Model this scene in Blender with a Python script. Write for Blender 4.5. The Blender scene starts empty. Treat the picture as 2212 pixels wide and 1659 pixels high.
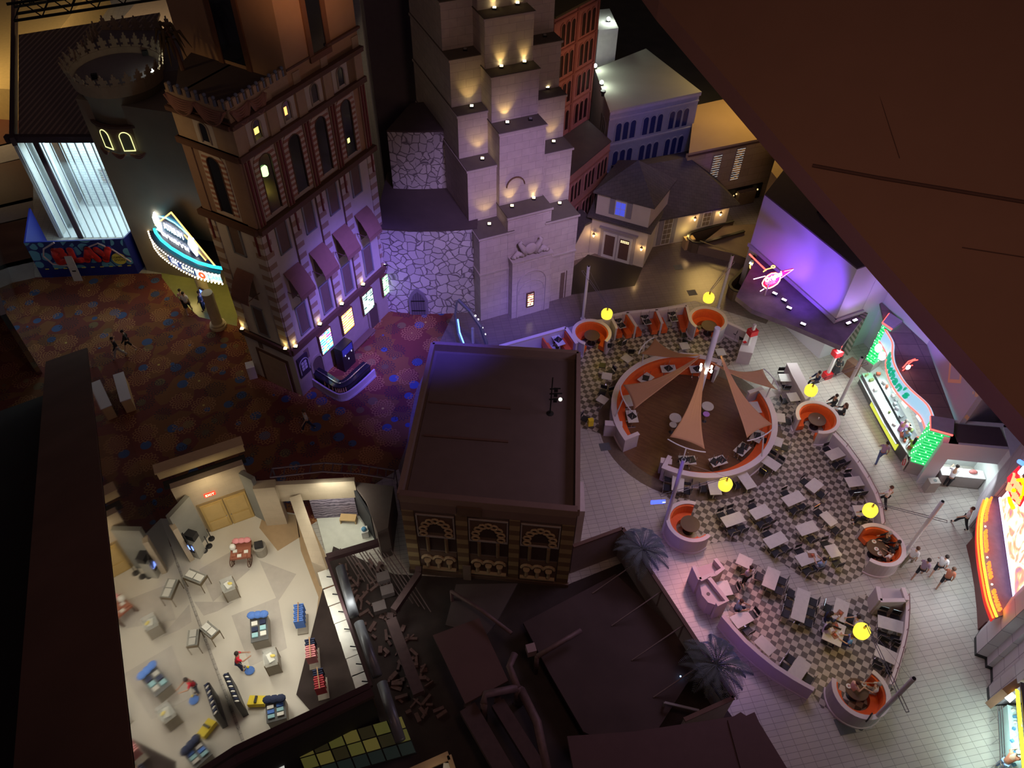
import bpy, bmesh, math, random
from mathutils import Vector, Matrix
from math import sin, cos, pi, radians, atan2, hypot
random.seed(7)
S = bpy.context.scene
COL = S.collection
# ---------------------------------------------------------------- camera
TILE = 0.29                     # one square of the chequered food court floor, metres
CAMH = 35.928                   # eye height above the atrium floor
FPX = 1684.17
M3 = Matrix(((0.999715984, -0.0238317116, 0.0), (0.0174701786, 0.732856167, -0.680159269), (0.0162093596, 0.679966093, 0.733064369)))
camd = bpy.data.cameras.new('camera'); cam = bpy.data.objects.new('camera', camd); COL.objects.link(cam)
camd.sensor_fit = 'HORIZONTAL'; camd.sensor_width = 36.0; camd.lens = FPX / 2212 * 36.0
camd.clip_start = 0.1; camd.clip_end = 400
cam.matrix_world = Matrix.Translation((0, 0, CAMH)) @ M3.to_4x4()
S.camera = cam
S.view_settings.view_transform = 'Standard'; S.view_settings.look = 'None'
S.view_settings.exposure = 0.0; S.view_settings.gamma = 1.0; S.view_settings.use_curve_mapping = False
S.cycles.use_light_tree = True
S.cycles.max_bounces = 5; S.cycles.diffuse_bounces = 2; S.cycles.glossy_bounces = 3
S.cycles.transmission_bounces = 3; S.cycles.transparent_max_bounces = 6
S.cycles.sample_clamp_indirect = 2.0; S.cycles.sample_clamp_direct = 20.0
S.cycles.use_denoising = True
# ---------------------------------------------------------------- world: dim warm haze of the closed atrium
w = bpy.data.worlds.new('atrium'); S.world = w; w.use_nodes = True
w.node_tree.nodes['Background'].inputs[0].default_value = (0.75, 0.52, 0.58, 1)
w.node_tree.nodes['Background'].inputs[1].default_value = 0.030

def G(px, py, z=0.0):
    """place in the atrium that lies under a point of the photograph at height z"""
    d = M3 @ Vector((px - 1106.0, -(py - 829.5), -FPX))
    t = (z - CAMH) / d.z
    return Vector((d.x * t, d.y * t, z))

def lamp(kind, loc, energy, color, target=None, size=0.3, spot=60, blend=0.6, size_y=None, name='lamp'):
    ld = bpy.data.lights.new(name, kind); ld.energy = energy; ld.color = color
    if kind == 'AREA':
        ld.size = size
        if size_y: ld.shape = 'RECTANGLE'; ld.size_y = size_y
    else: ld.shadow_soft_size = size
    if kind == 'SPOT': ld.spot_size = radians(spot); ld.spot_blend = blend
    o = bpy.data.objects.new(name, ld); COL.objects.link(o); o.location = loc
    if target is not None:
        o.rotation_euler = (Vector(target) - Vector(loc)).to_track_quat('-Z', 'Y').to_euler()
    return o
V3 = Vector
VIOLET = (0.20, 0.10, 1.0); LILAC = (0.62, 0.42, 1.0); WARM = (1.0, 0.66, 0.20); WHITE = (1.0, 0.93, 0.85); CYAN = (0.62, 0.95, 1.0)
# big colour floods hung under the atrium roof, and added fills without a fixture
lamp('SPOT', (3, 24, 27), 52000, (0.30, 0.18, 1.0), (-9, 36, 4), 1.2, 24, 0.9, name='violet_flood_tower')
lamp('SPOT', (6, 22, 27), 17000, (0.62, 0.40, 0.90), (0, 41, 7), 1.2, 34, 0.9, name='lilac_flood_temple')
lamp('SPOT', (-2, 26, 25), 24000, (0.10, 0.08, 1.0), (-5.0, 33.5, 0), 1.0, 26, 0.9, name='blue_flood_carpet')
lamp('SPOT', (2, 30, 16), 9000, (0.14, 0.12, 1.0), (1.0, 37.5, 0), 0.6, 30, 0.9, name='blue_flood_walkway')
lamp('SPOT', (4, 26, 24), 5000, (0.25, 0.18, 1.0), (-8, 41, 3), 1.0, 26, 0.9, name='violet_flood_stone_wall')
lamp('AREA', (12.5, 23.5, 13.5), 620, (0.80, 0.62, 0.98), (12.5, 23.5, 0), 6.0, name='food_court_fill')  # unseen area light added for the ambient lilac over the food court
lamp('SPOT', (12, 26, 12), 3600, (0.98, 0.36, 0.34), (10.5, 18.5, 0), 0.8, 30, 0.9, name='rose_fill_lane')  # unseen spot added to tint the lane tiles pink
lamp('SPOT', (19, 24, 11), 420, (0.70, 0.90, 1.0), (21.5, 15, 0), 1.5, 70, 0.9, name='cool_fill_aisle')  # unseen spot added for the cool spill of the shop fronts
lamp('SPOT', (-20, 30, 20), 500, (1.0, 0.55, 0.18), (-16, 37, 0), 0.8, 30, 0.9, name='amber_flood_carpet')
lamp('SPOT', (-4, 22, 27), 5200, (1.0, 0.45, 0.20), (-11, 40, 22), 1.0, 22, 0.8, name='amber_flood_upper_tower')
lamp('SPOT', (-30, 24, 24), 3000, (1.0, 0.62, 0.26), (-16, 36, 14), 1.0, 34, 0.9, name='amber_flood_tower_left')
lamp('SPOT', (12, 45, 18), 1500, (1.0, 0.42, 0.22), (3.5, 53, 10), 0.8, 50, 0.9, name='red_flood_brick')
lamp('SPOT', (12, 42, 17), 1500, (0.34, 0.28, 1.0), (10, 54, 6), 0.8, 60, 0.9, name='violet_flood_grey_house')
lamp('SPOT', (2, 36, 14), 900, (0.75, 0.62, 0.95), (8, 46, 2), 0.8, 60, 0.9, name='lilac_flood_cottage')
lamp('AREA', (18, 58.0, 12.0), 420, (1.0, 0.62, 0.18), (17.5, 54, 4), 3.0, name='amber_hall_wash')

# ---------------------------------------------------------------- materials
def newmat(name):
    m = bpy.data.materials.new(name); m.use_nodes = True
    return m, m.node_tree.nodes, m.node_tree.links, m.node_tree.nodes['Principled BSDF']
MATS = {}
def rgb(c): return (c[0], c[1], c[2], 1.0)
def mat(name, col, rough=0.6, metal=0.0, noise=0.12, nscale=3.0, spec=0.4):
    """plain painted / cast surface with a little procedural mottling"""
    if name in MATS: return MATS[name]
    m, N, L, B = newmat(name)
    B.inputs['Roughness'].default_value = rough; B.inputs['Metallic'].default_value = metal
    B.inputs['Specular IOR Level'].default_value = spec
    tc = N.new('ShaderNodeTexCoord'); nz = N.new('ShaderNodeTexNoise'); nz.inputs['Scale'].default_value = nscale; nz.inputs['Detail'].default_value = 3
    mx = N.new('ShaderNodeMix'); mx.data_type = 'RGBA'
    a = [max(0, x * (1 - noise)) for x in col]; b = [min(1, x * (1 + noise)) for x in col]
    mx.inputs[6].default_value = rgb(a); mx.inputs[7].default_value = rgb(b)
    L.new(tc.outputs['Object'], nz.inputs['Vector']); L.new(nz.outputs['Fac'], mx.inputs[0]); L.new(mx.outputs[2], B.inputs['Base Color'])
    MATS[name] = m; return m
def glow(name, col, strength):
    if name in MATS: return MATS[name]
    m, N, L, B = newmat(name)
    B.inputs['Base Color'].default_value = rgb([x * 0.3 for x in col]); B.inputs['Emission Color'].default_value = rgb(col); B.inputs['Emission Strength'].default_value = strength
    MATS[name] = m; return m
def glassmat(name, col=(0.9, 0.95, 1), alpha=0.2, rough=0.03):
    if name in MATS: return MATS[name]
    m, N, L, B = newmat(name)
    B.inputs['Base Color'].default_value = rgb(col); B.inputs['Roughness'].default_value = rough; B.inputs['Alpha'].default_value = alpha
    MATS[name] = m; return m
def nodes_uv(N, L, sx=1, sy=1, rot=0, obj=False, loc=(0, 0, 0)):
    tc = N.new('ShaderNodeTexCoord'); mp = N.new('ShaderNodeMapping'); mp.vector_type = 'POINT'
    mp.inputs['Scale'].default_value = (sx, sy, 1); mp.inputs['Rotation'].default_value = (0, 0, rot); mp.inputs['Location'].default_value = loc
    L.new(tc.outputs['Object' if obj else 'UV'], mp.inputs['Vector']); return mp
def mathn(N, L, op, a, b=None):
    n = N.new('ShaderNodeMath'); n.operation = op
    for i, v in enumerate((a, b)):
        if v is None: continue
        if isinstance(v, (int, float)): n.inputs[i].default_value = v
        else: L.new(v, n.inputs[i])
    return n.outputs[0]
def mixc(N, L, f, a, b):
    n = N.new('ShaderNodeMix'); n.data_type = 'RGBA'
    for i, v in ((0, f), (6, a), (7, b)):
        if isinstance(v, (int, float)): n.inputs[i].default_value = v
        elif isinstance(v, tuple): n.inputs[i].default_value = rgb(v)
        else: L.new(v, n.inputs[i])
    return n.outputs[2]
def brickmat(name, c1, c2, mortar, w=0.9, h=0.45, msize=0.012, rough=0.8, mottle=0.3, obj=False, rot=0, offset=0.5, sq=1.0, bump=0.0):
    if name in MATS: return MATS[name]
    m, N, L, B = newmat(name); B.inputs['Roughness'].default_value = rough
    mp = nodes_uv(N, L, 1, 1, rot, obj)
    bk = N.new('ShaderNodeTexBrick'); bk.offset = offset; bk.squash = sq
    bk.inputs['Color1'].default_value = rgb(c1); bk.inputs['Color2'].default_value = rgb(c2); bk.inputs['Mortar'].default_value = rgb(mortar)
    bk.inputs['Scale'].default_value = 1.0; bk.inputs['Mortar Size'].default_value = msize; bk.inputs['Brick Width'].default_value = w; bk.inputs['Row Height'].default_value = h
    bk.inputs['Mortar Smooth'].default_value = 0.3
    L.new(mp.outputs[0], bk.inputs['Vector'])
    nz = N.new('ShaderNodeTexNoise'); nz.inputs['Scale'].default_value = 2.5; nz.inputs['Detail'].default_value = 4; L.new(mp.outputs[0], nz.inputs['Vector'])
    mr = N.new('ShaderNodeMapRange'); mr.inputs[3].default_value = 1 - mottle; mr.inputs[4].default_value = 1 + mottle; L.new(nz.outputs['Fac'], mr.inputs[0])
    mul = N.new('ShaderNodeVectorMath'); mul.operation = 'SCALE'; L.new(bk.outputs['Color'], mul.inputs[0]); L.new(mr.outputs[0], mul.inputs['Scale'])
    L.new(mul.outputs[0], B.inputs['Base Color'])
    MATS[name] = m; return m
def stonemat(name, c1, c2, crack, scale=1.6):
    m, N, L, B = newmat(name); B.inputs['Roughness'].default_value = 0.85
    mp = nodes_uv(N, L)
    nz = N.new('ShaderNodeTexNoise'); nz.inputs['Scale'].default_value = 1.2; nz.inputs['Detail'].default_value = 2; L.new(mp.outputs[0], nz.inputs['Vector'])
    ad = N.new('ShaderNodeVectorMath'); ad.operation = 'MULTIPLY_ADD'; ad.inputs[1].default_value = (0.5, 0.5, 0); L.new(nz.outputs['Color'], ad.inputs[0]); L.new(mp.outputs[0], ad.inputs[2])
    v = N.new('ShaderNodeTexVoronoi'); v.feature = 'DISTANCE_TO_EDGE'; v.inputs['Scale'].default_value = scale; L.new(ad.outputs[0], v.inputs['Vector'])
    v2 = N.new('ShaderNodeTexVoronoi'); v2.inputs['Scale'].default_value = scale; L.new(ad.outputs[0], v2.inputs['Vector'])
    cr = N.new('ShaderNodeMapRange'); cr.inputs[1].default_value = 0.01; cr.inputs[2].default_value = 0.07; L.new(v.outputs['Distance'], cr.inputs[0])
    sp = N.new('ShaderNodeSeparateColor'); L.new(v2.outputs['Color'], sp.inputs[0])
    base = mixc(N, L, sp.outputs[0], c1, c2)
    L.new(mixc(N, L, cr.outputs[0], crack, base), B.inputs['Base Color'])
    bp = N.new('ShaderNodeBump'); bp.inputs['Strength'].default_value = 0.6; bp.inputs['Distance'].default_value = 0.05; L.new(cr.outputs[0], bp.inputs['Height']); L.new(bp.outputs[0], B.inputs['Normal'])
    MATS[name] = m; return m
def stripemat(name, c1, c2, period, axis=1, duty=0.5, rough=0.7, rot=0, obj=False):
    m, N, L, B = newmat(name); B.inputs['Roughness'].default_value = rough
    mp = nodes_uv(N, L, 1, 1, rot, obj); sx = N.new('ShaderNodeSeparateXYZ'); L.new(mp.outputs[0], sx.inputs[0])
    q = mathn(N, L, 'DIVIDE', sx.outputs[axis], period); q = mathn(N, L, 'FRACT', q); q = mathn(N, L, 'GREATER_THAN', q, duty)
    L.new(mixc(N, L, q, c1, c2), B.inputs['Base Color'])
    MATS[name] = m; return m
def checkermat():
    m, N, L, B = newmat('checker_tiles'); B.inputs['Roughness'].default_value = 0.45
    yaw = -0.56113
    tc = N.new('ShaderNodeTexCoord'); vr = N.new('ShaderNodeVectorRotate'); vr.rotation_type = 'Z_AXIS'; vr.inputs['Angle'].default_value = -yaw
    L.new(tc.outputs['Object'], vr.inputs['Vector'])
    sx = N.new('ShaderNodeSeparateXYZ'); L.new(vr.outputs[0], sx.inputs[0])
    u = mathn(N, L, 'ADD', mathn(N, L, 'DIVIDE', sx.outputs[0], TILE), -1.1287 + 0.5)
    v = mathn(N, L, 'ADD', mathn(N, L, 'DIVIDE', sx.outputs[1], -TILE), 77.2575 + 0.5)
    fu = mathn(N, L, 'FLOOR', u); fv = mathn(N, L, 'FLOOR', v)
    par = mathn(N, L, 'FRACT', mathn(N, L, 'MULTIPLY', mathn(N, L, 'ADD', fu, fv), 0.5)); par = mathn(N, L, 'GREATER_THAN', par, 0.25)
    cb = N.new('ShaderNodeCombineXYZ'); L.new(fu, cb.inputs[0]); L.new(fv, cb.inputs[1])
    wn = N.new('ShaderNodeTexWhiteNoise'); L.new(cb.outputs[0], wn.inputs['Vector'])
    lt = mixc(N, L, wn.outputs['Value'], (0.42, 0.37, 0.31), (0.52, 0.47, 0.41)); dk = mixc(N, L, wn.outputs['Value'], (0.10, 0.085, 0.075), (0.14, 0.115, 0.095))
    L.new(mixc(N, L, par, lt, dk), B.inputs['Base Color'])
    MATS['checker'] = m; return m
def carpetmat():
    m, N, L, B = newmat('carpet'); B.inputs['Roughness'].default_value = 0.95
    tc = N.new('ShaderNodeTexCoord'); mp = N.new('ShaderNodeMapping'); mp.inputs['Scale'].default_value = (0.62, 0.62, 0); mp.inputs['Rotation'].default_value = (0, 0, 0.45); L.new(tc.outputs['Object'], mp.inputs['Vector'])
    v = N.new('ShaderNodeTexVoronoi'); v.inputs['Scale'].default_value = 1.0; v.inputs['Randomness'].default_value = 0.35; L.new(mp.outputs[0], v.inputs['Vector'])
    # vector from the medallion centre: angle and radius
    df = N.new('ShaderNodeVectorMath'); df.operation = 'SUBTRACT'; L.new(mp.outputs[0], df.inputs[0]); L.new(v.outputs['Position'], df.inputs[1])
    sx = N.new('ShaderNodeSeparateXYZ'); L.new(df.outputs[0], sx.inputs[0])
    ang = mathn(N, L, 'ARCTAN2', sx.outputs[1], sx.outputs[0]); r = v.outputs['Distance']
    a1 = mathn(N, L, 'SINE', mathn(N, L, 'ADD', mathn(N, L, 'MULTIPLY', ang, 14), mathn(N, L, 'MULTIPLY', r, 42)))
    a2 = mathn(N, L, 'SINE', mathn(N, L, 'SUBTRACT', mathn(N, L, 'MULTIPLY', ang, 14), mathn(N, L, 'MULTIPLY', r, 42)))
    ln = mathn(N, L, 'MAXIMUM', mathn(N, L, 'GREATER_THAN', a1, 0.86), mathn(N, L, 'GREATER_THAN', a2, 0.86))
    ins = mathn(N, L, 'MULTIPLY', ln, mathn(N, L, 'LESS_THAN', r, 0.46))
    sc = N.new('ShaderNodeSeparateColor'); L.new(v.outputs['Color'], sc.inputs[0])
    n2 = N.new('ShaderNodeTexVoronoi'); n2.inputs['Scale'].default_value = 1.7; n2.inputs['Randomness'].default_value = 0.7; L.new(mp.outputs[0], n2.inputs['Vector'])
    s2 = N.new('ShaderNodeSeparateColor'); L.new(n2.outputs['Color'], s2.inputs[0])
    base = mixc(N, L, mathn(N, L, 'GREATER_THAN', s2.outputs[0], 0.55), (0.16, 0.035, 0.025), (0.20, 0.075, 0.025))
    isb = mathn(N, L, 'MULTIPLY', mathn(N, L, 'GREATER_THAN', s2.outputs[1], 0.62), mathn(N, L, 'LESS_THAN', n2.outputs['Distance'], 0.36))
    base = mixc(N, L, isb, base, (0.05, 0.09, 0.22))
    ist = mathn(N, L, 'MULTIPLY', mathn(N, L, 'LESS_THAN', s2.outputs[1], 0.22), mathn(N, L, 'LESS_THAN', n2.outputs['Distance'], 0.33))
    base = mixc(N, L, ist, base, (0.17, 0.11, 0.05))
    isd = mathn(N, L, 'GREATER_THAN', sc.outputs[2], 0.5)
    lc = mixc(N, L, isd, (0.42, 0.20, 0.08), (0.03, 0.02, 0.03))
    base = mixc(N, L, ins, base, lc)
    base = mixc(N, L, mathn(N, L, 'LESS_THAN', r, 0.05), base, (0.55, 0.40, 0.10))
    L.new(base, B.inputs['Base Color']); MATS['carpet'] = m; return m

# ---------------------------------------------------------------- mesh builder
class MB:
    def __init__(s): s.v = []; s.f = []
    def add(s, vs, fs):
        o = len(s.v); s.v += [Vector(x) for x in vs]; s.f += [tuple(i + o for i in q) for q in fs]; return s
    def quad(s, a, b, c, d): return s.add([a, b, c, d], [(0, 1, 2, 3)])
    def prism(s, pts, z0, z1):
        """closed outline in plan, from z0 to z1 (z1 may be a list)"""
        n = len(pts); p = [(q[0], q[1]) for q in pts]
        ar = sum(p[i][0] * p[(i + 1) % n][1] - p[(i + 1) % n][0] * p[i][1] for i in range(n))
        zt = z1 if isinstance(z1, (list, tuple)) else [z1] * n
        if ar < 0: p = p[::-1]; zt = list(zt)[::-1]
        return s.add([(x, y, z0) for x, y in p] + [(x, y, zt[i]) for i, (x, y) in enumerate(p)],
                     [tuple(range(n))[::-1], tuple(range(n, 2 * n))] + [(i, (i + 1) % n, n + (i + 1) % n, n + i) for i in range(n)])
    def box(s, c, sz, rz=0.0):
        cx, cy, cz = c; x, y, z = [k / 2 for k in sz]; ca, sa = cos(rz), sin(rz)
        pts = [(cx + a * x * ca - b * y * sa, cy + a * x * sa + b * y * ca) for a, b in ((-1, -1), (1, -1), (1, 1), (-1, 1))]
        return s.prism(pts, cz - z, cz + z)
    def bar(s, a, b, w, h=None, up=(0, 0, 1)):
        a = Vector(a); b = Vector(b); h = h or w; d = (b - a).normalized(); u = Vector(up)
        if abs(d.dot(u)) > 0.98: u = Vector((1, 0, 0))
        x = d.cross(u).normalized() * w / 2; y = x.cross(d).normalized() * h / 2
        vs = [a - x - y, a + x - y, a + x + y, a - x + y, b - x - y, b + x - y, b + x + y, b - x + y]
        return s.add(vs, [(3, 2, 1, 0), (4, 5, 6, 7), (0, 1, 5, 4), (1, 2, 6, 5), (2, 3, 7, 6), (3, 0, 4, 7)])
    def tube(s, pts, r, n=8, cap=True):
        pts = [Vector(p) for p in pts]; rs = r if isinstance(r, (list, tuple)) else [r] * len(pts); o = len(s.v); prev = None
        for i, p in enumerate(pts):
            d = (pts[min(i + 1, len(pts) - 1)] - pts[max(i - 1, 0)]).normalized()
            if prev is None:
                u = Vector((0, 0, 1)) if abs(d.z) < 0.9 else Vector((1, 0, 0)); x = d.cross(u).normalized()
            else: x = (prev - d * prev.dot(d)).normalized()
            prev = x; y = d.cross(x)
            s.v += [p + (x * cos(2 * pi * k / n) + y * sin(2 * pi * k / n)) * rs[i] for k in range(n)]
        for i in range(len(pts) - 1):
            for k in range(n):
                a = o + i * n + k; b = o + i * n + (k + 1) % n; s.f.append((a, b, b + n, a + n))
        if cap: s.f.append(tuple(range(o, o + n))[::-1]); e = o + (len(pts) - 1) * n; s.f.append(tuple(range(e, e + n)))
        return s
    def lathe(s, prof, c=(0, 0, 0), n=24, cap=True):
        c = Vector(c); o = len(s.v)
        for r, z in prof: s.v += [c + Vector((r * cos(2 * pi * k / n), r * sin(2 * pi * k / n), z)) for k in range(n)]
        for i in range(len(prof) - 1):
            for k in range(n):
                a = o + i * n + k; b = o + i * n + (k + 1) % n; s.f.append((a, b, b + n, a + n))
        if cap: s.f.append(tuple(range(o, o + n))[::-1]); e = o + (len(prof) - 1) * n; s.f.append(tuple(range(e, e + n)))
        return s
    def ball(s, c, r, n=10, sc=(1, 1, 1)):
        pr = [(max(1e-4, r * sin(pi * i / (n - 1))), -r * cos(pi * i / (n - 1))) for i in range(n)]
        o = len(s.v); s.lathe(pr, (0, 0, 0), n + 2, cap=False)
        for i in range(o, len(s.v)): q = s.v[i]; s.v[i] = Vector((q.x * sc[0] + c[0], q.y * sc[1] + c[1], q.z * sc[2] + c[2]))
        return s
    def arcwall(s, c, r0, r1, a0, a1, z0, z1, n=24):
        """curved solid wall between two radii, angles in degrees"""
        o = len(s.v); st = n + 1
        for i in range(st):
            a = radians(a0 + (a1 - a0) * i / n); ca, sa = cos(a), sin(a)
            s.v += [Vector((c[0] + r0 * ca, c[1] + r0 * sa, z0)), Vector((c[0] + r1 * ca, c[1] + r1 * sa, z0)), Vector((c[0] + r1 * ca, c[1] + r1 * sa, z1)), Vector((c[0] + r0 * ca, c[1] + r0 * sa, z1))]
        for i in range(n):
            for k in range(4):
                a = o + i * 4 + k; b = o + i * 4 + (k + 1) % 4; s.f.append((a, b, b + 4, a + 4))
        s.f.append((o + 3, o + 2, o + 1, o)); e = o + n * 4; s.f.append((e, e + 1, e + 2, e + 3)); return s
    def pathwall(s, pts, t, z0, z1):
        """wall of thickness t along a plan path"""
        pts = [Vector((p[0], p[1])) for p in pts]; l = []; r = []
        for i, p in enumerate(pts):
            d = (pts[min(i + 1, len(pts) - 1)] - pts[max(i - 1, 0)]).normalized(); n = Vector((-d.y, d.x)) * t / 2
            l.append(p + n); r.append(p - n)
        zz = z1 if isinstance(z1, (list, tuple)) else [z1] * len(pts); o = len(s.v)
        for i in range(len(pts)): s.v += [Vector((l[i].x, l[i].y, z0)), Vector((r[i].x, r[i].y, z0)), Vector((r[i].x, r[i].y, zz[i])), Vector((l[i].x, l[i].y, zz[i]))]
        for i in range(len(pts) - 1):
            for k in range(4):
                a = o + i * 4 + k; b = o + i * 4 + (k + 1) % 4; s.f.append((a, b, b + 4, a + 4))
        s.f.append((o + 3, o + 2, o + 1, o)); e = o + (len(pts) - 1) * 4; s.f.append((e, e + 1, e + 2, e + 3)); return s
    def build(s, name, m, parent=None, smooth=False, fixn=True):
        me = bpy.data.meshes.new(name); vs = s.v
        if parent is not None and isinstance(parent, Thing): inv = parent.mw.inverted(); vs = [inv @ v for v in vs]
        me.from_pydata([tuple(v) for v in vs], [], s.f); me.update()
        if fixn:
            bm = bmesh.new(); bm.from_mesh(me); bmesh.ops.recalc_face_normals(bm, faces=bm.faces); bm.to_mesh(me); bm.free()
        uv = me.uv_layers.new(name='UVMap').data
        for p in me.polygons:
            n = p.normal
            if abs(n.z) > 0.6:
                for li in p.loop_indices: c = me.vertices[me.loops[li].vertex_index].co; uv[li].uv = (c.x, c.y)
            else:
                tl = math.hypot(n.x, n.y) or 1; tx, ty = -n.y / tl, n.x / tl
                for li in p.loop_indices: c = me.vertices[me.loops[li].vertex_index].co; uv[li].uv = (c.x * tx + c.y * ty, c.z)
        if smooth:
            for p in me.polygons: p.use_smooth = True
        me.materials.append(m)
        o = bpy.data.objects.new(name, me); COL.objects.link(o)
        if parent is not None: o.parent = parent.o if isinstance(parent, Thing) else parent
        return o
def tag(o, label=None, cat=None, group=None, kind=None):
    if isinstance(o, Thing): o = o.o
    if label: o['label'] = label
    if cat: o['category'] = cat
    if group: o['group'] = group
    if kind: o['kind'] = kind
    return o
class Thing:
    """an empty at the base of a thing; parts are built in world coordinates"""
    def __init__(s, name, label, cat, loc=(0, 0, 0), rz=0.0, group=None, kind=None):
        s.o = bpy.data.objects.new(name, None); COL.objects.link(s.o); s.o.location = loc; s.o.rotation_euler = (0, 0, rz); s.o.empty_display_size = 0.2
        s.mw = Matrix.Translation(Vector(loc)) @ Matrix.Rotation(rz, 4, 'Z'); tag(s.o, label, cat, group, kind)
    def part(s, name, mb, m, smooth=False, sub=None, label=None):
        """a part, or with sub= a part of that part (mesh kept in the thing's frame)"""
        o = mb.build(name, m, s, smooth)
        if sub is not None: o.parent = sub
        if label: o['label'] = label
        return o
def single(name, mb, m, label, cat, group=None, smooth=False): return tag(mb.build(name, m, None, smooth), label, cat, group)
def struct(name, mb, m, smooth=False): return tag(mb.build(name, m, None, smooth), kind='structure')
def dup(root, loc, rz=0.0, label=None, group=None, scale=None):
    if isinstance(root, Thing): root = root.o
    def cp(o, par):
        c = o.copy(); COL.objects.link(c)
        if par: c.parent = par
        for ch in list(kids[o.name]): cp(ch, c)
        return c
    kids = {}
    def walk(o):
        kids[o.name] = list(o.children)
        for c in o.children: walk(c)
    walk(root)
    r = cp(root, None); r.location = loc; r.rotation_euler = (0, 0, rz)
    if scale: r.scale = scale
    if label: r['label'] = label
    if group: r['group'] = group
    return r
class Face:
    """vertical facade: u along it from a, z up, d outwards"""
    def __init__(s, a, d):
        s.a = Vector((a[0], a[1], 0)); s.d = Vector((d[0], d[1], 0)).normalized(); s.n = Vector((s.d.y, -s.d.x, 0))
    def p(s, u, z, d=0.0): return s.a + s.d * u + s.n * d + Vector((0, 0, z))
    def box(s, mb, u0, u1, z0, z1, d0=0.0, d1=0.1):
        P = s.p; vs = [P(u0, z0, d0), P(u1, z0, d0), P(u1, z0, d1), P(u0, z0, d1), P(u0, z1, d0), P(u1, z1, d0), P(u1, z1, d1), P(u0, z1, d1)]
        return mb.add(vs, [(0, 1, 2, 3), (7, 6, 5, 4), (0, 4, 5, 1), (1, 5, 6, 2), (2, 6, 7, 3), (3, 7, 4, 0)])
    def shape(s, mb, uz, d0, d1):
        """extruded outline in the facade plane"""
        n = len(uz); vs = [s.p(u, z, d0) for u, z in uz] + [s.p(u, z, d1) for u, z in uz]
        return mb.add(vs, [tuple(range(n))[::-1], tuple(range(n, 2 * n))] + [(i, (i + 1) % n, n + (i + 1) % n, n + i) for i in range(n)])
    def ring(s, mb, inner, outer, d0, d1):
        """frame between two outlines of equal length (open at the bottom ends)"""
        n = len(inner); vs = [s.p(*q, d0) for q in inner] + [s.p(*q, d1) for q in inner] + [s.p(*q, d0) for q in outer] + [s.p(*q, d1) for q in outer]
        fs = []
        for i in range(n - 1):
            j = i + 1; fs += [(i, j, n + j, n + i), (2 * n + j, 2 * n + i, 3 * n + i, 3 * n + j), (n + i, n + j, 3 * n + j, 3 * n + i)]
        fs += [(0, n, 3 * n, 2 * n), (n - 1, 3 * n - 1, 4 * n - 1, 2 * n - 1)]
        return mb.add(vs, fs)
def archpts(uc, w, z0, z1, n=10, e=0.0):
    """outline of a round headed opening: width w, springing so that the crown is at z1"""
    r = w / 2; zs = z1 - r
    return [(uc - r - e, z0)] + [(uc - (r + e) * cos(pi * i / n), zs + (r + e) * sin(pi * i / n)) for i in range(n + 1)] + [(uc + r + e, z0)]
def textmesh(txt, size=1.0, depth=0.02, bevel=0.0, spacing=1.0, align='CENTER'):
    cu = bpy.data.curves.new('t', 'FONT'); cu.body = txt; cu.size = size; cu.extrude = depth; cu.bevel_depth = bevel; cu.align_x = align; cu.align_y = 'CENTER'; cu.space_character = spacing; cu.resolution_u = 3
    o = bpy.data.objects.new('t', cu); COL.objects.link(o)
    dg = bpy.context.evaluated_depsgraph_get(); me = o.evaluated_get(dg).to_mesh(); mb = MB()
    mb.add([v.co.copy() for v in me.vertices], [tuple(p.vertices) for p in me.polygons])
    o.evaluated_get(dg).to_mesh_clear(); bpy.data.objects.remove(o); bpy.data.curves.remove(cu); return mb
def text_on(F, txt, u, z, size, d, depth=0.02, sx=1.0, bold=0.0, rot=0.0, slant=0.0, flip=False):
    """lettering standing on a facade at (u, z)"""
    t = textmesh(txt, size, depth, bold); out = MB(); out.f = t.f
    for v in t.v:
        x = v.x * sx + v.y * slant; y = v.y; x, y = x * cos(rot) - y * sin(rot), x * sin(rot) + y * cos(rot)
        if flip: x = -x
        out.v.append(F.p(u + x, z + y, d + v.z))
    return out
# ================================================================ FLOORS
checkermat(); carpetmat()
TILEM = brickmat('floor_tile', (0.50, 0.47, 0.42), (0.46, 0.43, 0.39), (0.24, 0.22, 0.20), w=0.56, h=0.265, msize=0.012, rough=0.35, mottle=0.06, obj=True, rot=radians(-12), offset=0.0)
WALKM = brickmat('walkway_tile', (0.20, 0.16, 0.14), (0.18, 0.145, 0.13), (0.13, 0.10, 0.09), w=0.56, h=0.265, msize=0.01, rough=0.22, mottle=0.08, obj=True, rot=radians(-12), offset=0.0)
def slab(name, pts, z, m, thick=0.004, kind='structure'):
    mb = MB(); mb.prism(pts, z - thick, z); o = mb.build(name, m); tag(o, kind=kind); return o
def GP(l, z=0.0): return [G(x, y, z) for x, y in l]
slab('floor', [(-75, -5), (60, -5), (60, 130), (-75, 130)], 0.0, TILEM, 0.3)
slab('floor_carpet', GP([(-200, 560), (60, 600), (300, 590), (560, 600), (840, 655), (985, 668), (958, 722), (925, 790), (900, 840), (887, 900), (880, 960), (866, 1010), (600, 1180), (300, 1180), (-150, 950)]), 0.005, MATS['carpet'])
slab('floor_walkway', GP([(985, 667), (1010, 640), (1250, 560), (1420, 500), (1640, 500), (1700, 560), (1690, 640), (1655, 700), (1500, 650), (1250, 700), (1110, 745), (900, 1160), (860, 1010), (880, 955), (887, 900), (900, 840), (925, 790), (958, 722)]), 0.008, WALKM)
slab('floor_doormat', GP([(1231, 637), (1237, 578), (1270, 550), (1388, 579), (1371, 618)]), 0.016, mat('dark_boards', (0.035, 0.028, 0.022), 0.5))
CK = MATS['checker']
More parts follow.
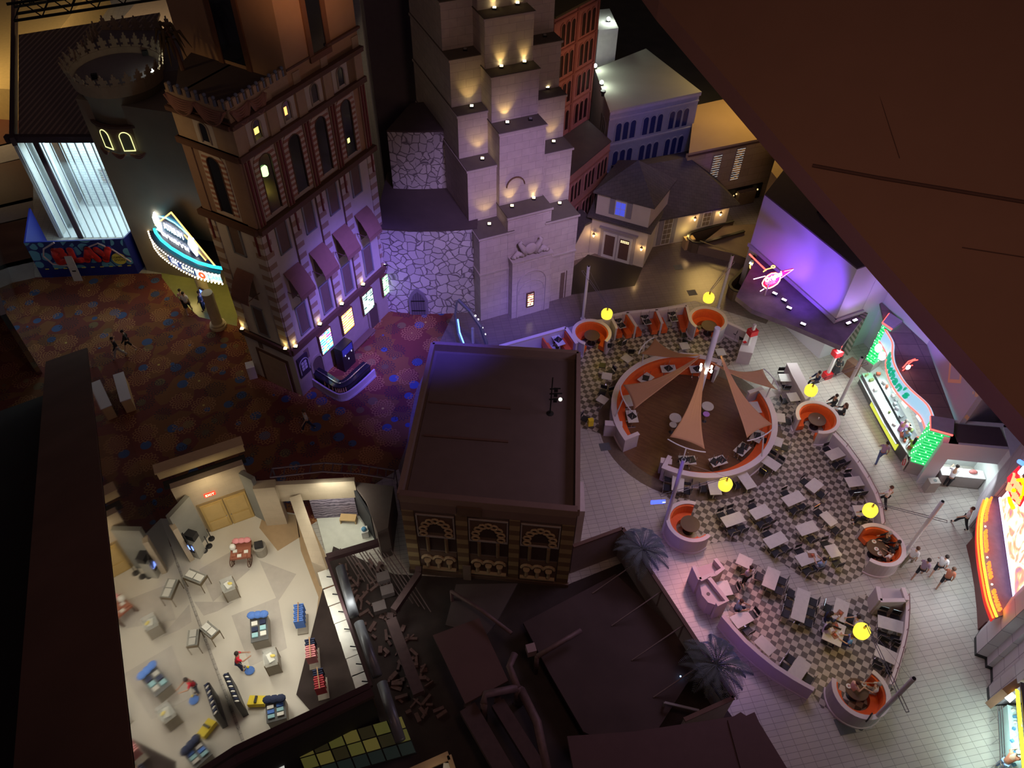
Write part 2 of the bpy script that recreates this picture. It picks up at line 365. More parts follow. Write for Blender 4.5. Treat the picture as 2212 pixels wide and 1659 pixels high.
slab('floor_checker_west', GP([(1245, 733), (1315, 722), (1480, 705), (1520, 700), (1575, 733), (1597, 742), (1592, 775), (1560, 800), (1480, 770), (1380, 800), (1340, 870), (1330, 925), (1303, 938), (1248, 923), (1200, 900), (1200, 740)]), 0.012, CK)
slab('floor_checker_east', GP([(1668, 858), (1700, 866), (1735, 905), (1750, 930), (1795, 950), (1890, 1060), (1908, 1140), (1868, 1150), (1868, 1238), (1835, 1259), (1800, 1266), (1760, 1257), (1725, 1242), (1690, 1217), (1640, 1187), (1605, 1173), (1570, 1169), (1528, 1175), (1475, 1100), (1430, 1065), (1421, 1045), (1422, 1020), (1500, 1010), (1600, 980), (1660, 920)]), 0.012, CK)
slab('floor_checker_south', GP([(1553, 1213), (1575, 1209), (1600, 1209), (1640, 1222), (1665, 1245), (1700, 1265), (1745, 1297), (1780, 1310), (1810, 1305), (1845, 1290), (1872, 1283), (1890, 1320), (1955, 1300), (1958, 1400), (1930, 1490), (1850, 1540), (1775, 1530), (1757, 1500), (1700, 1460), (1580, 1345), (1545, 1240)]), 0.012, CK)
WOODM = brickmat('parquet', (0.13, 0.06, 0.03), (0.17, 0.085, 0.04), (0.09, 0.04, 0.02), w=0.7, h=0.09, msize=0.004, rough=0.35, mottle=0.15, obj=True, rot=0.5)
RC = Vector((10.75, 30.35, 0)); RR = 4.85                          # the round dining ring: centre and outer radius
mb = MB(); mb.lathe([(5.5, -0.001), (5.5, 0.014)], (RC.x, RC.y, 0), 48); struct('floor_ring_border', mb, mat('ring_border_tile', (0.15, 0.11, 0.08), 0.4, noise=0.3, nscale=6))
mb = MB(); mb.lathe([(4.75, 0.0), (4.75, 0.02)], (RC.x, RC.y, 0), 48); struct('floor_ring_parquet', mb, WOODM)

# ================================================================ shared building materials
PLASTER = mat('tower_plaster', (0.56, 0.53, 0.50), 0.85, noise=0.1, nscale=1.5)
BROWNP = mat('brown_plaster', (0.30, 0.20, 0.15), 0.85, noise=0.12)
BEAM = mat('dark_brown_timber', (0.13, 0.07, 0.05), 0.7)
REDP = mat('dark_red_paint', (0.17, 0.03, 0.03), 0.6)
TANP = mat('tan_plaster', (0.42, 0.32, 0.23), 0.85)
ROOFB = mat('dark_roof_felt', (0.085, 0.065, 0.06), 0.95, noise=0.2, nscale=1.2)
GLASSD = mat('dark_window_glass', (0.015, 0.02, 0.035), 0.12, spec=0.8)
GREYF = mat('grey_window_frame', (0.22, 0.24, 0.27), 0.6)
SHADE = mat('brown_window_blind', (0.17, 0.12, 0.10), 0.8)
BAND = stripemat('banded_masonry', (0.56, 0.53, 0.50), (0.34, 0.24, 0.18), 0.72, 1, 0.55)
BANDR = stripemat('red_banded_masonry', (0.60, 0.55, 0.50), (0.36, 0.17, 0.12), 0.30, 1, 0.5)
LAMPG = glow('warm_lamp_lens', (1.0, 0.78, 0.38), 14)
def uplight(p, d, e=9, group='warm wall uplights', label=None, col=WARM, on=True, spot=75, up=1.0, r=0.05):
    """small floodlight box with a glowing lens, throwing its light up the wall behind it"""
    p = Vector(p); t = Thing('floodlight', label, 'lamp', p, group=None)
    m = MB(); m.box(p + Vector((0, 0, 0.05)), (0.24, 0.24, 0.10)); t.part('housing', m, mat('black_metal', (0.03, 0.03, 0.03), 0.5, 0.6))
    m = MB(); m.box(p + Vector((0, 0, 0.115)), (0.18, 0.18, 0.03)); t.part('lens', m, LAMPG if on else mat('unlit_lens', (0.3, 0.3, 0.3), 0.2))
    if on:
        q = p + Vector((0, 0, 0.2)) ; l = lamp('SPOT', q, e, col, q + Vector((d[0], d[1], up)), r, spot, 0.8, name='uplight_beam')
    return t

# ================================================================ STRIPED TOWER (left of centre)
TC = Vector((-12.85, 31.92, 0)); td = Vector((0.477, 0.879, 0)).normalized(); tl = Vector((td.y, -td.x, 0))
FR = Face(TC, td)                        # right hand facade, u 0..9.4
FL = Face(TC - tl * 3.75, tl)            # left hand facade, u 0..3.75
tower = Thing('tower_building', 'tall cream tower building with arched windows and brown bands', 'building', TC)
def rect(F, u0, u1, d0, d1): return [F.p(u0, 0, d0), F.p(u1, 0, d0), F.p(u1, 0, d1), F.p(u0, 0, d1)]
body = MB(); body.prism(rect(FR, 0, 9.4, 0, -3.75), 0, 12.3)
tower.part('lower_wall', body, PLASTER)
m = MB(); m.prism(rect(FR, -0.0, 9.4, -0.05, -3.7), 12.3, 16.3); tower.part('middle_wall', m, BROWNP)
m = MB(); m.prism(rect(FR, 0.0, 9.4, 0, -3.75), 16.3, 18.0); tower.part('upper_wall', m, TANP)
m = MB(); m.prism(rect(FR, 0.0, 9.4, 0, -3.75), 18.0, 18.35); tower.part('terrace', m, ROOFB)
# base storey: darker stone with a projecting ledge
m = MB(); FR.box(m, -0.05, 9.45, 3.72, 4.0, -3.8, 0.22); FR.box(m, -0.02, 9.42, 3.5, 3.72, -3.8, 0.12); FL.box(m, -0.05, 3.8, 3.72, 4.0, -0.2, 0.22); FL.box(m, -0.02, 3.78, 3.5, 3.72, -0.1, 0.12); tower.part('lower_ledge', m, BEAM)
for z0, z1, d in ((12.15, 12.45, 0.32), (16.2, 16.5, 0.2), (17.85, 18.05, 0.22)):
    m = MB(); FR.box(m, -0.1, 9.5, z0, z1, -3.8, d); FL.box(m, -0.1, 3.8, z0, z1, -0.1, d)
    if z0 > 17: FR.box(m, -0.05, 9.45, 18.05, 18.14, -3.8, 0.3)
    tower.part('cornice', m, BEAM)
UC = (1.42, 3.52, 5.56, 7.64)
for i, uc in enumerate(UC):
    # big round headed window with red banded surround
    for F, u in ((FR, uc),) + (((FL, 1.9),) if i == 0 else ()):
        m = MB(); F.ring(m, archpts(u, 0.86, 12.75, 15.95), archpts(u, 0.86, 12.75, 15.95, e=0.33), 0.0, 0.06); sr = tower.part('window_surround', m, BANDR)
        m = MB(); F.box(m, u - 0.85, u + 0.85, 12.5, 16.15, -0.03, 0.012); tower.part('window_panel', m, mat('panel_plaster', (0.50, 0.44, 0.40), 0.85))
        m = MB(); F.shape(m, archpts(u, 0.84, 12.75, 15.93), -0.04, 0.02); tower.part('arched_window', m, GLASSD)
        m = MB(); F.ring(m, archpts(u, 0.80, 12.75, 15.91), archpts(u, 0.88, 12.75, 15.95), 0.01, 0.09); tower.part('window_frame', m, BEAM)
        # small attic window
        m = MB(); F.shape(m, archpts(u, 0.46, 16.72, 17.66), -0.03, 0.02); tower.part('attic_window', m, GLASSD)
        m = MB(); F.ring(m, archpts(u, 0.46, 16.72, 17.66), archpts(u, 0.62, 16.62, 17.70), 0.0, 0.07); tower.part('attic_window_frame', m, mat('stone_frame', (0.32, 0.28, 0.24), 0.8))
        m = MB(); F.box(m, u - 0.62, u + 0.62, 16.52, 17.8, -0.02, 0.014); tower.part('attic_panel', m, PLASTER)
        # two storeys of blind rectangular windows
        for z0, z1 in ((10.2, 12.05), (4.35, 6.35)):
            m = MB(); F.box(m, u - 0.36, u + 0.36, z0, z1, -0.02, 0.03); w_ = tower.part('window', m, SHADE)
            m = MB()
            for a, b, c, d in ((-0.44, -0.34, z0 - 0.06, z1 + 0.05), (0.34, 0.44, z0 - 0.06, z1 + 0.05), (-0.44, 0.44, z1, z1 + 0.08), (-0.44, 0.44, z0 - 0.08, z0)): F.box(m, u + a, u + b, c, d, 0, 0.07)
            tower.part('window_frame', m, GREYF, sub=w_)
        # fabric awning on a lean-to frame
        m = MB(); P = F.p
        prof = [(9.05, 0.05), (8.75, 0.38), (8.2, 0.75), (7.75, 0.95)]
        for k in range(3):
            (za, da), (zb, db) = prof[k], prof[k + 1]
            m.add([P(u - 0.6, za, da), P(u + 0.6, za, da), P(u + 0.62, zb, db), P(u - 0.62, zb, db), P(u - 0.6, za - 0.05, da), P(u + 0.6, za - 0.05, da), P(u + 0.62, zb - 0.05, db - 0.02), P(u - 0.62, zb - 0.05, db - 0.02)],
                  [(0, 1, 2, 3), (7, 6, 5, 4), (0, 4, 5, 1), (1, 5, 6, 2), (2, 6, 7, 3), (3, 7, 4, 0)])
        F.box(m, u - 0.62, u + 0.62, 7.48, 7.76, 0.92, 0.96)
        a_ = tower.part('awning', m, mat('brown_awning_cloth', (0.24, 0.13, 0.10), 0.9))
        m = MB(); [m.tube([P(u + sx * 0.6, 7.75, 0.02), P(u + sx * 0.6, 7.75, 0.93)], 0.025) for sx in (-1, 1)]; tower.part('awning_rod', m, BEAM, sub=a_)
        m = MB(); F.box(m, u - 0.36, u + 0.36, 7.1, 8.75, -0.02, 0.03); tower.part('window', m, SHADE)
# pilasters with alternating bands, downpipes and red hanging bars
for i, u in enumerate((0.28, 2.47, 4.55, 6.6, 9.12)):
    m = MB(); FR.box(m, u - 0.28, u + 0.28, 4.0, 12.15, 0, 0.07); tower.part('pilaster', m, BAND)
    m = MB(); FR.box(m, u - 0.24, u + 0.24, 12.45, 16.2, -0.05, 0.10); tower.part('upper_pilaster', m, BEAM if i % 1 else BROWNP)
    m = MB(); FR.box(m, u - 0.30, u + 0.30, 16.5, 17.85, 0, 0.09); FR.box(m, u - 0.25, u + 0.25, 18.1, 18.7, -0.1, 0.05); tower.part('attic_pilaster', m, TANP)
    m = MB(); FR.box(m, u + 0.02, u + 0.12, 10.9, 12.1, 0.07, 0.13); m.ball(FR.p(u + 0.07, 10.88, 0.1), 0.07, 6); tower.part('red_hanging_bar', m, REDP)
    m = MB(); FR.box(m, u - 0.16, u - 0.06, 12.5, 16.1, 0.1, 0.15); FR.box(m, u + 0.06, u + 0.16, 12.5, 16.1, 0.1, 0.15); tower.part('red_rib', m, REDP)
    if 0 < i < 4:
        m = MB(); m.tube([FR.p(u - 0.33, 12.1, 0.05), FR.p(u - 0.33, 4.1, 0.05)], 0.035, 6); tower.part('downpipe', m, BEAM)
for u in (0.35, 3.45):
    m = MB(); FL.box(m, u - 0.3, u + 0.3, 4.0, 12.15, 0, 0.07); tower.part('pilaster', m, BAND)
    m = MB(); FL.box(m, u - 0.05, u + 0.05, 10.7, 12.1, 0.07, 0.13); tower.part('red_hanging_bar', m, REDP)
    m = MB(); FL.box(m, u - 0.3, u + 0.3, 12.45, 16.2, -0.05, 0.06); tower.part('upper_pilaster', m, BROWNP)
# lit interiors seen through single windows
m = MB(); FR.box(m, 1.22, 1.52, 17.0, 17.3, 0.0, 0.03); tower.part('lit_pane', m, glow('amber_pane', (1.0, 0.62, 0.12), 2.5))
m = MB(); FR.box(m, 3.34, 3.52, 17.0, 17.4, 0.0, 0.03); tower.part('lit_pane', m, glow('orange_pane', (1.0, 0.40, 0.10), 2.5))
m = MB(); m.lathe([(0.16, 0), (0.19, 0.05), (0.19, 0.42), (0.12, 0.5)], FR.p(1.25, 14.85, 0.01), 14); tower.part('lit_lantern', m, glow('green_lantern', (0.55, 1.0, 0.35), 2.2))
m = MB(); FR.box(m, 7.45, 7.62, 13.5, 13.75, 0.0, 0.04); tower.part('lit_pane', m, glow('yellow_pane', (0.9, 0.9, 0.2), 2.5))
# drapery swags under the battlements at the corner
def swag(F, u0, u1, z, n=7):
    mb = MB()
    for k in range(n):
        dz = 0.12 + 0.11 * k; pts = []
        for i in range(9):
            t = i / 8; pts.append(F.p(u0 + (u1 - u0) * t, z - dz * 4 * t * (1 - t) * 1.0, 0.06 + 0.02 * k))
        mb.tube(pts, 0.055, 6)
    return mb
for F, a, b in ((FL, 0.1, 1.9), (FL, 1.9, 3.7), (FR, 0.1, 1.25), (FR, 1.25, 2.3)):
    tower.part('drapery_swag', swag(F, a, b, 18.65), mat('swag_cloth', (0.30, 0.16, 0.13), 0.9))
m = MB(); FR.box(m, 0, 4.0, 18.0, 18.75, -0.12, 0); FL.box(m, 0, 3.75, 18.0, 18.75, -0.12, 0); tower.part('parapet', m, TANP)
# battlements: alternating cream merlon and blue figure
for F, n, L in ((FR, 9, 3.9), (FL, 7, 3.75)):
    for k in range(n):
        u = (k + 0.5) * L / n
        m = MB(); F.box(m, u - 0.17, u + 0.03, 18.75, 19.1, -0.12, 0.0); tower.part('merlon', m, TANP)
        m = MB(); F.box(m, u + 0.06, u + 0.16, 18.75, 19.05, -0.1, 0.0); m.ball(F.p(u + 0.11, 19.15, -0.05), 0.09, 6); tower.part('blue_finial', m, mat('blue_grey_finial', (0.16, 0.20, 0.32), 0.6))
# upper shaft, set back over the terrace on the left, flush on the right
SHM = mat('orange_tan_plaster', (0.42, 0.27, 0.16), 0.85, nscale=1)
m = MB(); m.prism([FR.p(4.0, 0, 0), FR.p(9.4, 0, 0), FR.p(9.4, 0, -7), FR.p(4.0, 0, -7)], 12.3, 30); tower.part('upper_shaft', m, SHM)
m = MB(); m.prism([FR.p(0.3, 0, -3.6), FR.p(4.1, 0, -3.6), FR.p(4.1, 0, -6.3), FR.p(2.6, 0, -5.7)], 16.3, 18.35); tower.part('terrace_back', m, ROOFB)
m = MB(); FR.box(m, 5.94, 6.96, 18.95, 30, -0.02, 0.03); tower.part('tall_window', m, GLASSD)
m = MB(); FR.box(m, 5.65, 5.94, 18.7, 30, 0, 0.09); FR.box(m, 6.96, 7.25, 18.7, 30, 0, 0.09); FR.box(m, 5.65, 7.25, 18.65, 18.95, 0, 0.12); tower.part('tall_window_frame', m, mat('umber_frame', (0.18, 0.09, 0.05), 0.8))
FT = Face(FR.p(4.0, 0, -7), tl)
m = MB(); FT.box(m, 3.0, 4.5, 18.55, 30, -0.02, 0.03); tower.part('tall_window', m, GLASSD)
m = MB(); FT.box(m, 2.7, 3.0, 18.36, 30, 0, 0.09); FT.box(m, 4.5, 4.8, 18.36, 30, 0, 0.09); tower.part('tall_window_frame', m, mat('umber_frame', (0.18, 0.09, 0.05), 0.8))
m = MB(); FR.box(m, 4.0, 9.42, 18.9, 19.0, 0, 0.05); FR.box(m, 6.9, 9.5, 19.0, 19.12, 0, 0.16); tower.part('string_course', m, BEAM)
# ground floor: doors, plaques, posters, blind panels
m = MB(); FL.box(m, 0.75, 3.25, 0, 2.75, 0, 0.05); tower.part('door_surround', m, BEAM)
m = MB(); FL.box(m, 0.98, 2.0, 0.02, 2.55, 0.03, 0.09); d_ = tower.part('door', m, TANP); m = MB(); FL.box(m, 2.0, 3.02, 0.02, 2.55, 0.03, 0.09); d2 = tower.part('door', m, TANP)
m = MB(); FL.box(m, 1.1, 1.4, 2.9, 3.4, 0, 0.04); tower.part('vent_panel', m, SHADE)
for u in (1.05, 3.2, 5.35, 7.4):
    m = MB(); FR.box(m, u - 0.2, u + 0.2, 2.4, 3.15, 0, 0.04); tower.part('vent_panel', m, SHADE)
m = MB(); FR.box(m, -0.02, 9.42, 0, 3.5, 0, 0.02); tower.part('base_render', m, mat('base_render', (0.36, 0.31, 0.28), 0.9))
for u in (1.65, 7.35):
    m = MB(); FR.shape(m, archpts(u, 0.85, 0.0, 2.0), 0.02, 0.06); dd = tower.part('arched_door', m, mat('dark_wood_door', (0.10, 0.07, 0.06), 0.7)); m = MB(); FR.ring(m, archpts(u, 0.85, 0, 2.0), archpts(u, 1.15, 0, 2.15), 0.02, 0.12); tower.part('door_arch', m, mat('stone_frame', (0.32, 0.28, 0.24), 0.8), sub=dd)
# posters in light boxes
def posterm(name, bg, fg, fg2, k):
    m, N, L, B = newmat(name); tc = nodes_uv(N, L, 1, 1)
    v = N.new('ShaderNodeTexVoronoi'); v.inputs['Scale'].default_value = 5 + k; L.new(tc.outputs[0], v.inputs['Vector']); s = N.new('ShaderNodeSeparateColor'); L.new(v.outputs['Color'], s.inputs[0])
    sx = N.new('ShaderNodeSeparateXYZ'); L.new(tc.outputs[0], sx.inputs[0]); st = mathn(N, L, 'GREATER_THAN', mathn(N, L, 'FRACT', mathn(N, L, 'MULTIPLY', sx.outputs[1], 5.0)), 0.72)
    c = mixc(N, L, mathn(N, L, 'GREATER_THAN', s.outputs[0], 0.55), bg, fg); c = mixc(N, L, mathn(N, L, 'GREATER_THAN', s.outputs[1], 0.7), c, fg2); c = mixc(N, L, st, c, (1.0, 1.0, 0.95))
    L.new(c, B.inputs['Emission Color']); B.inputs['Emission Strength'].default_value = 2.2; B.inputs['Base Color'].default_value = (0.1, 0.1, 0.1, 1); return m
PO = [('blue and yellow show poster in a lit box, nearest the tower corner', (0.05, 0.45, 0.7), (0.8, 0.75, 0.2), (0.35, 0.1, 0.6)),
      ('orange and yellow show poster in a lit box over the bench', (1.0, 0.45, 0.05), (1.0, 0.75, 0.15), (0.9, 0.2, 0.1)),
      ('pale mint green show poster with black figures in a lit box', (0.45, 0.95, 0.72), (0.6, 1.0, 0.8), (0.02, 0.1, 0.06)),
      ('green and white poster with a red spot, in the farthest lit box', (0.15, 0.6, 0.2), (0.9, 1.0, 0.7), (0.05, 0.25, 0.08))]
for k, (lab, a, b, c) in enumerate(PO):
    u0 = 2.15 + 2.13 * k; t = Thing('poster_box', lab, 'poster', FR.p(u0 + 0.5, 1.8, 0.02))
    m = MB(); FR.box(m, u0 - 0.06, u0 + 1.06, 1.75, 3.38, 0.02, 0.2); t.part('frame', m, mat('poster_case', (0.16, 0.08, 0.04), 0.6))
    m = MB(); FR.box(m, u0, u0 + 1.0, 1.82, 3.31, 0.2, 0.215); t.part('poster', m, posterm('poster_%s' % lab.split()[0], a, b, c, k))
    if k == 2: t.part('lettering', text_on(FR, 'BEAUTY', u0 + 0.5, 3.08, 0.26, 0.225, 0.004), mat('poster_ink', (0.0, 0.03, 0.02), 0.5))
t = Thing('wall_plaque', 'dark framed plaque hung on the tower corner by the bar', 'plaque', FR.p(0.4, 1.9, 0.02))
m = MB(); FR.box(m, 0.12, 1.0, 1.5, 3.0, 0.02, 0.14); t.part('frame', m, mat('plaque_frame', (0.05, 0.035, 0.06), 0.5))
m = MB(); m.ball(FR.p(0.56, 2.3, 0.12), 0.3, 10, (1, 1, 1)); 
m = MB()
for a in range(3):
    for b in range(2): FR.box(m, 0.34 + 0.24 * b, 0.54 + 0.24 * b, 1.95 + 0.24 * a, 2.12 + 0.24 * a, 0.14, 0.17)
t.part('emblem', m, mat('plaque_emblem', (0.55, 0.55, 0.7), 0.5))
m = MB(); FR.ring(m, archpts(0.56, 0.7, 1.75, 2.8), archpts(0.56, 0.78, 1.72, 2.84), 0.14, 0.18); t.part('plaque_rim', m, mat('plaque_emblem', (0.55, 0.55, 0.7), 0.5))
UL = [('warm floodlight at the left end of the tower ledge', FL.p(0.2, 4.0, 0.14), (0, 0)), ('warm floodlight on the ledge left of the tower corner', FL.p(3.5, 4.0, 0.14), (0, 0)),
      ('warm floodlight on the ledge right of the tower corner', FR.p(0.3, 4.0, 0.14), (0, 0)), ('warm floodlight on the ledge above the blue and yellow poster', FR.p(2.5, 4.0, 0.14), (0, 0)),
      ('warm floodlight on the ledge above the orange poster', FR.p(4.6, 4.0, 0.14), (0, 0)), ('warm floodlight on the ledge above the mint green poster', FR.p(6.75, 4.0, 0.14), (0, 0)), ('warm floodlight at the right end of the tower ledge', FR.p(9.15, 4.0, 0.14), (0, 0))]
for lab, p, d in UL:
    n = -FL.n if 'left' in lab else -FR.n
    uplight(p, (n.x * 0.16, n.y * 0.16), 26, label=lab, spot=80)
# bench along the tower and the other bench by the stone wall
def bench(a, b, w, label):
    a = Vector(a); b = Vector(b); t = Thing('bench', label, 'bench', (a + b) / 2, atan2(b.y - a.y, b.x - a.x)); d = (b - a).normalized(); n = Vector((-d.y, d.x, 0))
    m = MB(); m.bar(a + Vector((0, 0, 0.43)), b + Vector((0, 0, 0.43)), w, 0.07); t.part('seat', m, mat('brown_seat', (0.16, 0.10, 0.08), 0.6))
    for q in (a + d * 0.1, b - d * 0.1):
        m = MB(); m.bar(q + Vector((0, 0, 0.0)), q + Vector((0, 0, 0.40)), 0.06, w * 0.8, up=(d.x, d.y, 0)); t.part('leg', m, mat('pale_metal', (0.5, 0.5, 0.55), 0.4, 0.5))
    return t
bench(FR.p(4.3, 0, 0.42), FR.p(6.7, 0, 0.42), 0.48, 'long brown bench on the carpet against the tower wall')
b_ = G(955, 668); bench(b_, b_ + Vector((1.45, 0.02, 0)), 0.5, 'short bench on the carpet beside the stone wall')

# ================================================================ TALL DARK WALL behind the tower, and the stone drum walls
m = MB(); m.prism(GP([(800, 130), (925, 100)], 12) + [Vector((-4, 70, 0)), Vector((-14, 70, 0))], 0, 34); tag(m.build('wall_back', mat('dark_violet_wall', (0.15, 0.13, 0.17), 0.9)), kind='structure')
STONE = stonemat('rubble_stone', (0.52, 0.50, 0.50), (0.66, 0.64, 0.62), (0.16, 0.14, 0.15), 1.9)
stone = Thing('stone_wall_building', 'curved rubble stone drum building with a pointed arch door', 'building', (-6, 40.3, 0))
def arcpts(a, b, bulge, n=12):
    a = Vector((a[0], a[1])); b = Vector((b[0], b[1])); d = b - a; nn = Vector((d.y, -d.x)).normalized()
    return [a + d * (i / n) + nn * bulge * 4 * (i / n) * (1 - i / n) for i in range(n + 1)]
lo = arcpts((-8.75, 39.85), (-2.4, 40.1), 0.28)
m = MB(); m.prism([(p.x, p.y) for p in lo] + [(-2.4, 46), (-8.75, 46)], 0, 6.9); stone.part('lower_drum', m, STONE)
m = MB(); m.prism([(p.x, p.y) for p in arcpts((-8.75, 39.80), (-2.4, 40.05), 0.28)] + [(-2.4, 46), (-8.75, 46)], 6.88, 7.0); stone.part('lower_roof', m, ROOFB)
m = MB(); m.prism([(p.x, p.y) for p in arcpts((-8.1, 44.1), (-3.3, 44.6), 0.2)] + [(-3.3, 48.5), (-7.0, 47.5)], 7.0, 11.1); stone.part('upper_drum', m, STONE)
m = MB(); m.prism([(p.x, p.y) for p in arcpts((-8.1, 44.05), (-3.3, 44.55), 0.2)] + [(-3.3, 48.5), (-7.0, 47.5)], 11.08, 11.2); stone.part('upper_roof', m, ROOFB)
FST = Face((-7.1, 39.77 - 0.06), (1, 0.035))
m = MB(); FST.shape(m, [(0, 0), (0, 1.3), (0.25, 1.9), (0.65, 2.3), (1.05, 1.9), (1.3, 1.3), (1.3, 0)], -0.05, 0.12); so = stone.part('door_arch', m, mat('door_stone', (0.22, 0.2, 0.24), 0.8))
m = MB(); FST.shape(m, [(0.18, 0), (0.18, 1.25), (0.4, 1.75), (0.65, 2.0), (0.9, 1.75), (1.12, 1.25), (1.12, 0)], 0.1, 0.16); stone.part('door', m, stripemat('plank_door', (0.10, 0.09, 0.11), (0.15, 0.13, 0.16), 0.16, 0), sub=so)
m = MB(); FST.box(m, 0.2, 1.1, 0.35, 0.42, 0.16, 0.18); FST.box(m, 0.2, 1.1, 1.2, 1.27, 0.16, 0.18); stone.part('hinge_strap', m, mat('black_metal', (0.03, 0.03, 0.03), 0.5, 0.6), sub=so)

# ================================================================ STEPPED TEMPLE
SB = brickmat('temple_blocks', (0.50, 0.44, 0.40), (0.56, 0.50, 0.45), (0.36, 0.31, 0.29), w=0.95, h=0.5, msize=0.012, rough=0.85, mottle=0.16)
TO = Vector((-2.22, 39.1, 0)); tu = Vector((0.908, 0.418, 0)).normalized()
FT2 = Face(TO, tu)
temple = Thing('stepped_temple', 'tall stepped stone temple building with glowing terraces', 'building', TO)
LEDGE = mat('temple_roof', (0.13, 0.115, 0.09), 0.9); LIP = mat('temple_lip', (0.5, 0.45, 0.4), 0.8)
def block(u0, u1, v0, z0, z1, name='terrace_block', back=11.0):
    m = MB(); m.prism(rect(FT2, u0, u1, -v0, -back), z0, z1); b = temple.part(name, m, SB)
    m = MB(); m.prism(rect(FT2, u0 - 0.04, u1 + 0.04, -v0 + 0.06, -back), z1, z1 + 0.06); temple.part('terrace_floor', m, LEDGE, sub=b)
    m = MB(); FT2.box(m, u0 - 0.08, u1 + 0.08, z1 - 0.1, z1 + 0.02, -v0, -v0 + 0.10)
    if u0 < 0.1:
        FF = Face(FT2.p(u0, 0, -back), FT2.p(u0, 0, -v0) - FT2.p(u0, 0, -back)); FF.box(m, 0, back - v0, z1 - 0.1, z1 + 0.02, 0, 0.08)
    temple.part('terrace_lip', m, LIP, sub=b)
ZS = [6.8, 10.55, 13.38, 16.25, 18.95, 23]; VS = [0, 1.75, 3.1, 4.07, 5.2, 6.1]
for k in range(6):
    z0 = 0 if k == 0 else ZS[k - 1]
    block(0.0, 2.3, VS[k], z0, ZS[k]); block(4.55, 6.98 if k else 6.85, VS[k], z0, ZS[k])
block(1.9, 4.88, -0.02, 0, 7.85, back=8); block(1.88, 4.85, 1.3, 7.85, 12.8, back=9); block(1.88, 4.85, 2.5, 12.8, 15.62); block(1.88, 4.85, 3.45, 15.62, 18.45); block(1.88, 4.85, 4.5, 18.45, 22)
m = MB(); FT2.shape(m, [(1.9, 7.85), (1.9, 7.86), (4.0, 7.86), (4.0, 7.85)], -0.1, 0.02)
m = MB(); FT2.box(m, -0.06, 6.9, 3.9, 4.02, -8, 0.07); temple.part('string_course', m, LIP)
m = MB(); FT2.box(m, 2.0, 4.83, 0, 4.75, -0.1, 0.62); po = temple.part('portal', m, SB)
m = MB(); FT2.box(m, 1.95, 4.88, 4.75, 4.85, -0.1, 0.70); temple.part('portal_cornice', m, LIP, sub=po)
m = MB(); FT2.ring(m, archpts(3.42, 2.0, 0, 3.75), archpts(3.42, 2.12, 0, 3.8), 0.62, 0.68); temple.part('portal_arch', m, LIP, sub=po)
m = MB(); FT2.ring(m, archpts(3.42, 1.8, 0.3, 2.95)[1:-1], archpts(3.42, 1.9, 0.3, 3.0)[1:-1], 0.62, 0.66); temple.part('blind_arch', m, LIP, sub=po)
# carved crest over the portal
m = MB(); m.lathe([(0.42, 0), (0.42, 0.12), (0.30, 0.18)], (0, 0, 0), 16); cr = MB(); cr.f = m.f
cr.v = [FT2.p(3.35 + v.x, 5.42 + v.y, 0.34 + v.z) for v in m.v]
for s in (-1, 1):
    cr.tube([FT2.p(3.35 + s * 0.35, 5.0, 0.36), FT2.p(3.35 + s * 0.55, 5.6, 0.36), FT2.p(3.35 + s * 0.75, 5.95, 0.34), FT2.p(3.35 + s * 0.6, 6.1, 0.36)], [0.16, 0.2, 0.14, 0.07], 8)
    cr.tube([FT2.p(3.35 + s * 0.5, 5.0, 0.4), FT2.p(3.35 + s * 0.9, 5.25, 0.38), FT2.p(3.35 + s * 1.3, 4.98, 0.4)], [0.13, 0.2, 0.1], 8)
    for k in range(3): cr.ball(FT2.p(3.35 + s * (0.75 + 0.2 * k), 5.2 - 0.07 * k, 0.45), 0.14, 6)
temple.part('crest', cr, mat('carved_stone', (0.50, 0.45, 0.42), 0.85), smooth=True)
m = MB(); FT2.ring(m, archpts(2.95, 1.15, 7.9, 9.7, e=0.0)[1:-1], archpts(2.95, 1.25, 7.9, 9.75)[1:-1], -1.3, -1.2); temple.part('wheel_rim', m, mat('rust_iron', (0.16, 0.09, 0.05), 0.7))
t = Thing('framed_picture', 'small lit orange picture in a frame on the temple portal', 'poster', FT2.p(3.3, 1.1, 0.62))
m = MB(); FT2.box(m, 3.05, 3.62, 0.75, 1.95, 0.62, 0.72); t.part('frame', m, mat('poster_case', (0.16, 0.08, 0.04), 0.6))
m = MB(); FT2.box(m, 3.13, 3.54, 0.85, 1.85, 0.72, 0.73); t.part('picture', m, posterm('poster_menu', (0.2, 0.05, 0.02), (1.0, 0.5, 0.15), (1.0, 0.7, 0.3), 1))
m = MB(); FT2.box(m, 5.9, 6.2, 0.05, 2.3, 0, 0.03); temple.part('slot', m, SHADE); m = MB(); FT2.box(m, 6.3, 6.36, 0.05, 2.4, 0, 0.04); temple.part('slot', m, SHADE)
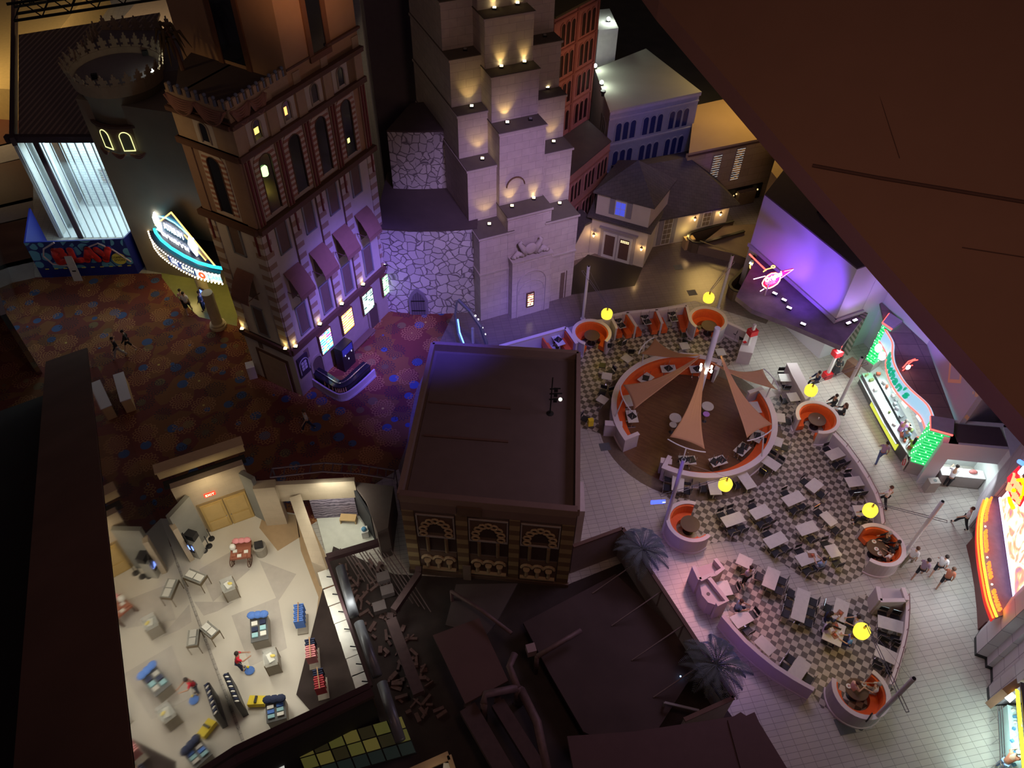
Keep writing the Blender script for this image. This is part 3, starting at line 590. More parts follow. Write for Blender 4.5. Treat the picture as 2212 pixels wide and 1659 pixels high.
# terrace uplights (pixel of the lens, terrace height) 
TL = [((1057, 486), 6.86, 1, 'lower left terrace of the temple'), ((1106, 447), 7.91, 1, 'left of the pair on the temple portal terrace'), ((1153, 430), 7.91, 1, 'right of the pair on the temple portal terrace'), ((1209, 441), 6.86, 1, 'lower right terrace of the temple'),
      ((1042, 345), 10.61, 1, 'second left terrace of the temple'), ((1196, 308), 10.63, 0.6, 'second right terrace of the temple'), ((1096, 267), 12.86, 1, 'second middle terrace of the temple'),
      ((1019, 232), 13.44, 1.2, 'third left terrace of the temple'), ((1183, 191), 13.44, 1, 'third right terrace of the temple'), ((1083, 146), 15.68, 1, 'left of the pair on the third middle terrace'), ((1133, 136), 15.68, 1, 'right of the pair on the third middle terrace'),
      ((1068, 20), 18.51, 1, 'left of the pair on the top middle terrace'), ((1118, 10), 18.51, 1, 'right of the pair on the top middle terrace')]
bk = -FT2.n
for (px, py), z, e, lab in TL:
    p = G(px, py, z); uplight(p, (bk.x * 0.45, bk.y * 0.45), 42 * e, label='warm floodlight on the ' + lab, spot=84, r=0.04)
for (px, py), z, lab in (((1005, 109), 16.3, 'unlit floodlight on the fourth left temple terrace'), ((1177, 79), 16.3, 'unlit floodlight on the fourth right temple terrace'), ((1146, 259), 12.86, 'unlit floodlight on the second middle temple terrace')):
    uplight(G(px, py, z), (0, 0), label=lab, on=False)
# ================================================================ RED BRICK HOUSE (two heights), triple arched windows
RBR = mat('terracotta_plaster', (0.42, 0.20, 0.17), 0.85, noise=0.15)
RBD = mat('terracotta_trim', (0.30, 0.12, 0.10), 0.85)
brick = Thing('terracotta_building', 'terracotta building with triple arched windows beside the temple', 'building', (4.3, 49, 0))
lowA = Vector((3.55, 47.5, 0)); lowB = Vector((6.85, 52.4, 0)); FK = Face(lowA, lowB - lowA); LK = (lowB - lowA).length
m = MB(); m.prism([FK.p(-1.2, 0), FK.p(LK, 0), Vector((5.2, 55.6, 0)), Vector((0.5, 58, 0)), Vector((1.5, 50, 0))], 0, 6.0); brick.part('lower_wall', m, RBR)
m = MB(); m.prism([FK.p(-1.2, 0, 0.06), FK.p(LK, 0, 0.06), Vector((5.2, 55.6, 0)), Vector((0.5, 58, 0)), Vector((1.5, 50, 0))], 6.0, 6.1); brick.part('lower_roof', m, ROOFB)
upA = Vector((2.2, 51.4, 0)); upB = Vector((5.35, 55.5, 0)); FU = Face(upA, upB - upA); LU = (upB - upA).length
m = MB(); m.prism([FU.p(0, 0), FU.p(LU, 0), FU.p(LU, 0, -4), FU.p(0, 0, -4)], 6.1, 15.2); brick.part('upper_wall', m, RBR)
m = MB(); m.prism([FU.p(-0.05, 0, 0.12), FU.p(LU + 0.05, 0, 0.12), FU.p(LU, 0, -4), FU.p(0, 0, -4)], 15.2, 15.35); brick.part('upper_roof', m, mat('moss_roof', (0.12, 0.12, 0.06), 0.95))
DKG = mat('dark_glazing', (0.03, 0.015, 0.015), 0.35)
def triple(F, thing, uc, z0, z1, w=0.42, gap=0.58, gm=DKG, fm=RBR, n=3):
    for k in range(n):
        u = uc + (k - (n - 1) / 2) * gap
        m = MB(); F.shape(m, archpts(u, w, z0, z1), -0.03, 0.02); wd = thing.part('arched_window', m, gm)
        m = MB(); F.ring(m, archpts(u, w, z0, z1), archpts(u, w, z0, z1, e=0.07), 0.0, 0.07); thing.part('window_arch', m, fm, sub=wd)
for z0 in (6.5, 8.7, 10.9, 13.0):
    triple(FU, brick, 3.95, z0, z0 + 1.55); triple(FU, brick, 1.55, z0, z0 + 1.55, n=3)
    m = MB(); FU.box(m, 0, LU, z0 + 1.85, z0 + 1.95, 0, 0.07); brick.part('string_course', m, RBD)
for z0 in (1.3, 3.6):
    for uc in (1.2, 3.1, 4.9): triple(FK, brick, uc, z0, z0 + 1.4, 0.38, 0.5)
    m = MB(); FK.box(m, -1.2, LK, z0 + 1.65, z0 + 1.75, 0, 0.07); brick.part('string_course', m, RBD)
for u in (2.75, 5.2):
    m = MB(); FU.box(m, u - 0.2, u + 0.02, 6.1, 15.2, 0, 0.06); brick.part('pilaster', m, RBD)
# ================================================================ GREY HOUSE
GB = mat('grey_blue_plaster', (0.36, 0.38, 0.42), 0.85, noise=0.12)
grey = Thing('grey_building', 'grey two storey building with pale flat roof and rows of arched windows', 'building', (10, 55, 0))
gA = Vector((6.65, 53.05, 0)); gB = Vector((13.65, 56.34, 0)); FG = Face(gA, gB - gA); LG = (gB - gA).length
gC = Vector((10.26, 63.44, 0)); gD = Vector((5.88, 59.6, 0))
m = MB(); m.prism([gA, gB, gC, gD], 0, 8.0); grey.part('wall', m, GB)
m = MB(); m.prism([gA + Vector((-0.05, -0.1, 0)), gB + Vector((0.1, -0.1, 0)), gC, gD], 8.0, 8.12); grey.part('roof', m, mat('pale_roof', (0.40, 0.42, 0.34), 0.9, nscale=0.5))
NAVY = mat('navy_glazing', (0.03, 0.04, 0.14), 0.2)
for row, z0 in enumerate((5.5, 3.2)):
    for uc in (1.5, 3.85, 6.15): triple(FG, grey, uc, z0, z0 + 1.45, 0.46, 0.62, NAVY, GB)
    m = MB(); FG.box(m, 0, LG, z0 - 0.3, z0 - 0.18, 0, 0.09); grey.part('string_course', m, mat('grey_trim', (0.46, 0.47, 0.5), 0.8))
m = MB(); FG.box(m, 0, LG, 7.35, 7.45, 0, 0.08); FG.box(m, -0.05, LG + 0.05, 7.8, 8.0, 0, 0.12); grey.part('cornice', m, mat('grey_trim', (0.46, 0.47, 0.5), 0.8))
FGl = Face(gD, gA - gD)
for uc in (4.9,):
    triple(FGl, grey, uc, 5.3, 6.7, 0.42, 0.6, DKG, GB)
box_ = [(6.2, 62.0), (7.8, 62.6), (7.4, 66.0), (5.6, 65.5)]
m = MB(); m.prism([Vector(p) for p in [(6.15, 62.2), (7.75, 62.75), (7.3, 66.5), (5.6, 66)]], 7.0, 10.0); single('roof_box', m, mat('white_plaster', (0.62, 0.62, 0.58), 0.8), 'white plant box standing behind the pale grey roof', 'box')
RFL = [((1314, 46), 10.05, 'behind on the white box'), ((1285, 147), 8.2, 'upper one of two at the pale roof edge'), ((1299, 183), 8.2, 'lower one of two at the pale roof edge')]
for (px, py), z, lab in RFL:
    p = G(px, py, z); t = Thing('floodlight', 'cold white floodlight, the ' + lab, 'lamp', p)
    m = MB(); m.box(p + Vector((0, 0, 0.06)), (0.3, 0.2, 0.12)); t.part('housing', m, mat('black_metal', (0.03, 0.03, 0.03), 0.5, 0.6))
    m = MB(); m.ball(p + Vector((0, -0.02, 0.2)), 0.15, 8); t.part('lens', m, glow('cold_lens', (0.9, 1.0, 0.95), 40))
    lamp('POINT', p + Vector((0.1, -0.3, 0.6)), 60, (0.9, 1.0, 0.85), size=0.12, name='roof_flood')
t = single('roof_vent', MB().lathe([(0.12, 0), (0.12, 0.25), (0.2, 0.27), (0.2, 0.4)], G(1302, 207, 8.12), 12), mat('black_metal', (0.03, 0.03, 0.03), 0.5, 0.6), 'small dark vent standing on the pale roof edge', 'vent')
# dark low roof behind
slab('roof_back', [Vector(p) for p in [(7.9, 64), (10.4, 63.6), (14.5, 59.0), (30, 66), (34, 110), (0, 110), (4, 66)]], 3.0, mat('olive_dark_roof', (0.075, 0.07, 0.05), 0.95, noise=0.3, nscale=0.6), 0.3)
# ================================================================ AMBER HALL, far right
AMB = brickmat('amber_sandstone', (0.55, 0.42, 0.24), (0.48, 0.36, 0.2), (0.38, 0.28, 0.15), w=2.2, h=0.6, msize=0.02, mottle=0.12)
hall = Thing('amber_hall_building', 'amber lit sandstone hall with tall narrow posters, behind the cottage', 'building', (17, 54, 0))
hA = G(1488, 331, 5.5); hB = G(1680, 292, 5.5); hA.z = hB.z = 0; FH = Face(hA, hB - hA); LH = (hB - hA).length
hC = G(1606, 205, 5.5); hD = G(1500, 228, 5.5)
m = MB(); m.prism([hA, hB, hC, hD], 5.3, 5.5); hall.part('roof', m, mat('sand_roof', (0.50, 0.36, 0.20), 0.9, nscale=0.4))
m = MB(); FH.box(m, 0, LH + 0.5, 0, 5.3, -0.3, 0); hall.part('wall', m, AMB)
m = MB(); FH.box(m, 0, LH + 0.5, 5.2, 5.32, -0.05, 0.08); hall.part('roof_edge', m, BEAM)
for u0, u1, z0, z1, mm in ((2.3, 3.0, 2.1, 4.8, posterm('poster_hall_a', (0.03, 0.02, 0.02), (0.3, 0.12, 0.03), (0.06, 0.03, 0.02), 0)), (4.3, 5.0, 2.3, 5.0, posterm('poster_hall_b', (0.35, 0.12, 0.02), (0.02, 0.01, 0.01), (0.5, 0.2, 0.03), 1))):
    mm.node_tree.nodes['Principled BSDF'].inputs['Emission Strength'].default_value = 0.35
    m = MB(); FH.box(m, u0 - 0.08, u1 + 0.08, z0 - 0.08, z1 + 0.08, 0, 0.06); f = hall.part('banner_frame', m, TANP); m = MB(); FH.box(m, u0, u1, z0, z1, 0.06, 0.08); hall.part('banner', m, mm, sub=f)
m = MB(); FH.box(m, 3.4, 7.6, 0.05, 1.4, 0.0, 0.1); hall.part('dark_opening', m, mat('black_opening', (0.012, 0.01, 0.008), 0.6))
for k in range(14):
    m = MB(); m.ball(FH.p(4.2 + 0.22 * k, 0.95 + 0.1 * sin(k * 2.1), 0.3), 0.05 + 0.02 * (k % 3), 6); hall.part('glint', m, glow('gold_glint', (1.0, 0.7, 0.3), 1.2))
tw = [G(1680, 300, 5.0), G(1750, 378, 4.2), G(1690, 412, 0.0), G(1640, 470, 0.0)]
m = MB(); FW = Face(Vector((20.9, 55.6, 0)), Vector((18.8, 51.2, 0)) - Vector((20.9, 55.6, 0)))
m.prism([Vector((20.6, 55.9, 0)), Vector((18.95, 51.5, 0)), Vector((20.0, 47.0, 0)), Vector((26, 46, 0)), Vector((27, 58, 0))], 0, 4.4); hall.part('side_wall', m, mat('tan_side', (0.52, 0.38, 0.22), 0.9))
t = single('planter_screen', MB().box(G(1610, 425, 0.6) , (1.6, 0.4, 1.2), 0.4), stripemat('slatted_tan', (0.10, 0.06, 0.03), (0.5, 0.38, 0.2), 0.13, 1), 'low slatted screen in front of the dark hall opening', 'screen')
lamp('POINT', G(1740, 365, 3.5), 90, (1.0, 0.95, 0.8), size=0.2, name='hall_side_lamp')
m = MB(); m.box(G(1738, 366, 4.3), (0.7, 0.35, 0.12), 0.4); single('wall_light', m, glow('cool_fixture', (0.8, 1.0, 0.9), 6), 'cool white wall light at the edge of the brown slab', 'lamp')
# ================================================================ COTTAGE with slate roofs
CW = mat('cottage_render', (0.62, 0.55, 0.46), 0.85, nscale=1.2); SLATE = brickmat('slate_roof', (0.095, 0.085, 0.085), (0.12, 0.10, 0.095), (0.06, 0.05, 0.05), w=0.35, h=0.22, msize=0.01, mottle=0.25)
WHT = mat('white_woodwork', (0.65, 0.63, 0.58), 0.6); SHUT = mat('grey_shutter', (0.28, 0.26, 0.28), 0.7)
cot = Thing('cottage_building', 'cream cottage building with hipped slate roofs and white double doors', 'building', (8, 47, 0))
c1 = Vector((5.5, 47.0, 0)); c2 = Vector((9.36, 45.28, 0)); FC = Face(c1, c2 - c1); LC = (c2 - c1).length
c3 = Vector((10.35, 47.75, 0)); c4 = Vector((16.0, 49.75, 0))
m = MB(); m.prism([c1, c2, c3, Vector((9.5, 50, 0)), Vector((6.5, 51.5, 0))], 0, 3.2); cot.part('lower_wall', m, CW)
m = MB(); m.prism([FC.p(-0.3, 0, 0.3), FC.p(LC + 0.25, 0, 0.3), c3 + Vector((0.3, -0.2, 0)), Vector((9.7, 50, 0)), Vector((6.5, 51.5, 0))], 3.2, 3.38); cot.part('lower_roof', m, SLATE)
# upper room
e = [FC.p(0.15, 0, -0.15), FC.p(LC - 0.15, 0, -0.15), FC.p(LC + 0.2, 0, -3.6), FC.p(0.3, 0, -4.2)]
m = MB(); m.prism(e, 3.38, 5.35); cot.part('upper_wall', m, CW)
ap = (e[0] + e[1] + e[2] + e[3]) / 4 + Vector((0, 0.2, 0)); ap.z = 7.1
e2 = [FC.p(-0.1, 5.3, 0.15), FC.p(LC + 0.15, 5.3, 0.15), FC.p(LC + 0.5, 5.3, -3.9), FC.p(0.1, 5.3, -4.5)]
e3 = [v - Vector((0, 0, 0.12)) for v in e2]
m = MB(); m.add(e2 + [ap] + e3, [(0, 1, 4), (1, 2, 4), (2, 3, 4), (3, 0, 4), (5, 6, 1, 0), (6, 7, 2, 1), (7, 8, 3, 2), (8, 5, 0, 3), (8, 7, 6, 5)]); cot.part('hipped_roof', m, SLATE)
# right wing
FD = Face(c3, c4 - c3); LD = (c4 - c3).length
m = MB(); m.prism([c3 - Vector((0.6, 0.6, 0)), c3, c4, FD.p(LD, 0, -3.5), FD.p(0, 0, -3.5)], 0, 2.9); cot.part('wing_wall', m, CW)
r = [FD.p(-1.0, 2.85, 0.5), FD.p(LD + 0.5, 2.85, 0.5), FD.p(LD - 2.2, 5.0, -3.4), FD.p(-1.4, 5.0, -3.4)]
m = MB(); m.add(r + [v - Vector((0, 0, 0.15)) for v in r], [(0, 1, 2, 3), (7, 6, 5, 4), (0, 4, 5, 1), (1, 5, 6, 2), (2, 6, 7, 3), (3, 7, 4, 0)]); cot.part('wing_roof', m, SLATE)
r = [FD.p(LD + 0.5, 2.85, 0.5), FD.p(LD + 0.5, 2.85, -7.5), FD.p(LD - 2.2, 5.0, -3.4), FD.p(-1.4, 5.0, -3.4), FD.p(-1.0, 2.85, -7.5)]
m = MB(); m.add(r, [(0, 1, 2), (2, 1, 4, 3)]); cot.part('wing_roof_back', m, SLATE)
# entrance doors, canopy frame, lanterns
m = MB(); FC.box(m, 0.75, 3.45, 0, 2.5, 0, 0.08); FC.box(m, 0.65, 3.55, 2.5, 2.62, 0, 0.2); su = cot.part('door_surround', m, mat('grey_stone_trim', (0.38, 0.34, 0.33), 0.8))
for u0 in (1.0, 2.12):
    m = MB(); FC.box(m, u0, u0 + 1.06, 0.03, 2.25, 0.08, 0.13); dd = cot.part('door', m, WHT)
    m = MB(); FC.box(m, u0 + 0.16, u0 + 0.9, 0.3, 2.05, 0.13, 0.14); cot.part('lattice_pane', m, stripemat('lattice_pane', (0.10, 0.05, 0.04), (0.2, 0.13, 0.1), 0.1, 1, 0.7), sub=dd)
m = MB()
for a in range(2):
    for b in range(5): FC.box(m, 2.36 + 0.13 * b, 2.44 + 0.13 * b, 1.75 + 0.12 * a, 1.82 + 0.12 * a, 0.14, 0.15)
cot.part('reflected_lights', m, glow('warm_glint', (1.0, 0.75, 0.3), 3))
uw = 1.95
m = MB(); FC.box(m, uw - 0.42, uw + 0.42, 3.75, 4.95, -0.15, -0.05); wf = cot.part('upstairs_window', m, WHT)
m = MB(); [FC.box(m, uw - 0.35 + 0.36 * k, uw - 0.02 + 0.36 * k, 3.82 + 0.54 * j, 4.32 + 0.54 * j, -0.05, -0.04) for k in (0, 1) for j in (0, 1)]; cot.part('blue_pane', m, glow('blue_pane', (0.10, 0.12, 0.9), 0.7), sub=wf)
for s in (-1, 1):
    m = MB(); FC.box(m, uw + s * 0.62 - 0.2, uw + s * 0.62 + 0.2, 3.72, 4.98, -0.15, -0.07); cot.part('shutter', m, SHUT)
def longwin(F, u, z0, z1, w, sh, d=0.0):
    m = MB(); F.box(m, u - w / 2, u + w / 2, z0, z1, d, d + 0.07); wf = cot.part('window', m, WHT)
    n = max(2, int((z1 - z0) / 0.4)); m = MB()
    for k in range(n):
        for j in (0, 1): F.box(m, u - w / 2 + 0.06 + j * (w - 0.08) / 2, u - 0.02 + j * (w - 0.08) / 2, z0 + 0.06 + k * (z1 - z0 - 0.06) / n, z0 + (k + 1) * (z1 - z0 - 0.06) / n, d + 0.07, d + 0.08)
    cot.part('panes', m, mat('curtained_pane', (0.22, 0.18, 0.13), 0.4), sub=wf)
    for s in (-1, 1):
        m = MB(); F.box(m, u + s * (w / 2 + sh / 2 + 0.03) - sh / 2, u + s * (w / 2 + sh / 2 + 0.03) + sh / 2, z0, z1, d, d + 0.06); cot.part('shutter', m, SHUT)
longwin(FD, 0.95, 0.12, 2.45, 0.75, 0.32); longwin(FD, 4.15, 1.1, 2.35, 0.7, 0.3)
for p, n in ((FC.p(0.3, 1.75, 0.2), 'left of the cottage doors'), (FC.p(3.95, 1.75, 0.2), 'right of the cottage doors'), (FD.p(3.05, 2.05, 0.2), 'left of the small shuttered window'), (FD.p(5.2, 2.05, 0.2), 'right of the small shuttered window')):
    t = Thing('wall_lantern', 'glowing brass wall lantern ' + n, 'lantern', p)
    m = MB(); m.lathe([(0.05, -0.14), (0.10, 0.08), (0.02, 0.18)], p, 8); t.part('lamp_glass', m, glow('lantern_glass', (1.0, 0.62, 0.25), 14))
    m = MB(); m.lathe([(0.12, 0.08), (0.03, 0.22), (0.01, 0.3)], p, 8); t.part('cap', m, BEAM)
    lamp('POINT', p + (FC.n if 'doors' in n else FD.n) * 0.2, 9, (1.0, 0.6, 0.22), size=0.06, name='lantern_light')
# side wall left of the entrance with small lean-to roof
m = MB(); m.prism([Vector((4.05, 44.6, 0)), Vector((4.5, 46.8, 0)), Vector((5.6, 47.1, 0)), Vector((5.0, 48.5, 0)), Vector((3.2, 47, 0))], 0, 2.6); cot.part('porch_wall', m, CW)
m = MB(); m.prism([Vector((4.2, 44.3, 0)), Vector((5.0, 46.6, 0)), Vector((5.6, 47.1, 0)), Vector((4.8, 48.5, 0)), Vector((3.1, 47, 0))], 2.6, 2.75); cot.part('porch_roof', m, SLATE)
# ================================================================ ESCALATOR WELLS
BRONZE = mat('bronze_panel', (0.28, 0.22, 0.15), 0.3, 0.7); RUB = mat('black_rubber', (0.02, 0.02, 0.02), 0.4)
def escalator(a, b, w, label, z1=1.0, col=BRONZE):
    a = Vector(a); b = Vector(b); d = (b - a).normalized(); n = Vector((-d.y, d.x, 0)); t = Thing('escalator_balustrade', label, 'escalator', (a + b) / 2)
    pts = [a + n * w / 2, b + n * w / 2]; 
    path = [b + n * w / 2, a + n * w / 2] + [a + n * (w / 2) * cos(k * pi / 6) - d * (w / 2) * sin(k * pi / 6) for k in range(1, 6)] + [a - n * w / 2, b - n * w / 2]
    m = MB(); m.pathwall(path, 0.12, 0, z1 - 0.08); t.part('panel', m, col)
    m = MB(); m.pathwall(path, 0.2, z1 - 0.08, z1); t.part('handrail', m, RUB)
    m = MB(); m.prism([a + n * w / 2, b + n * w / 2, b - n * w / 2, a - n * w / 2], -0.0, 0.03); t.part('well', m, mat('steel_steps', (0.06, 0.06, 0.05), 0.3, 0.6)); return t
escalator(G(1502, 535, 0), G(1590, 510, 0), 1.4, 'bronze escalator balustrade with a rounded end below the cottage wing')
escalator(G(1590, 640, 0), G(1650, 575, 0), 1.3, 'dark escalator balustrade beside the dark pylon sign')
t = Thing('planter_wall', 'brown bronze faced wall with a rail along the escalator well', 'wall', (15, 47, 0))
m = MB(); m.prism([G(1505, 548), G(1640, 580), G(1700, 570), G(1650, 500), G(1560, 505)], 0, 0.75); t.part('wall_block', m, mat('mocha_panel', (0.22, 0.16, 0.12), 0.5))
m = MB(); m.tube([G(1512, 520, 1.0), G(1620, 560, 1.0)], 0.04); t.part('rail', m, mat('brass_rail', (0.6, 0.5, 0.3), 0.3, 0.8))
t = Thing('litter_bin', 'small tan litter bin at the escalator end', 'bin', G(1485, 540))
m = MB(); m.box(G(1485, 535) + Vector((0, 0, 0.45)), (0.75, 0.55, 0.9), 0.3); t.part('bin_body', m, mat('tan_box', (0.55, 0.38, 0.18), 0.6)); lamp('POINT', G(1487, 505, 1.1), 14, (1, 0.7, 0.2), size=0.1, name='bin_glow')
# floor lamps spill on pavement
# ================================================================ DRUM TOWER and its building
OL = mat('olive_plaster', (0.36, 0.30, 0.22), 0.9, nscale=0.8)
drum = Thing('drum_tower', 'round olive tower building crowned with a fretted parapet', 'building', (-24.1, 45.2, 0))
dc = (-24.1, 45.15)
m = MB(); m.prism([Vector(p) for p in [(-26.4, 43.6), (-19.2, 42.0), (-16.3, 35.8), (-14, 44), (-20, 51), (-27, 51)]], 0, 13.0); drum.part('wall', m, OL)
m = MB(); m.lathe([(1.55, 3.5), (1.6, 8.3), (1.75, 9.1), (2.35, 9.9), (2.4, 11.6)], (dc[0], dc[1], 0), 40); drum.part('drum', m, OL, smooth=True)
m = MB(); m.lathe([(2.4, 11.55), (2.52, 11.6), (2.52, 11.75), (2.35, 11.8)], (dc[0], dc[1], 0), 40, cap=False); drum.part('cornice', m, BEAM)
m = MB(); m.lathe([(2.3, 11.7), (2.3, 13.9), (2.45, 14.0)], (dc[0], dc[1], 0), 40); drum.part('upper_drum', m, OL, smooth=True)
m = MB(); m.lathe([(2.42, 14.0), (2.42, 14.05)], (dc[0], dc[1], 0), 40); drum.part('roof_disc', m, mat('grey_mauve_roof', (0.26, 0.23, 0.23), 0.9))
m = MB(); m.lathe([(2.38, 13.55), (2.62, 13.6), (2.75, 14.35), (2.62, 14.35), (2.45, 14.0)], (dc[0], dc[1], 0), 40, cap=False); drum.part('crown_band', m, mat('crown_plaster', (0.46, 0.36, 0.24), 0.8))
STEPM = [(-0.28, 0), (-0.28, 0.15), (-0.14, 0.15), (-0.14, 0.28), (-0.26, 0.28), (-0.26, 0.48), (-0.12, 0.48), (-0.12, 0.66), (-0.04, 0.66), (-0.04, 0.82), (0.04, 0.82), (0.04, 0.66), (0.12, 0.66), (0.12, 0.48), (0.26, 0.48), (0.26, 0.28), (0.14, 0.28), (0.14, 0.15), (0.28, 0.15), (0.28, 0)]
for k in range(26):
    a = 2 * pi * k / 26; c = Vector((dc[0] + 2.68 * cos(a), dc[1] + 2.68 * sin(a), 0)); F = Face(c, Vector((-sin(a), cos(a), 0)))
    m = MB(); vs = []
    for dd in (-0.04, 0.04):
        for u, z in STEPM: vs.append(F.p(u, 14.3 + z, dd + z * 0.25))
    n = len(STEPM); m.add(vs, [tuple(range(n))[::-1], tuple(range(n, 2 * n))] + [(i, (i + 1) % n, n + (i + 1) % n, n + i) for i in range(n)])
    drum.part('crown_merlon', m, mat('crown_plaster', (0.46, 0.36, 0.24), 0.8))
for k in range(5):
    a = radians(-150 + 33 * k); c = Vector((dc[0] + 2.36 * cos(a), dc[1] + 2.36 * sin(a), 0)); F = Face(c, Vector((-sin(a), cos(a), 0)))
    m = MB(); F.shape(m, archpts(0, 0.66, 10.15, 11.35), -0.06, 0.05); wd = drum.part('lattice_window', m, stripemat('lattice_gold', (0.35, 0.36, 0.2), (0.16, 0.17, 0.1), 0.07, 1, 0.5, rot=0.8) if 'lattice_gold' not in MATS else MATS['lattice_gold'])
    m = MB(); F.ring(m, archpts(0, 0.62, 10.15, 11.33), archpts(0, 0.70, 10.1, 11.37), 0.03, 0.07); F.box(m, -0.35, 0.35, 10.1, 10.16, 0.03, 0.07); drum.part('glowing_edge', m, glow('lime_edge', (0.85, 0.85, 0.35), 1.5), sub=wd)
for k in range(6):
    a = radians(-155 + 27 * k); F = Face(Vector((dc[0] + 2.42 * cos(a), dc[1] + 2.42 * sin(a), 0)), Vector((-sin(a), cos(a), 0)))
    drum.part('drapery_swag', swag(F, -0.45, 0.45, 9.95, 3), mat('swag_cloth', (0.30, 0.16, 0.13), 0.9))
# platform with its own fretted edge behind
pl = [(-27.0, 48.2), (-27.2, 50.9), (-18.6, 51.2), (-17.5, 46.5), (-21.5, 45.2), (-26.2, 45.0)]
m = MB(); m.prism([Vector(p) for p in pl], 13.0, 14.0); drum.part('platform', m, mat('grey_mauve_roof', (0.26, 0.23, 0.23), 0.9))
for A, B in (((-26.6, 45.6), (-27.3, 50.9)), ((-27.3, 50.9), (-18.6, 51.2))):
    A = Vector((A[0], A[1], 0)); B = Vector((B[0], B[1], 0)); F = Face(A, B - A); n = int((B - A).length / 0.68)
    for k in range(n):
        m = MB(); F.shape(m, [(0.34 + 0.68 * k + u, 14.0 + z * 1.1) for u, z in STEPM], -0.04, 0.04); drum.part('fret_merlon', m, mat('crown_plaster', (0.46, 0.36, 0.24), 0.8))
p = G(331, 160, 14.05); t = Thing('floodlight', 'cold white floodlight burning on the round tower roof', 'lamp', p)
m = MB(); m.box(p + Vector((0, 0, 0.07)), (0.25, 0.18, 0.14)); t.part('housing', m, mat('black_metal', (0.03, 0.03, 0.03), 0.5, 0.6)); m = MB(); m.ball(p + Vector((0, 0, 0.2)), 0.11, 8); t.part('lens', m, glow('cold_lens', (0.9, 1.0, 0.95), 40))
lamp('SPOT', p + Vector((-0.2, 0.1, 0.5)), 90, (0.95, 1.0, 0.8), p + Vector((1.5, 0.6, 0.2)), 0.1, 100, name='crown_flood')
for (px, py), lab in (((206, 170), 'left'), ((315, 119), 'right')):
    p = G(px, py, 14.05); m = MB(); m.box(p + Vector((0, 0, 0.15)), (0.32, 0.22, 0.3), 0.3); single('roof_vent', m, mat('black_metal', (0.03, 0.03, 0.03), 0.5, 0.6), 'small black vent on the round tower roof, the %s one' % lab, 'vent')
# dark shrub and wire on the striped tower terrace
p = FR.p(0.9, 18.35, -2.0); t = Thing('dry_palm', 'dark drooping artificial palm standing on the tower terrace', 'plant', FR.p(2.4, 18.35, -5.2))
m = MB(); q = FR.p(2.4, 18.35, -5.2); m.tube([q, q + Vector((-0.1, 0.1, 1.0)), q + Vector((-0.3, 0.2, 2.0))], [0.12, 0.09, 0.06]); t.part('trunk', m, BEAM)
m = MB()
for k in range(16):
    a = k * 2.4; h = q + Vector((-0.3, 0.2, 2.0 - 0.05 * k)); o = Vector((cos(a), sin(a), 0)) * (0.5 + 0.2 * (k % 3)); m.tube([h, h + o * 0.6 + Vector((0, 0, 0.1)), h + o + Vector((0, 0, -0.5 - 0.03 * k))], [0.05, 0.09, 0.01], 5)
t.part('fronds', m, mat('dead_frond', (0.10, 0.07, 0.03), 0.9))
# ================================================================ GLAZED STORE with ribbed roof, and painted hoarding
store = Thing('glass_store_building', 'brightly lit glass fronted store building with a ribbed metal roof', 'building', (-31, 48, 0))
sA = G(40, 298, 8.2); sB = G(215, 298, 8.2); sC = G(345, 27, 8.2); sD = G(40, 75, 8.2)
m = MB(); m.prism([sA, sB + Vector((1.5, 0, 0)), sC, sD], 8.0, 8.2); store.part('ribbed_roof', m, stripemat('ribbed_roof', (0.20, 0.14, 0.11), (0.46, 0.33, 0.24), 0.42, 0, 0.62, 0.5, rot=0.0))
FSt = Face((sA.x, sA.y, 0), (sB - sA)); LS = (sB - sA).length + 3.0
m = MB(); FSt.box(m, -0.9, LS, 7.9, 8.35, -0.25, 0.12); store.part('eaves_beam', m, mat('plum_beam', (0.07, 0.035, 0.04), 0.6))
FS2 = Face(sA, sD - sA); m = MB(); FS2.box(m, -0.2, (sD - sA).length + 14, 7.8, 8.4, -0.2, -0.9 + 0.4); store.part('verge_beam', m, mat('plum_beam', (0.07, 0.035, 0.04), 0.6))
m = MB(); FSt.box(m, -0.6, LS, 0.0, 0.02, -8, 0.0); store.part('store_floor', m, mat('pale_store_floor', (0.6, 0.62, 0.62), 0.4))
m = MB(); FSt.box(m, 0.3, LS, 0, 7.9, -4.2, -4.0); bw = store.part('inner_wall', m, brickmat('pale_brick', (0.68, 0.70, 0.70), (0.6, 0.63, 0.64), (0.42, 0.45, 0.46), w=0.5, h=0.22, msize=0.02, mottle=0.1))
m = MB(); FSt.box(m, -0.6, -0.4, 0, 7.9, -4.0, 0); store.part('end_wall', m, mat('white_plaster', (0.62, 0.62, 0.58), 0.8))
for k in range(17):
    m = MB(); u = -0.3 + k * 0.55; FSt.box(m, u - 0.035, u + 0.035, 0, 7.9, -0.12, 0.0); store.part('mullion', m, mat('bright_metal', (0.72, 0.76, 0.78), 0.25, 0.7))
m = MB(); FSt.box(m, 0.85, 1.2, 0, 7.9, 0.0, 0.12); store.part('dark_post', m, mat('plum_beam', (0.07, 0.035, 0.04), 0.6))
m = MB(); FSt.box(m, -0.4, LS, 0, 7.9, -0.08, -0.05); store.part('glazing', m, glassmat('store_glass', (0.7, 0.85, 0.9), 0.12))
m = MB(); m.tube([FSt.p(0.2, 0, -1.6), FSt.p(0.2, 7.9, -1.6)], 0.35, 16); store.part('round_column', m, mat('gloss_white', (0.7, 0.74, 0.76), 0.2)); 
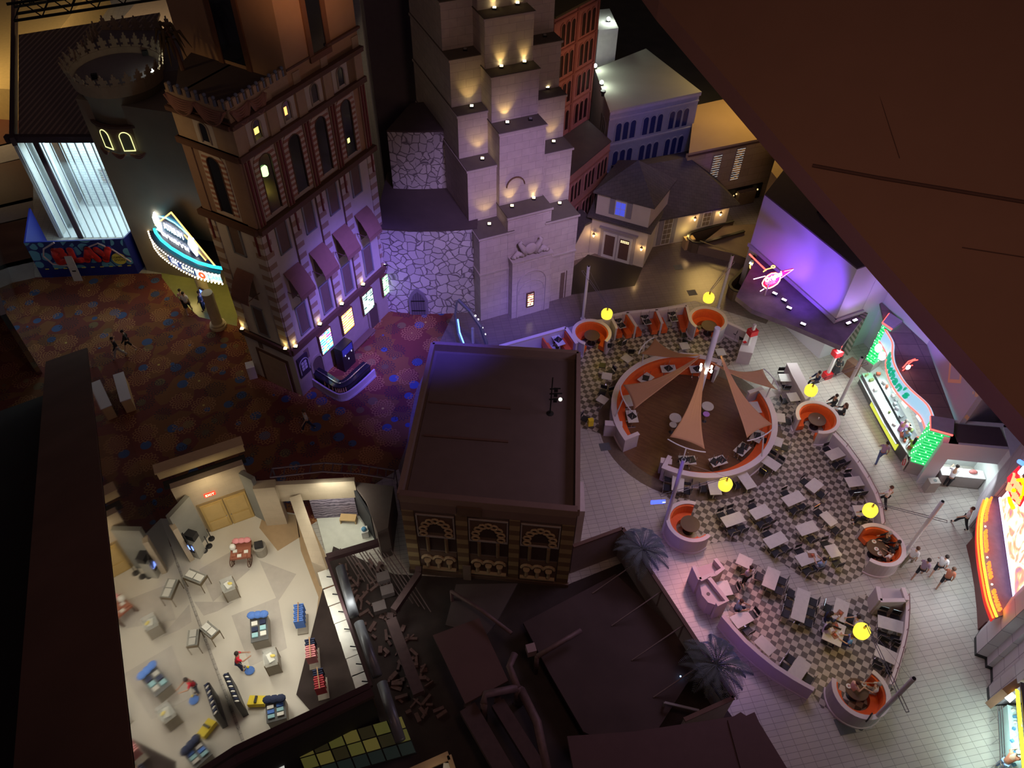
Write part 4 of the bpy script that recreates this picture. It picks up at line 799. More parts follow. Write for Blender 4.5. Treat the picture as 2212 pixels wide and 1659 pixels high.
for k in range(5):
    m = MB(); FSt.box(m, 2.2 + 1.3 * k, 3.0 + 1.3 * k, 2.2 + 0.7 * (k % 2), 3.4 + 0.9 * (k % 2), -4.0, -3.9); store.part('picture', m, posterm('store_art_%d' % k, (0.4, 0.25, 0.12), (0.6, 0.75, 0.85), (0.1, 0.2, 0.1), k)).data.materials[0].node_tree.nodes['Principled BSDF'].inputs['Emission Strength'].default_value = 0.3
for k in range(3): lamp('AREA', FSt.p(1.5 + 2.4 * k, 7.6, -2.0), 330, (0.68, 0.92, 1.0), FSt.p(1.5 + 2.4 * k, 0, -2.2), 1.6, name='store_light')
lamp('AREA', (-30.5, 45.8, 6.5), 120, (0.7, 0.93, 1.0), (-30.5, 45.5, 0), 2.0, name='store_front_light')
# painted hoarding
kA = G(92, 600); kB = G(299, 591); FP = Face(kA, kB - kA); LP_ = (kB - kA).length
hoard = Thing('painted_hoarding', 'blue bubble painted hoarding box reading PLAY in front of the glass store', 'hoarding', kA)
def bubbles():
    m, N, L, B = newmat('bubble_paint'); B.inputs['Roughness'].default_value = 0.5
    mp = nodes_uv(N, L, 1.0, 1.0); v = N.new('ShaderNodeTexVoronoi'); v.inputs['Scale'].default_value = 1.15; v.inputs['Randomness'].default_value = 0.8; v.feature = 'SMOOTH_F1'; v.inputs['Smoothness'].default_value = 0.2; L.new(mp.outputs[0], v.inputs['Vector'])
    e_ = N.new('ShaderNodeTexVoronoi'); e_.feature = 'DISTANCE_TO_EDGE'; e_.inputs['Scale'].default_value = 1.15; e_.inputs['Randomness'].default_value = 0.8; L.new(mp.outputs[0], e_.inputs['Vector'])
    edge = mathn(N, L, 'LESS_THAN', e_.outputs['Distance'], 0.05); hole = mathn(N, L, 'GREATER_THAN', v.outputs['Distance'], 0.52)
    c = mixc(N, L, mathn(N, L, 'MAXIMUM', edge, hole), (0.12, 0.36, 0.58), (0.012, 0.025, 0.20)); x = mathn(N, L, 'LESS_THAN', v.outputs['Distance'], 0.06)
    L.new(mixc(N, L, x, c, (0.02, 0.05, 0.15)), B.inputs['Base Color']); return m
BUB = bubbles(); NB = mat('navy_paint', (0.012, 0.02, 0.22), 0.5)
m = MB(); FP.box(m, 0, LP_, 0, 3.05, -0.1, 0); hoard.part('front_panel', m, NB)
m = MB(); FP.box(m, 0.02, LP_ - 0.02, 0.75, 3.03, 0, 0.02); hoard.part('mural', m, BUB)
m = MB(); FQ = Face(FP.p(LP_, 0), Vector((0.45, 1.9, 0))); FQ.box(m, 0, 4.2, 0, 3.05, -0.1, 0); hoard.part('side_panel', m, NB)
m = MB(); FQ = Face(FP.p(0, 0) + Vector((-1.4, 4.0, 0)), Vector((1.4, -4.0, 0))); FQ.box(m, 0, 4.2, 0, 3.05, -0.1, 0); hoard.part('left_panel', m, NB)
for k in range(10):
    m = MB(); FP.box(m, 0.5 + 0.62 * k, 0.75 + 0.62 * k, 0.72, 0.8, 0.02, 0.03); hoard.part('yellow_dash', m, mat('yellow_paint', (0.7, 0.62, 0.12), 0.6))
# bubble letters P L A Y with dark outline
LET = {'P': [[(0.15, 0), (0.12, 0.55), (0.2, 0.95)], [(0.2, 0.95), (0.6, 0.95), (0.68, 0.6), (0.3, 0.5)], [(0.3, 0.0), (0.5, 0.08)]],
       'L': [[(0.25, 0.95), (0.22, 0.5), (0.25, 0.12)], [(0.25, 0.12), (0.6, 0.1), (0.72, 0.14)]],
       'A': [[(0.08, 0.08), (0.3, 0.6), (0.45, 0.95)], [(0.45, 0.95), (0.62, 0.5), (0.8, 0.1)], [(0.3, 0.42), (0.6, 0.42)]],
       'Y': [[(0.05, 0.9), (0.3, 0.55), (0.42, 0.45)], [(0.78, 0.9), (0.55, 0.5), (0.35, 0.05)]]}
for i, ch in enumerate('PLAY'):
    for r_, mm, d in ((0.30, NB, 0.03), (0.24, mat('red_bubble', (0.62, 0.03, 0.03), 0.35), 0.10)):
        m = MB()
        for st in LET[ch]:
            pts = [FP.p(1.55 + i * 0.98 + x * 1.05, 1.35 + z * 1.05, 0.0) for x, z in st]
            m.tube(pts, r_, 10); [m.ball(q_, r_, 8) for q_ in pts]
        o_ = MB(); o_.f = m.f
        for v in m.v:
            w_ = v - FP.a; dn = w_.dot(FP.n); o_.v.append(v - FP.n * dn + FP.n * (d + dn * 0.25))
        hoard.part('letter' if d > 0.05 else 'letter_outline', o_, mm, smooth=True)
m = MB(); m.tube([FP.p(2.0, 3.0, 0.05), FP.p(1.1, 2.5, 0.05), FP.p(0.85, 1.9, 0.05), FP.p(1.2, 1.2, 0.05), FP.p(2.3, 0.95, 0.05)], 0.06); m.tube([FP.p(3.9, 2.45, 0.05), FP.p(4.8, 2.8, 0.05), FP.p(5.6, 2.2, 0.05), FP.p(6.45, 1.1, 0.05)], 0.06); hoard.part('painted_string', m, mat('pink_string', (0.55, 0.42, 0.50), 0.6))
m = MB(); m.lathe([(0.48, 0), (0.48, 0.03)], (0, 0, 0), 24); o_ = MB(); o_.f = m.f; o_.v = [FP.p(5.75 + v.x, 1.42 + v.y, 0.04 + v.z) for v in m.v]; hoard.part('round_sticker', o_, mat('yellow_paint', (0.7, 0.62, 0.12), 0.6))
hoard.part('sticker_lettering', text_on(FP, 'COMING\nSOON', 5.75, 1.42, 0.24, 0.075, 0.004), mat('black_ink', (0.02, 0.02, 0.02), 0.6))
FPd = FP; t = Thing('notice_board', 'narrow pale notice board leaning on the painted hoarding', 'sign', FP.p(2.65, 0, 0.45))
m = MB(); m.add([FP.p(2.3, 0, 0.55), FP.p(2.9, 0, 0.55), FP.p(2.75, 1.9, 0.18), FP.p(2.25, 1.9, 0.18), FP.p(2.3, 0, 0.5), FP.p(2.9, 0, 0.5), FP.p(2.75, 1.9, 0.13), FP.p(2.25, 1.9, 0.13)], [(0, 1, 2, 3), (7, 6, 5, 4), (0, 4, 5, 1), (1, 5, 6, 2), (2, 6, 7, 3), (3, 7, 4, 0)]); t.part('board', m, mat('pale_board', (0.5, 0.45, 0.47), 0.7))
m = MB(); FP.box(m, 2.45, 2.7, 0.75, 0.85, 0.42, 0.44); t.part('black_mark', m, mat('black_ink', (0.02, 0.02, 0.02), 0.6))
# banded lobby floor beyond the hoarding and gilded hall at the far left
for k in range(7):
    z = 0.012
    y0 = [612, 577, 480, 445, 350, 312, 240][k]; y1 = [570, 480, 440, 350, 310, 245, 195][k]
    A = [G(-140, y0 + 36, z), G(75 + (600 - y0) * -0.02, y0 - 12, z), G(70, y1 - 14, z), G(-140, y1 + 36, z)]
    slab('floor_band', A, z, mat('pale_stone_band', (0.34, 0.30, 0.29), 0.5) if k % 2 == 0 else mat('red_brown_band', (0.11, 0.035, 0.02), 0.5), 0.01)
m = MB(); m.prism([Vector((-62, 66, 0)), Vector((-44, 64, 0)), Vector((-46, 90, 0)), Vector((-70, 90, 0))], 0, 3); tag(m.build('wall_far_left', mat('gilded_wall', (0.7, 0.5, 0.2), 0.4)), kind='structure')
lamp('AREA', (-50, 62, 9), 900, (1.0, 0.72, 0.35), (-50, 68, 0), 4, name='gilded_hall_light')
lamp('AREA', (-36, 72, 9), 1500, (1.0, 0.78, 0.5), (-34, 76, 0), 5, name='far_hall_light')
m = MB(); m.prism([Vector((-42, 72, 0)), Vector((-20, 72, 0)), Vector((-20, 95, 0)), Vector((-42, 95, 0))], 0, 1.2); tag(m.build('floor_far_hall', mat('far_hall_floor', (0.55, 0.42, 0.30), 0.5)), kind='structure')
for k, (a, b) in enumerate((((30, 45), (380, -8)), ((30, 15), (250, -20)), ((35, 30), (380, -25)))):
    t = Thing('roof_truss', 'black steel roof truss over the far hall, %s of the three' % ('nearest', 'farthest', 'middle')[k], 'truss', G(a[0], a[1], 9))
    A = G(a[0], a[1], 9.0); B = G(b[0], b[1], 9.0); dd = B - A
    m = MB(); m.bar(A, B, 0.18); t.part('bottom_chord', m, mat('black_steel', (0.03, 0.03, 0.035), 0.5, 0.5)); up = Vector((0, 0, 1.3))
    m = MB(); m.bar(A + up, B + up, 0.18); t.part('top_chord', m, mat('black_steel', (0.03, 0.03, 0.035), 0.5, 0.5))
    for j in range(12):
        m = MB(); m.bar(A + dd * (j / 12) + (up if j % 2 else up * 0), A + dd * ((j + 1) / 12) + (up * 0 if j % 2 else up), 0.08); t.part('web', m, mat('black_steel', (0.03, 0.03, 0.035), 0.5, 0.5))
# ================================================================ MARQUEE
mq = Thing('marquee', 'neon theatre marquee with bulbs, letters and blue canopy edge', 'marquee', (-23, 41.5, 0))
def am(x, y, z): return G(310 + x * 230 / 2212, 440 + y * 230 / 2212, z)
edge = [am(45, 210, 4.6), am(60, 420, 4.3), am(130, 620, 4.1), am(270, 830, 3.9), am(480, 1020, 3.8), am(760, 1210, 3.7), am(1050, 1350, 3.7), am(1330, 1430, 3.7), am(1600, 1480, 3.7)]
edge = [Vector((p.x, p.y, 0)) for p in edge]
m = MB(); m.prism(edge + [Vector((-19.3, 42, 0)), Vector((-22.5, 45.5, 0)), Vector((-26, 46.5, 0))], 3.0, 3.75); mq.part('canopy', m, mat('marquee_black', (0.02, 0.015, 0.03), 0.4))
m = MB(); m.prism(edge + [Vector((-19.3, 42, 0)), Vector((-22.5, 45.5, 0)), Vector((-26, 46.5, 0))], 2.95, 3.0); mq.part('soffit', m, mat('cream_soffit', (0.7, 0.6, 0.4), 0.6))
m = MB(); e2 = [p + Vector((0.25, 0.32, 3.95)) for p in edge[1:]]; m.tube(e2, 0.10, 8); mq.part('cyan_edge_tube', m, glow('cyan_neon', (0.02, 0.62, 0.85), 3.2))
def along(pts, n):
    L_ = [0]; 
    for a, b in zip(pts, pts[1:]): L_.append(L_[-1] + (b - a).length)
    out = []
    for k in range(n):
        s = L_[-1] * k / (n - 1); i = max(j for j in range(len(L_)) if L_[j] <= s + 1e-6); i = min(i, len(pts) - 2)
        out.append(pts[i].lerp(pts[i + 1], (s - L_[i]) / (L_[i + 1] - L_[i])))
    return out
for z, n in ((3.72, 34), (2.98, 34)):
    for q_ in along(edge, n):
        m = MB(); m.ball(q_ + Vector((0, 0, z)) + Vector((-0.05, -0.06, 0)), 0.055, 5); mq.part('bulb', m, glow('bulb_glow', (1.0, 0.85, 0.6), 8))
# letter panels round the rim
def rimface(i): return Face(edge[i], edge[i + 1] - edge[i])
for i, txt, col, bg in ((4, 'LIVE', (0.9, 1, 1), (0.02, 0.05, 0.2)), (5, 'SHOW', (0.9, 0.95, 0.6), (0.02, 0.05, 0.15)), (7, 'CARR', (0.2, 0.5, 0.55), (0.8, 0.95, 1.0))):
    F = rimface(i); L_ = (edge[i + 1] - edge[i]).length
    m = MB(); F.box(m, 0.04, L_ - 0.04, 3.05, 3.68, 0, 0.04); pn = mq.part('letter_board', m, glow('board_' + txt, bg, 1.2))
    mq.part('board_lettering', text_on(F, txt, L_ / 2, 3.36, 0.42, 0.05, 0.01, sx=0.9), glow('ink_' + txt, col, 2.0), sub=pn)
F = rimface(6); m = MB(); F.box(m, 0.04, 1.0, 3.05, 3.68, 0, 0.04); mq.part('letter_board', m, glow('board_pic', (0.7, 0.85, 0.95), 1.2)); m = MB(); m.lathe([(0.12, 0), (0.26, 0), (0.26, 0.03), (0.12, 0.03)], (0, 0, 0), 16, cap=False); o_ = MB(); o_.f = m.f; o_.v = [F.p(0.55 + v.x, 3.36 + v.y, 0.05 + v.z) for v in m.v]; mq.part('red_curl', o_, glow('red_curl', (0.9, 0.12, 0.03), 1.5))
# upstanding sign
sa = am(240, 480, 4.0); sb = am(1500, 1270, 4.0); sa.z = sb.z = 0; FN = Face(sa, sb - sa); LN = (sb - sa).length
def npt(x, y, F=FN):   # photo crop point to sign plane coordinates
    d = M3 @ Vector((310 + x * 230 / 2212 - 1106.0, -(440 + y * 230 / 2212 - 829.5), -FPX)); o = Vector((0, 0, CAMH)) - F.a
    t_ = -o.dot(F.n) / d.dot(F.n); q_ = Vector((0, 0, CAMH)) + d * t_; return ((q_ - F.a).dot(F.d), q_.z)
def nz(pts, r, mm, name): m = MB(); m.tube([FN.p(*npt(*q_), 0.06) for q_ in pts], r, 6); mq.part(name, m, mm)
amb = glow('amber_neon', (1.0, 0.5, 0.08), 5); cyn = glow('sky_neon', (0.15, 0.75, 1.0), 5)
m = MB(); FN.shape(m, [npt(230, 470), npt(250, 300), npt(590, 170), npt(1000, 700), npt(1500, 1280), npt(1250, 1220), npt(950, 1070)], -0.08, 0.0); mq.part('sign_back', m, mat('sign_navy', (0.015, 0.02, 0.08), 0.4))
nz([(230, 460), (590, 170), (1500, 1280)], 0.05, amb, 'amber_neon'); nz([(860, 640), (1310, 1170)], 0.04, amb, 'amber_neon')
nz([(320, 250), (480, 290), (660, 390), (820, 520), (960, 660)], 0.045, cyn, 'sky_neon')
nz([(240, 480), (430, 600)], 0.05, glow('white_neon', (0.9, 0.97, 1.0), 5), 'white_neon'); nz([(560, 810), (950, 1070)], 0.05, glow('white_neon', (0.9, 0.97, 1.0), 5), 'white_neon'); nz([(1000, 1050), (1280, 1230)], 0.05, glow('white_neon', (0.9, 0.97, 1.0), 5), 'white_neon')
for pts in ([(235, 160), (300, 260), (375, 420), (400, 560), (330, 500), (250, 380), (212, 270)], [(965, 640), (1050, 720), (1130, 860), (1135, 1080), (1050, 980), (950, 820)]):
    m = MB(); FN.shape(m, [npt(*q_) for q_ in pts], 0.02, 0.12); mq.part('white_leaf', m, glow('leaf_white', (0.85, 0.97, 1.0), 5))
def word(txt, p0, p1, h):
    (u0, z0), (u1, z1) = npt(*p0), npt(*p1); L_ = math.hypot(u1 - u0, z1 - z0); rot = atan2(z1 - z0, u1 - u0)
    t_ = textmesh(txt, 1.0, 0.02); xs = [v.x for v in t_.v]; s = L_ / (max(xs) - min(xs)); o_ = MB(); o_.f = t_.f
    for v in t_.v:
        x = v.x * s; y = v.y * h; o_.v.append(FN.p((u0 + u1) / 2 + x * cos(rot) - y * sin(rot), (z0 + z1) / 2 + x * sin(rot) + y * cos(rot), 0.08 + v.z))
    mq.part('lettering', o_, glow('white_neon', (0.9, 0.97, 1.0), 5))
word('ATRIUM', (440, 440), (840, 680), 0.75); word('SHOWROOM', (400, 620), (970, 980), 0.75)
# columns, floor and back wall of the marquee porch
for p in (am(1560, 2550, 0), G(445, 640)):
    t = Thing('round_column', 'plump cream column under the marquee, the %s one' % ('near' if p.x > -20.5 else 'far'), 'column', p)
    m = MB(); m.lathe([(0.55, 0), (0.55, 0.15), (0.45, 0.2), (0.5, 0.35), (0.36, 0.42), (0.36, 2.95)], p, 20); t.part('shaft', m, mat('cream_stone', (0.62, 0.52, 0.34), 0.7), smooth=False)
slab('floor_marquee', GP([(345, 560), (350, 600), (380, 640), (430, 685), (512, 705), (515, 640), (470, 590), (420, 560)]), 0.02, mat('olive_marble', (0.25, 0.26, 0.10), 0.25))
for p in ((-21.5, 41.0, 2.7), (-19.8, 39.9, 2.7), (-23.4, 42.6, 2.7)): lamp('POINT', p, 60, (1.0, 0.78, 0.3), size=0.3, name='marquee_downlight')
lamp('POINT', (-22.5, 40.2, 6.0), 40, (0.2, 0.6, 1.0), size=0.5, name='marquee_blue_spill')
p = G(452, 650); t = Thing('display_board', 'black display with a bright blue screen beside the near marquee column', 'screen', G(455, 665))
Fb = Face(G(445, 668), Vector((0.75, -0.5, 0))); m = MB(); Fb.box(m, 0, 0.95, 0.15, 1.9, -0.12, 0); t.part('casing', m, mat('marquee_black', (0.02, 0.015, 0.03), 0.4)); m = MB(); Fb.box(m, 0.08, 0.87, 0.5, 1.8, 0, 0.02); t.part('screen', m, glow('blue_screen', (0.18, 0.3, 1.0), 2.5))
p = FL.p(-1.6, 0, -0.4); Fv = Face(Vector((-18.6, 40.2, 0)), Vector((0.9, -0.43, 0))); t = Thing('figure_banner', 'tall dark banner with a golden figure beside the neon sign', 'banner', Fv.p(0.5, 0, 0))
m = MB(); Fv.box(m, 0, 1.5, 3.9, 7.4, -0.05, 0); t.part('cloth', m, mat('black_cloth', (0.02, 0.018, 0.02), 0.8)); m = MB(); m.tube([Fv.p(0.7, 6.6, 0), Fv.p(0.85, 5.6, 0), Fv.p(1.0, 4.3, 0)], [0.28, 0.16, 0.08], 8); m.ball(Fv.p(0.65, 6.95, 0), 0.13, 6); t.part('painted_figure', m, mat('gold_figure', (0.55, 0.3, 0.12), 0.7))
# ================================================================ DARK ROOFED BUILDING in the centre
cb = Thing('dark_roof_building', 'building with a broad flat dark roof in the centre of the view', 'building', (-0.9, 25, 0))
bA = Vector((-4.95, 20.12, 0)); bB = Vector((3.04, 19.47, 0)); FB = Face(bA, bB - bA); LB = (bB - bA).length
rz = 6.85; rT = [G(935, 740, rz), G(1250, 760, rz), FB.p(LB, rz), FB.p(0, rz)]
for v in rT: v.z = 0
m = MB(); m.prism(rT, 0, 6.35); cb.part('wall', m, mat('brown_wall', (0.17, 0.12, 0.10), 0.9))
cx_ = sum((v for v in rT), Vector()) / 4
inn = [v + (cx_ - v).normalized() * 0.42 for v in rT]
m = MB(); m.prism(inn, 6.3, 6.42); cb.part('roof', m, mat('brown_flat_roof', (0.135, 0.095, 0.085), 0.95, noise=0.12, nscale=1.5))
for i in range(4):
    a, b = rT[i], rT[(i + 1) % 4]; m = MB(); m.bar(a + Vector((0, 0, 6.6)), b + Vector((0, 0, 6.6)), 0.22, 0.5); cb.part('parapet', m, mat('brown_parapet', (0.26, 0.18, 0.145), 0.85))
m = MB(); m.add([FB.p(0, 6.86, 0.1), FB.p(LB, 6.86, 0.1), FB.p(LB, 5.75, 0.12), FB.p(0, 5.75, 0.12), FB.p(0, 6.86, -0.2), FB.p(LB, 6.86, -0.2), FB.p(LB, 5.75, 0.0), FB.p(0, 5.75, 0.0)], [(3, 2, 1, 0), (4, 5, 6, 7), (0, 1, 5, 4), (1, 2, 6, 5), (2, 3, 7, 6), (3, 0, 4, 7)]); cb.part('fascia', m, mat('brown_fascia', (0.20, 0.13, 0.11), 0.9))
m = MB(); m.bar(G(925, 868, 6.45) + Vector((0.1, 0, 0)), G(1103, 882, 6.45), 0.12, 0.06); cb.part('roof_batten', m, BEAM); m = MB(); m.bar(G(912, 940, 6.45) + Vector((0.1, 0, 0)), G(1098, 954, 6.45), 0.12, 0.06); cb.part('roof_batten', m, BEAM)
BF = stripemat('ochre_banded', (0.34, 0.25, 0.12), (0.18, 0.11, 0.06), 0.8, 1, 0.5); GOLD = mat('carved_gilt', (0.46, 0.34, 0.20), 0.7); DBR = mat('deep_brown', (0.14, 0.085, 0.06), 0.85)
for u0, u1 in ((0.0, 0.55), (2.5, 3.05), (5.0, 5.5), (7.42, 8.0)):
    m = MB(); FB.box(m, u0, u1, 0.3, 5.75, 0, 0.09); cb.part('banded_pilaster', m, BF)
m = MB(); FB.box(m, -0.05, LB + 0.05, 0.0, 0.35, 0, 0.16); cb.part('plinth', m, DBR)
for k, (u0, u1) in enumerate(((0.63, 2.43), (3.1, 4.95), (5.54, 7.38))):
    uc = (u0 + u1) / 2
    m = MB(); FB.box(m, u0, u1, 3.6, 5.4, 0, 0.03); pn = cb.part('arch_panel', m, DBR)
    m = MB()
    for a, b, c, d in ((u0, u1, 3.55, 3.63), (u0, u1, 5.36, 5.42), (u0, u0 + 0.06, 3.6, 5.4), (u1 - 0.06, u1, 3.6, 5.4)): FB.box(m, a, b, c, d, 0.03, 0.1)
    cb.part('panel_frame', m, mat('pale_trim', (0.40, 0.36, 0.34), 0.7), sub=pn)
    # lobed arch of seven foils
    m = MB()
    for j in range(9):
        a = radians(-12 + 204 * j / 8); p = FB.p(uc - 0.62 * cos(a), 4.05 + 0.98 * sin(a) * 0.95, 0.1)
        pts = [p + FB.d * 0.17 * cos(t_) + Vector((0, 0, 0.17 * sin(t_))) for t_ in [i * pi / 4 for i in range(9)]]; m.tube(pts, 0.055, 6)
    cb.part('lobed_arch', m, GOLD, sub=pn)
    m = MB(); FB.shape(m, [(uc + 0.55 * cos(radians(a)), 4.15 + 0.7 * sin(radians(a))) for a in range(-20, 201, 20)], 0.03, 0.05); cb.part('arch_recess', m, mat('black_brown', (0.06, 0.035, 0.03), 0.9), sub=pn)
    m = MB(); FB.box(m, u0, u1, 2.3, 3.5, -0.0, 0.02); cb.part('recess', m, mat('black_brown', (0.06, 0.035, 0.03), 0.9))
    for du in (0.45, -0.45):
        m = MB(); m.tube([FB.p(uc + du, 2.3, 0.08), FB.p(uc + du, 3.5, 0.08)], 0.09, 8); cb.part('colonnette', m, mat('dull_column', (0.26, 0.18, 0.10), 0.8))
    m = MB(); FB.box(m, u0, u1, 0.6, 2.15, 0, 0.04); p2 = cb.part('lower_panel', m, DBR)
    m = MB()
    for j in range(3):
        p = FB.p(uc - 0.55 + 0.55 * j, 1.55, 0.1); pts = [p - FB.d * 0.26 * cos(t_) + Vector((0, 0, 0.28 * sin(t_))) for t_ in [i * pi / 6 for i in range(7)]]; m.tube(pts, 0.075, 6)
    cb.part('triple_arch', m, GOLD, sub=p2)
    for j in range(3):
        p = FB.p(uc - 0.55 + 0.55 * j, 0, 0.14); m = MB(); m.lathe([(0.08, 0.85), (0.10, 0.9), (0.08, 1.25), (0.17, 1.42), (0.17, 1.5)], (p.x, p.y, 0), 10); cb.part('small_column', m, GOLD, sub=p2)
    m = MB(); FB.box(m, u0 + 0.05, u1 - 0.05, 0.62, 0.72, 0.04, 0.2); cb.part('sill', m, GOLD, sub=p2)
m = MB(); FB.box(m, 2.75, 3.15, -0.2 + 0.2, 1.5, 0.25, 0.29); single('ply_board', m, mat('ply', (0.24, 0.17, 0.13), 0.8), 'tall plywood board propped at the foot of the carved facade', 'board')
m = MB(); FB.box(m, 2.62, 3.75, 5.8, 6.45, 0.13, 0.2); cb.part('patch_panel', m, DBR)
p = G(1188, 893, 6.42); t = Thing('aerial_mast', 'thin black aerial mast with crossbars and a white lens on the dark roof', 'mast', p)
m = MB(); m.tube([p, p + Vector((0, 0, 2.6))], 0.035, 6); t.part('mast', m, mat('black_metal', (0.03, 0.03, 0.03), 0.5, 0.6)); m = MB(); m.lathe([(0.2, 0), (0.05, 0.05)], p, 10); t.part('foot', m, mat('black_metal', (0.03, 0.03, 0.03), 0.5, 0.6))
for k, z in enumerate((1.05, 1.45, 1.8)):
    m = MB(); m.bar(p + Vector((-0.1, 0, z)), p + Vector((0.62 - 0.1 * k, 0.05, z)), 0.06, 0.04); t.part('crossbar', m, mat('black_metal', (0.03, 0.03, 0.03), 0.5, 0.6))
    m = MB(); m.box(p + Vector((0.2, 0.02, z - 0.08)), (0.18, 0.15, 0.16)); t.part('clamp', m, mat('black_metal', (0.03, 0.03, 0.03), 0.5, 0.6))
m = MB(); m.ball(p + Vector((0.45, -0.03, 1.1)), 0.10, 8); t.part('lens', m, glow('dim_lens', (1, 1, 0.9), 1.0))
# white column standing at the right wall
m = MB(); m.box(G(1253, 1115, 2.2) + Vector((0, 0.6, -0.7)), (0.34, 1.8, 3.2)); single('buttress_pier', m, mat('cream_render', (0.6, 0.52, 0.5), 0.8), 'cream pier standing against the right wall of the dark roofed building', 'pier')
# ================================================================ SERVICE YARD with low roofs
yard = slab('floor_service_yard', [G(850, 1240, 0.1), G(1228, 1262, 0.1), G(1345, 1215, 0.1), G(1590, 1560, 0.1), G(1480, 1760, 0.1), G(900, 1800, 0.1), G(640, 1500, 0.1), G(720, 1180, 0.1)], 0.1, mat('sooty_floor', (0.045, 0.032, 0.03), 0.95, noise=0.5, nscale=1.2), 0.1)
PLY = mat('sooty_plywood', (0.125, 0.07, 0.065), 0.95, noise=0.18, nscale=0.8); PLY2 = mat('sooty_board', (0.10, 0.08, 0.075), 0.95, noise=0.25, nscale=0.8)
def flat(name, pts, z, h, m_, label, cat='roof panel'):
    mb = MB(); mb.prism(GP(pts, z), z - h, z); return single(name, mb, m_, label, cat)
flat('roof_sheet', [(935, 1372), (1035, 1335), (1098, 1470), (1005, 1520)], 2.0, 0.15, PLY, 'large dark red plywood sheet lying among the pipes')
flat('roof_sheet', [(985, 1262), (1118, 1260), (1072, 1345), (1050, 1372), (962, 1350)], 1.6, 0.15, PLY2, 'dark grey roof sheet below the carved facade, upper of the two')
flat('roof_deck', [(1130, 1345), (1330, 1240), (1520, 1420), (1380, 1640), (1260, 1580), (1185, 1450)], 1.1, 0.2, mat('sooty_deck', (0.075, 0.05, 0.048), 0.95, noise=0.3, nscale=0.7), 'broad sooty deck inside the tall L shaped screen wall')
flat('roof_deck', [(1225, 1590), (1370, 1580), (1600, 1545), (1720, 1720), (1250, 1720)], 3.2, 0.25, mat('mauve_brown_deck', (0.11, 0.065, 0.07), 0.95), 'mauve brown roof at the bottom edge beyond the screen wall')
flat('roof_deck', [(1572, 1555), (1600, 1538), (1612, 1546), (1630, 1538), (1640, 1560), (1700, 1659), (1600, 1659)], 3.3, 0.35, mat('mauve_brown_deck', (0.11, 0.065, 0.07), 0.95), 'stepped edge strip of the mauve brown roof at the bottom')
for k, q in enumerate(((828, 1248), (837, 1277), (820, 1312))):
    m = MB(); m.box(G(q[0], q[1], 0.8) , (0.62, 0.5, 0.35), 0.35); single('junction_box', m, mat('grey_box', (0.16, 0.13, 0.13), 0.8), ('grey service box on the dark roof, topmost of three', 'grey service box on the dark roof, middle of three', 'grey service box on the dark roof, lowest of three')[k], 'box')
m = MB(); m.box(G(1147, 1404, 1.6), (0.42, 0.4, 0.5), 0.3); single('junction_box', m, mat('pale_box', (0.35, 0.25, 0.25), 0.8), 'small pale box where the two yard pipes meet', 'box')
PIPE = mat('grimy_pipe', (0.17, 0.11, 0.11), 0.6, 0.3, noise=0.4, nscale=4)
for pts, r, z, lab in (([(975, 1277), (1040, 1318), (1105, 1368)], 0.09, 2.5, 'thin grey pipe running down across the dark roof sheets'),
                       ([(1160, 1418), (1215, 1385), (1255, 1362)], 0.12, 1.9, 'grey pipe lying across the sooty deck'),
                       ([(1045, 1520), (1048, 1500), (1118, 1486)], 0.17, 2.0, 'fat elbow pipe beside the red plywood sheet'),
                       ([(1118, 1486), (1100, 1440), (1112, 1412)], 0.16, 2.0, 'fat pipe rising to the pale box'),
                       ([(1125, 1490), (1160, 1560), (1185, 1680)], 0.2, 1.6, 'long fat pipe leaving at the bottom edge, right one')):
    m = MB(); m.tube(GP(pts, z), r, 12); m.tube([G(pts[0][0], pts[0][1], z), G(pts[0][0], pts[0][1], z) + Vector((0, 0, 0.001 - z + 0.1))], r * 0.9, 12)
    single('pipe', m, PIPE, lab, 'pipe', smooth=True)
for k, (a, b, w_) in enumerate((((1010, 1530), (1120, 1720), 0.75), ((1075, 1520), (1200, 1720), 0.6), ((905, 1240), (850, 1320), 0.3), ((845, 1340), (905, 1500), 0.5))):
    z = 1.5; m = MB(); m.bar(G(*a, z), G(*b, z), w_, 0.4); m.bar(G(*a, z * 0.5), G(*a, z * 0.5) + Vector((0, 0, 0.5)), 0.3); single('ventilation_duct', m, mat('sooty_duct', (0.085, 0.05, 0.05), 0.8, noise=0.3), ('wide dark duct running to the bottom edge, left one', 'wide dark duct running to the bottom edge, right one', 'short narrow duct near the carved facade corner', 'rough dark duct beside the long grey roller')[k], 'duct')
rnd = random.Random(5); m = MB()
for k in range(110):
    t_ = rnd.random(); x = 775 + 150 * t_ + rnd.uniform(-45, 45); y = 1220 + 330 * t_ + rnd.uniform(-20, 20); m.box(G(x, y, 0.15), (rnd.uniform(0.1, 0.6), rnd.uniform(0.05, 0.2), rnd.uniform(0.05, 0.3)), rnd.uniform(0, 3))
o = m.build('rubble', mat('dusty_rubble', (0.15, 0.09, 0.085), 0.95, noise=0.5, nscale=6)); tag(o, 'dusty rubble and offcuts strewn over the dark roof', 'rubble', kind='stuff')
for k in range(13):
    a = G(735 + 9 * k, 1185 + 3.0 * (k % 4), 0.7); b = G(775 + 13 * k, 1250 + 6 * k, 0.7)
    m = MB(); m.tube([a, (a + b) / 2 + Vector((0, 0, 0.1)), b], 0.03, 5); t = single('cable', m, mat('dusty_cable', (0.13, 0.09, 0.09), 0.9), 'dusty cable among those crossing the roof beside the small lit room', 'cable', group='cables on the dark roof')
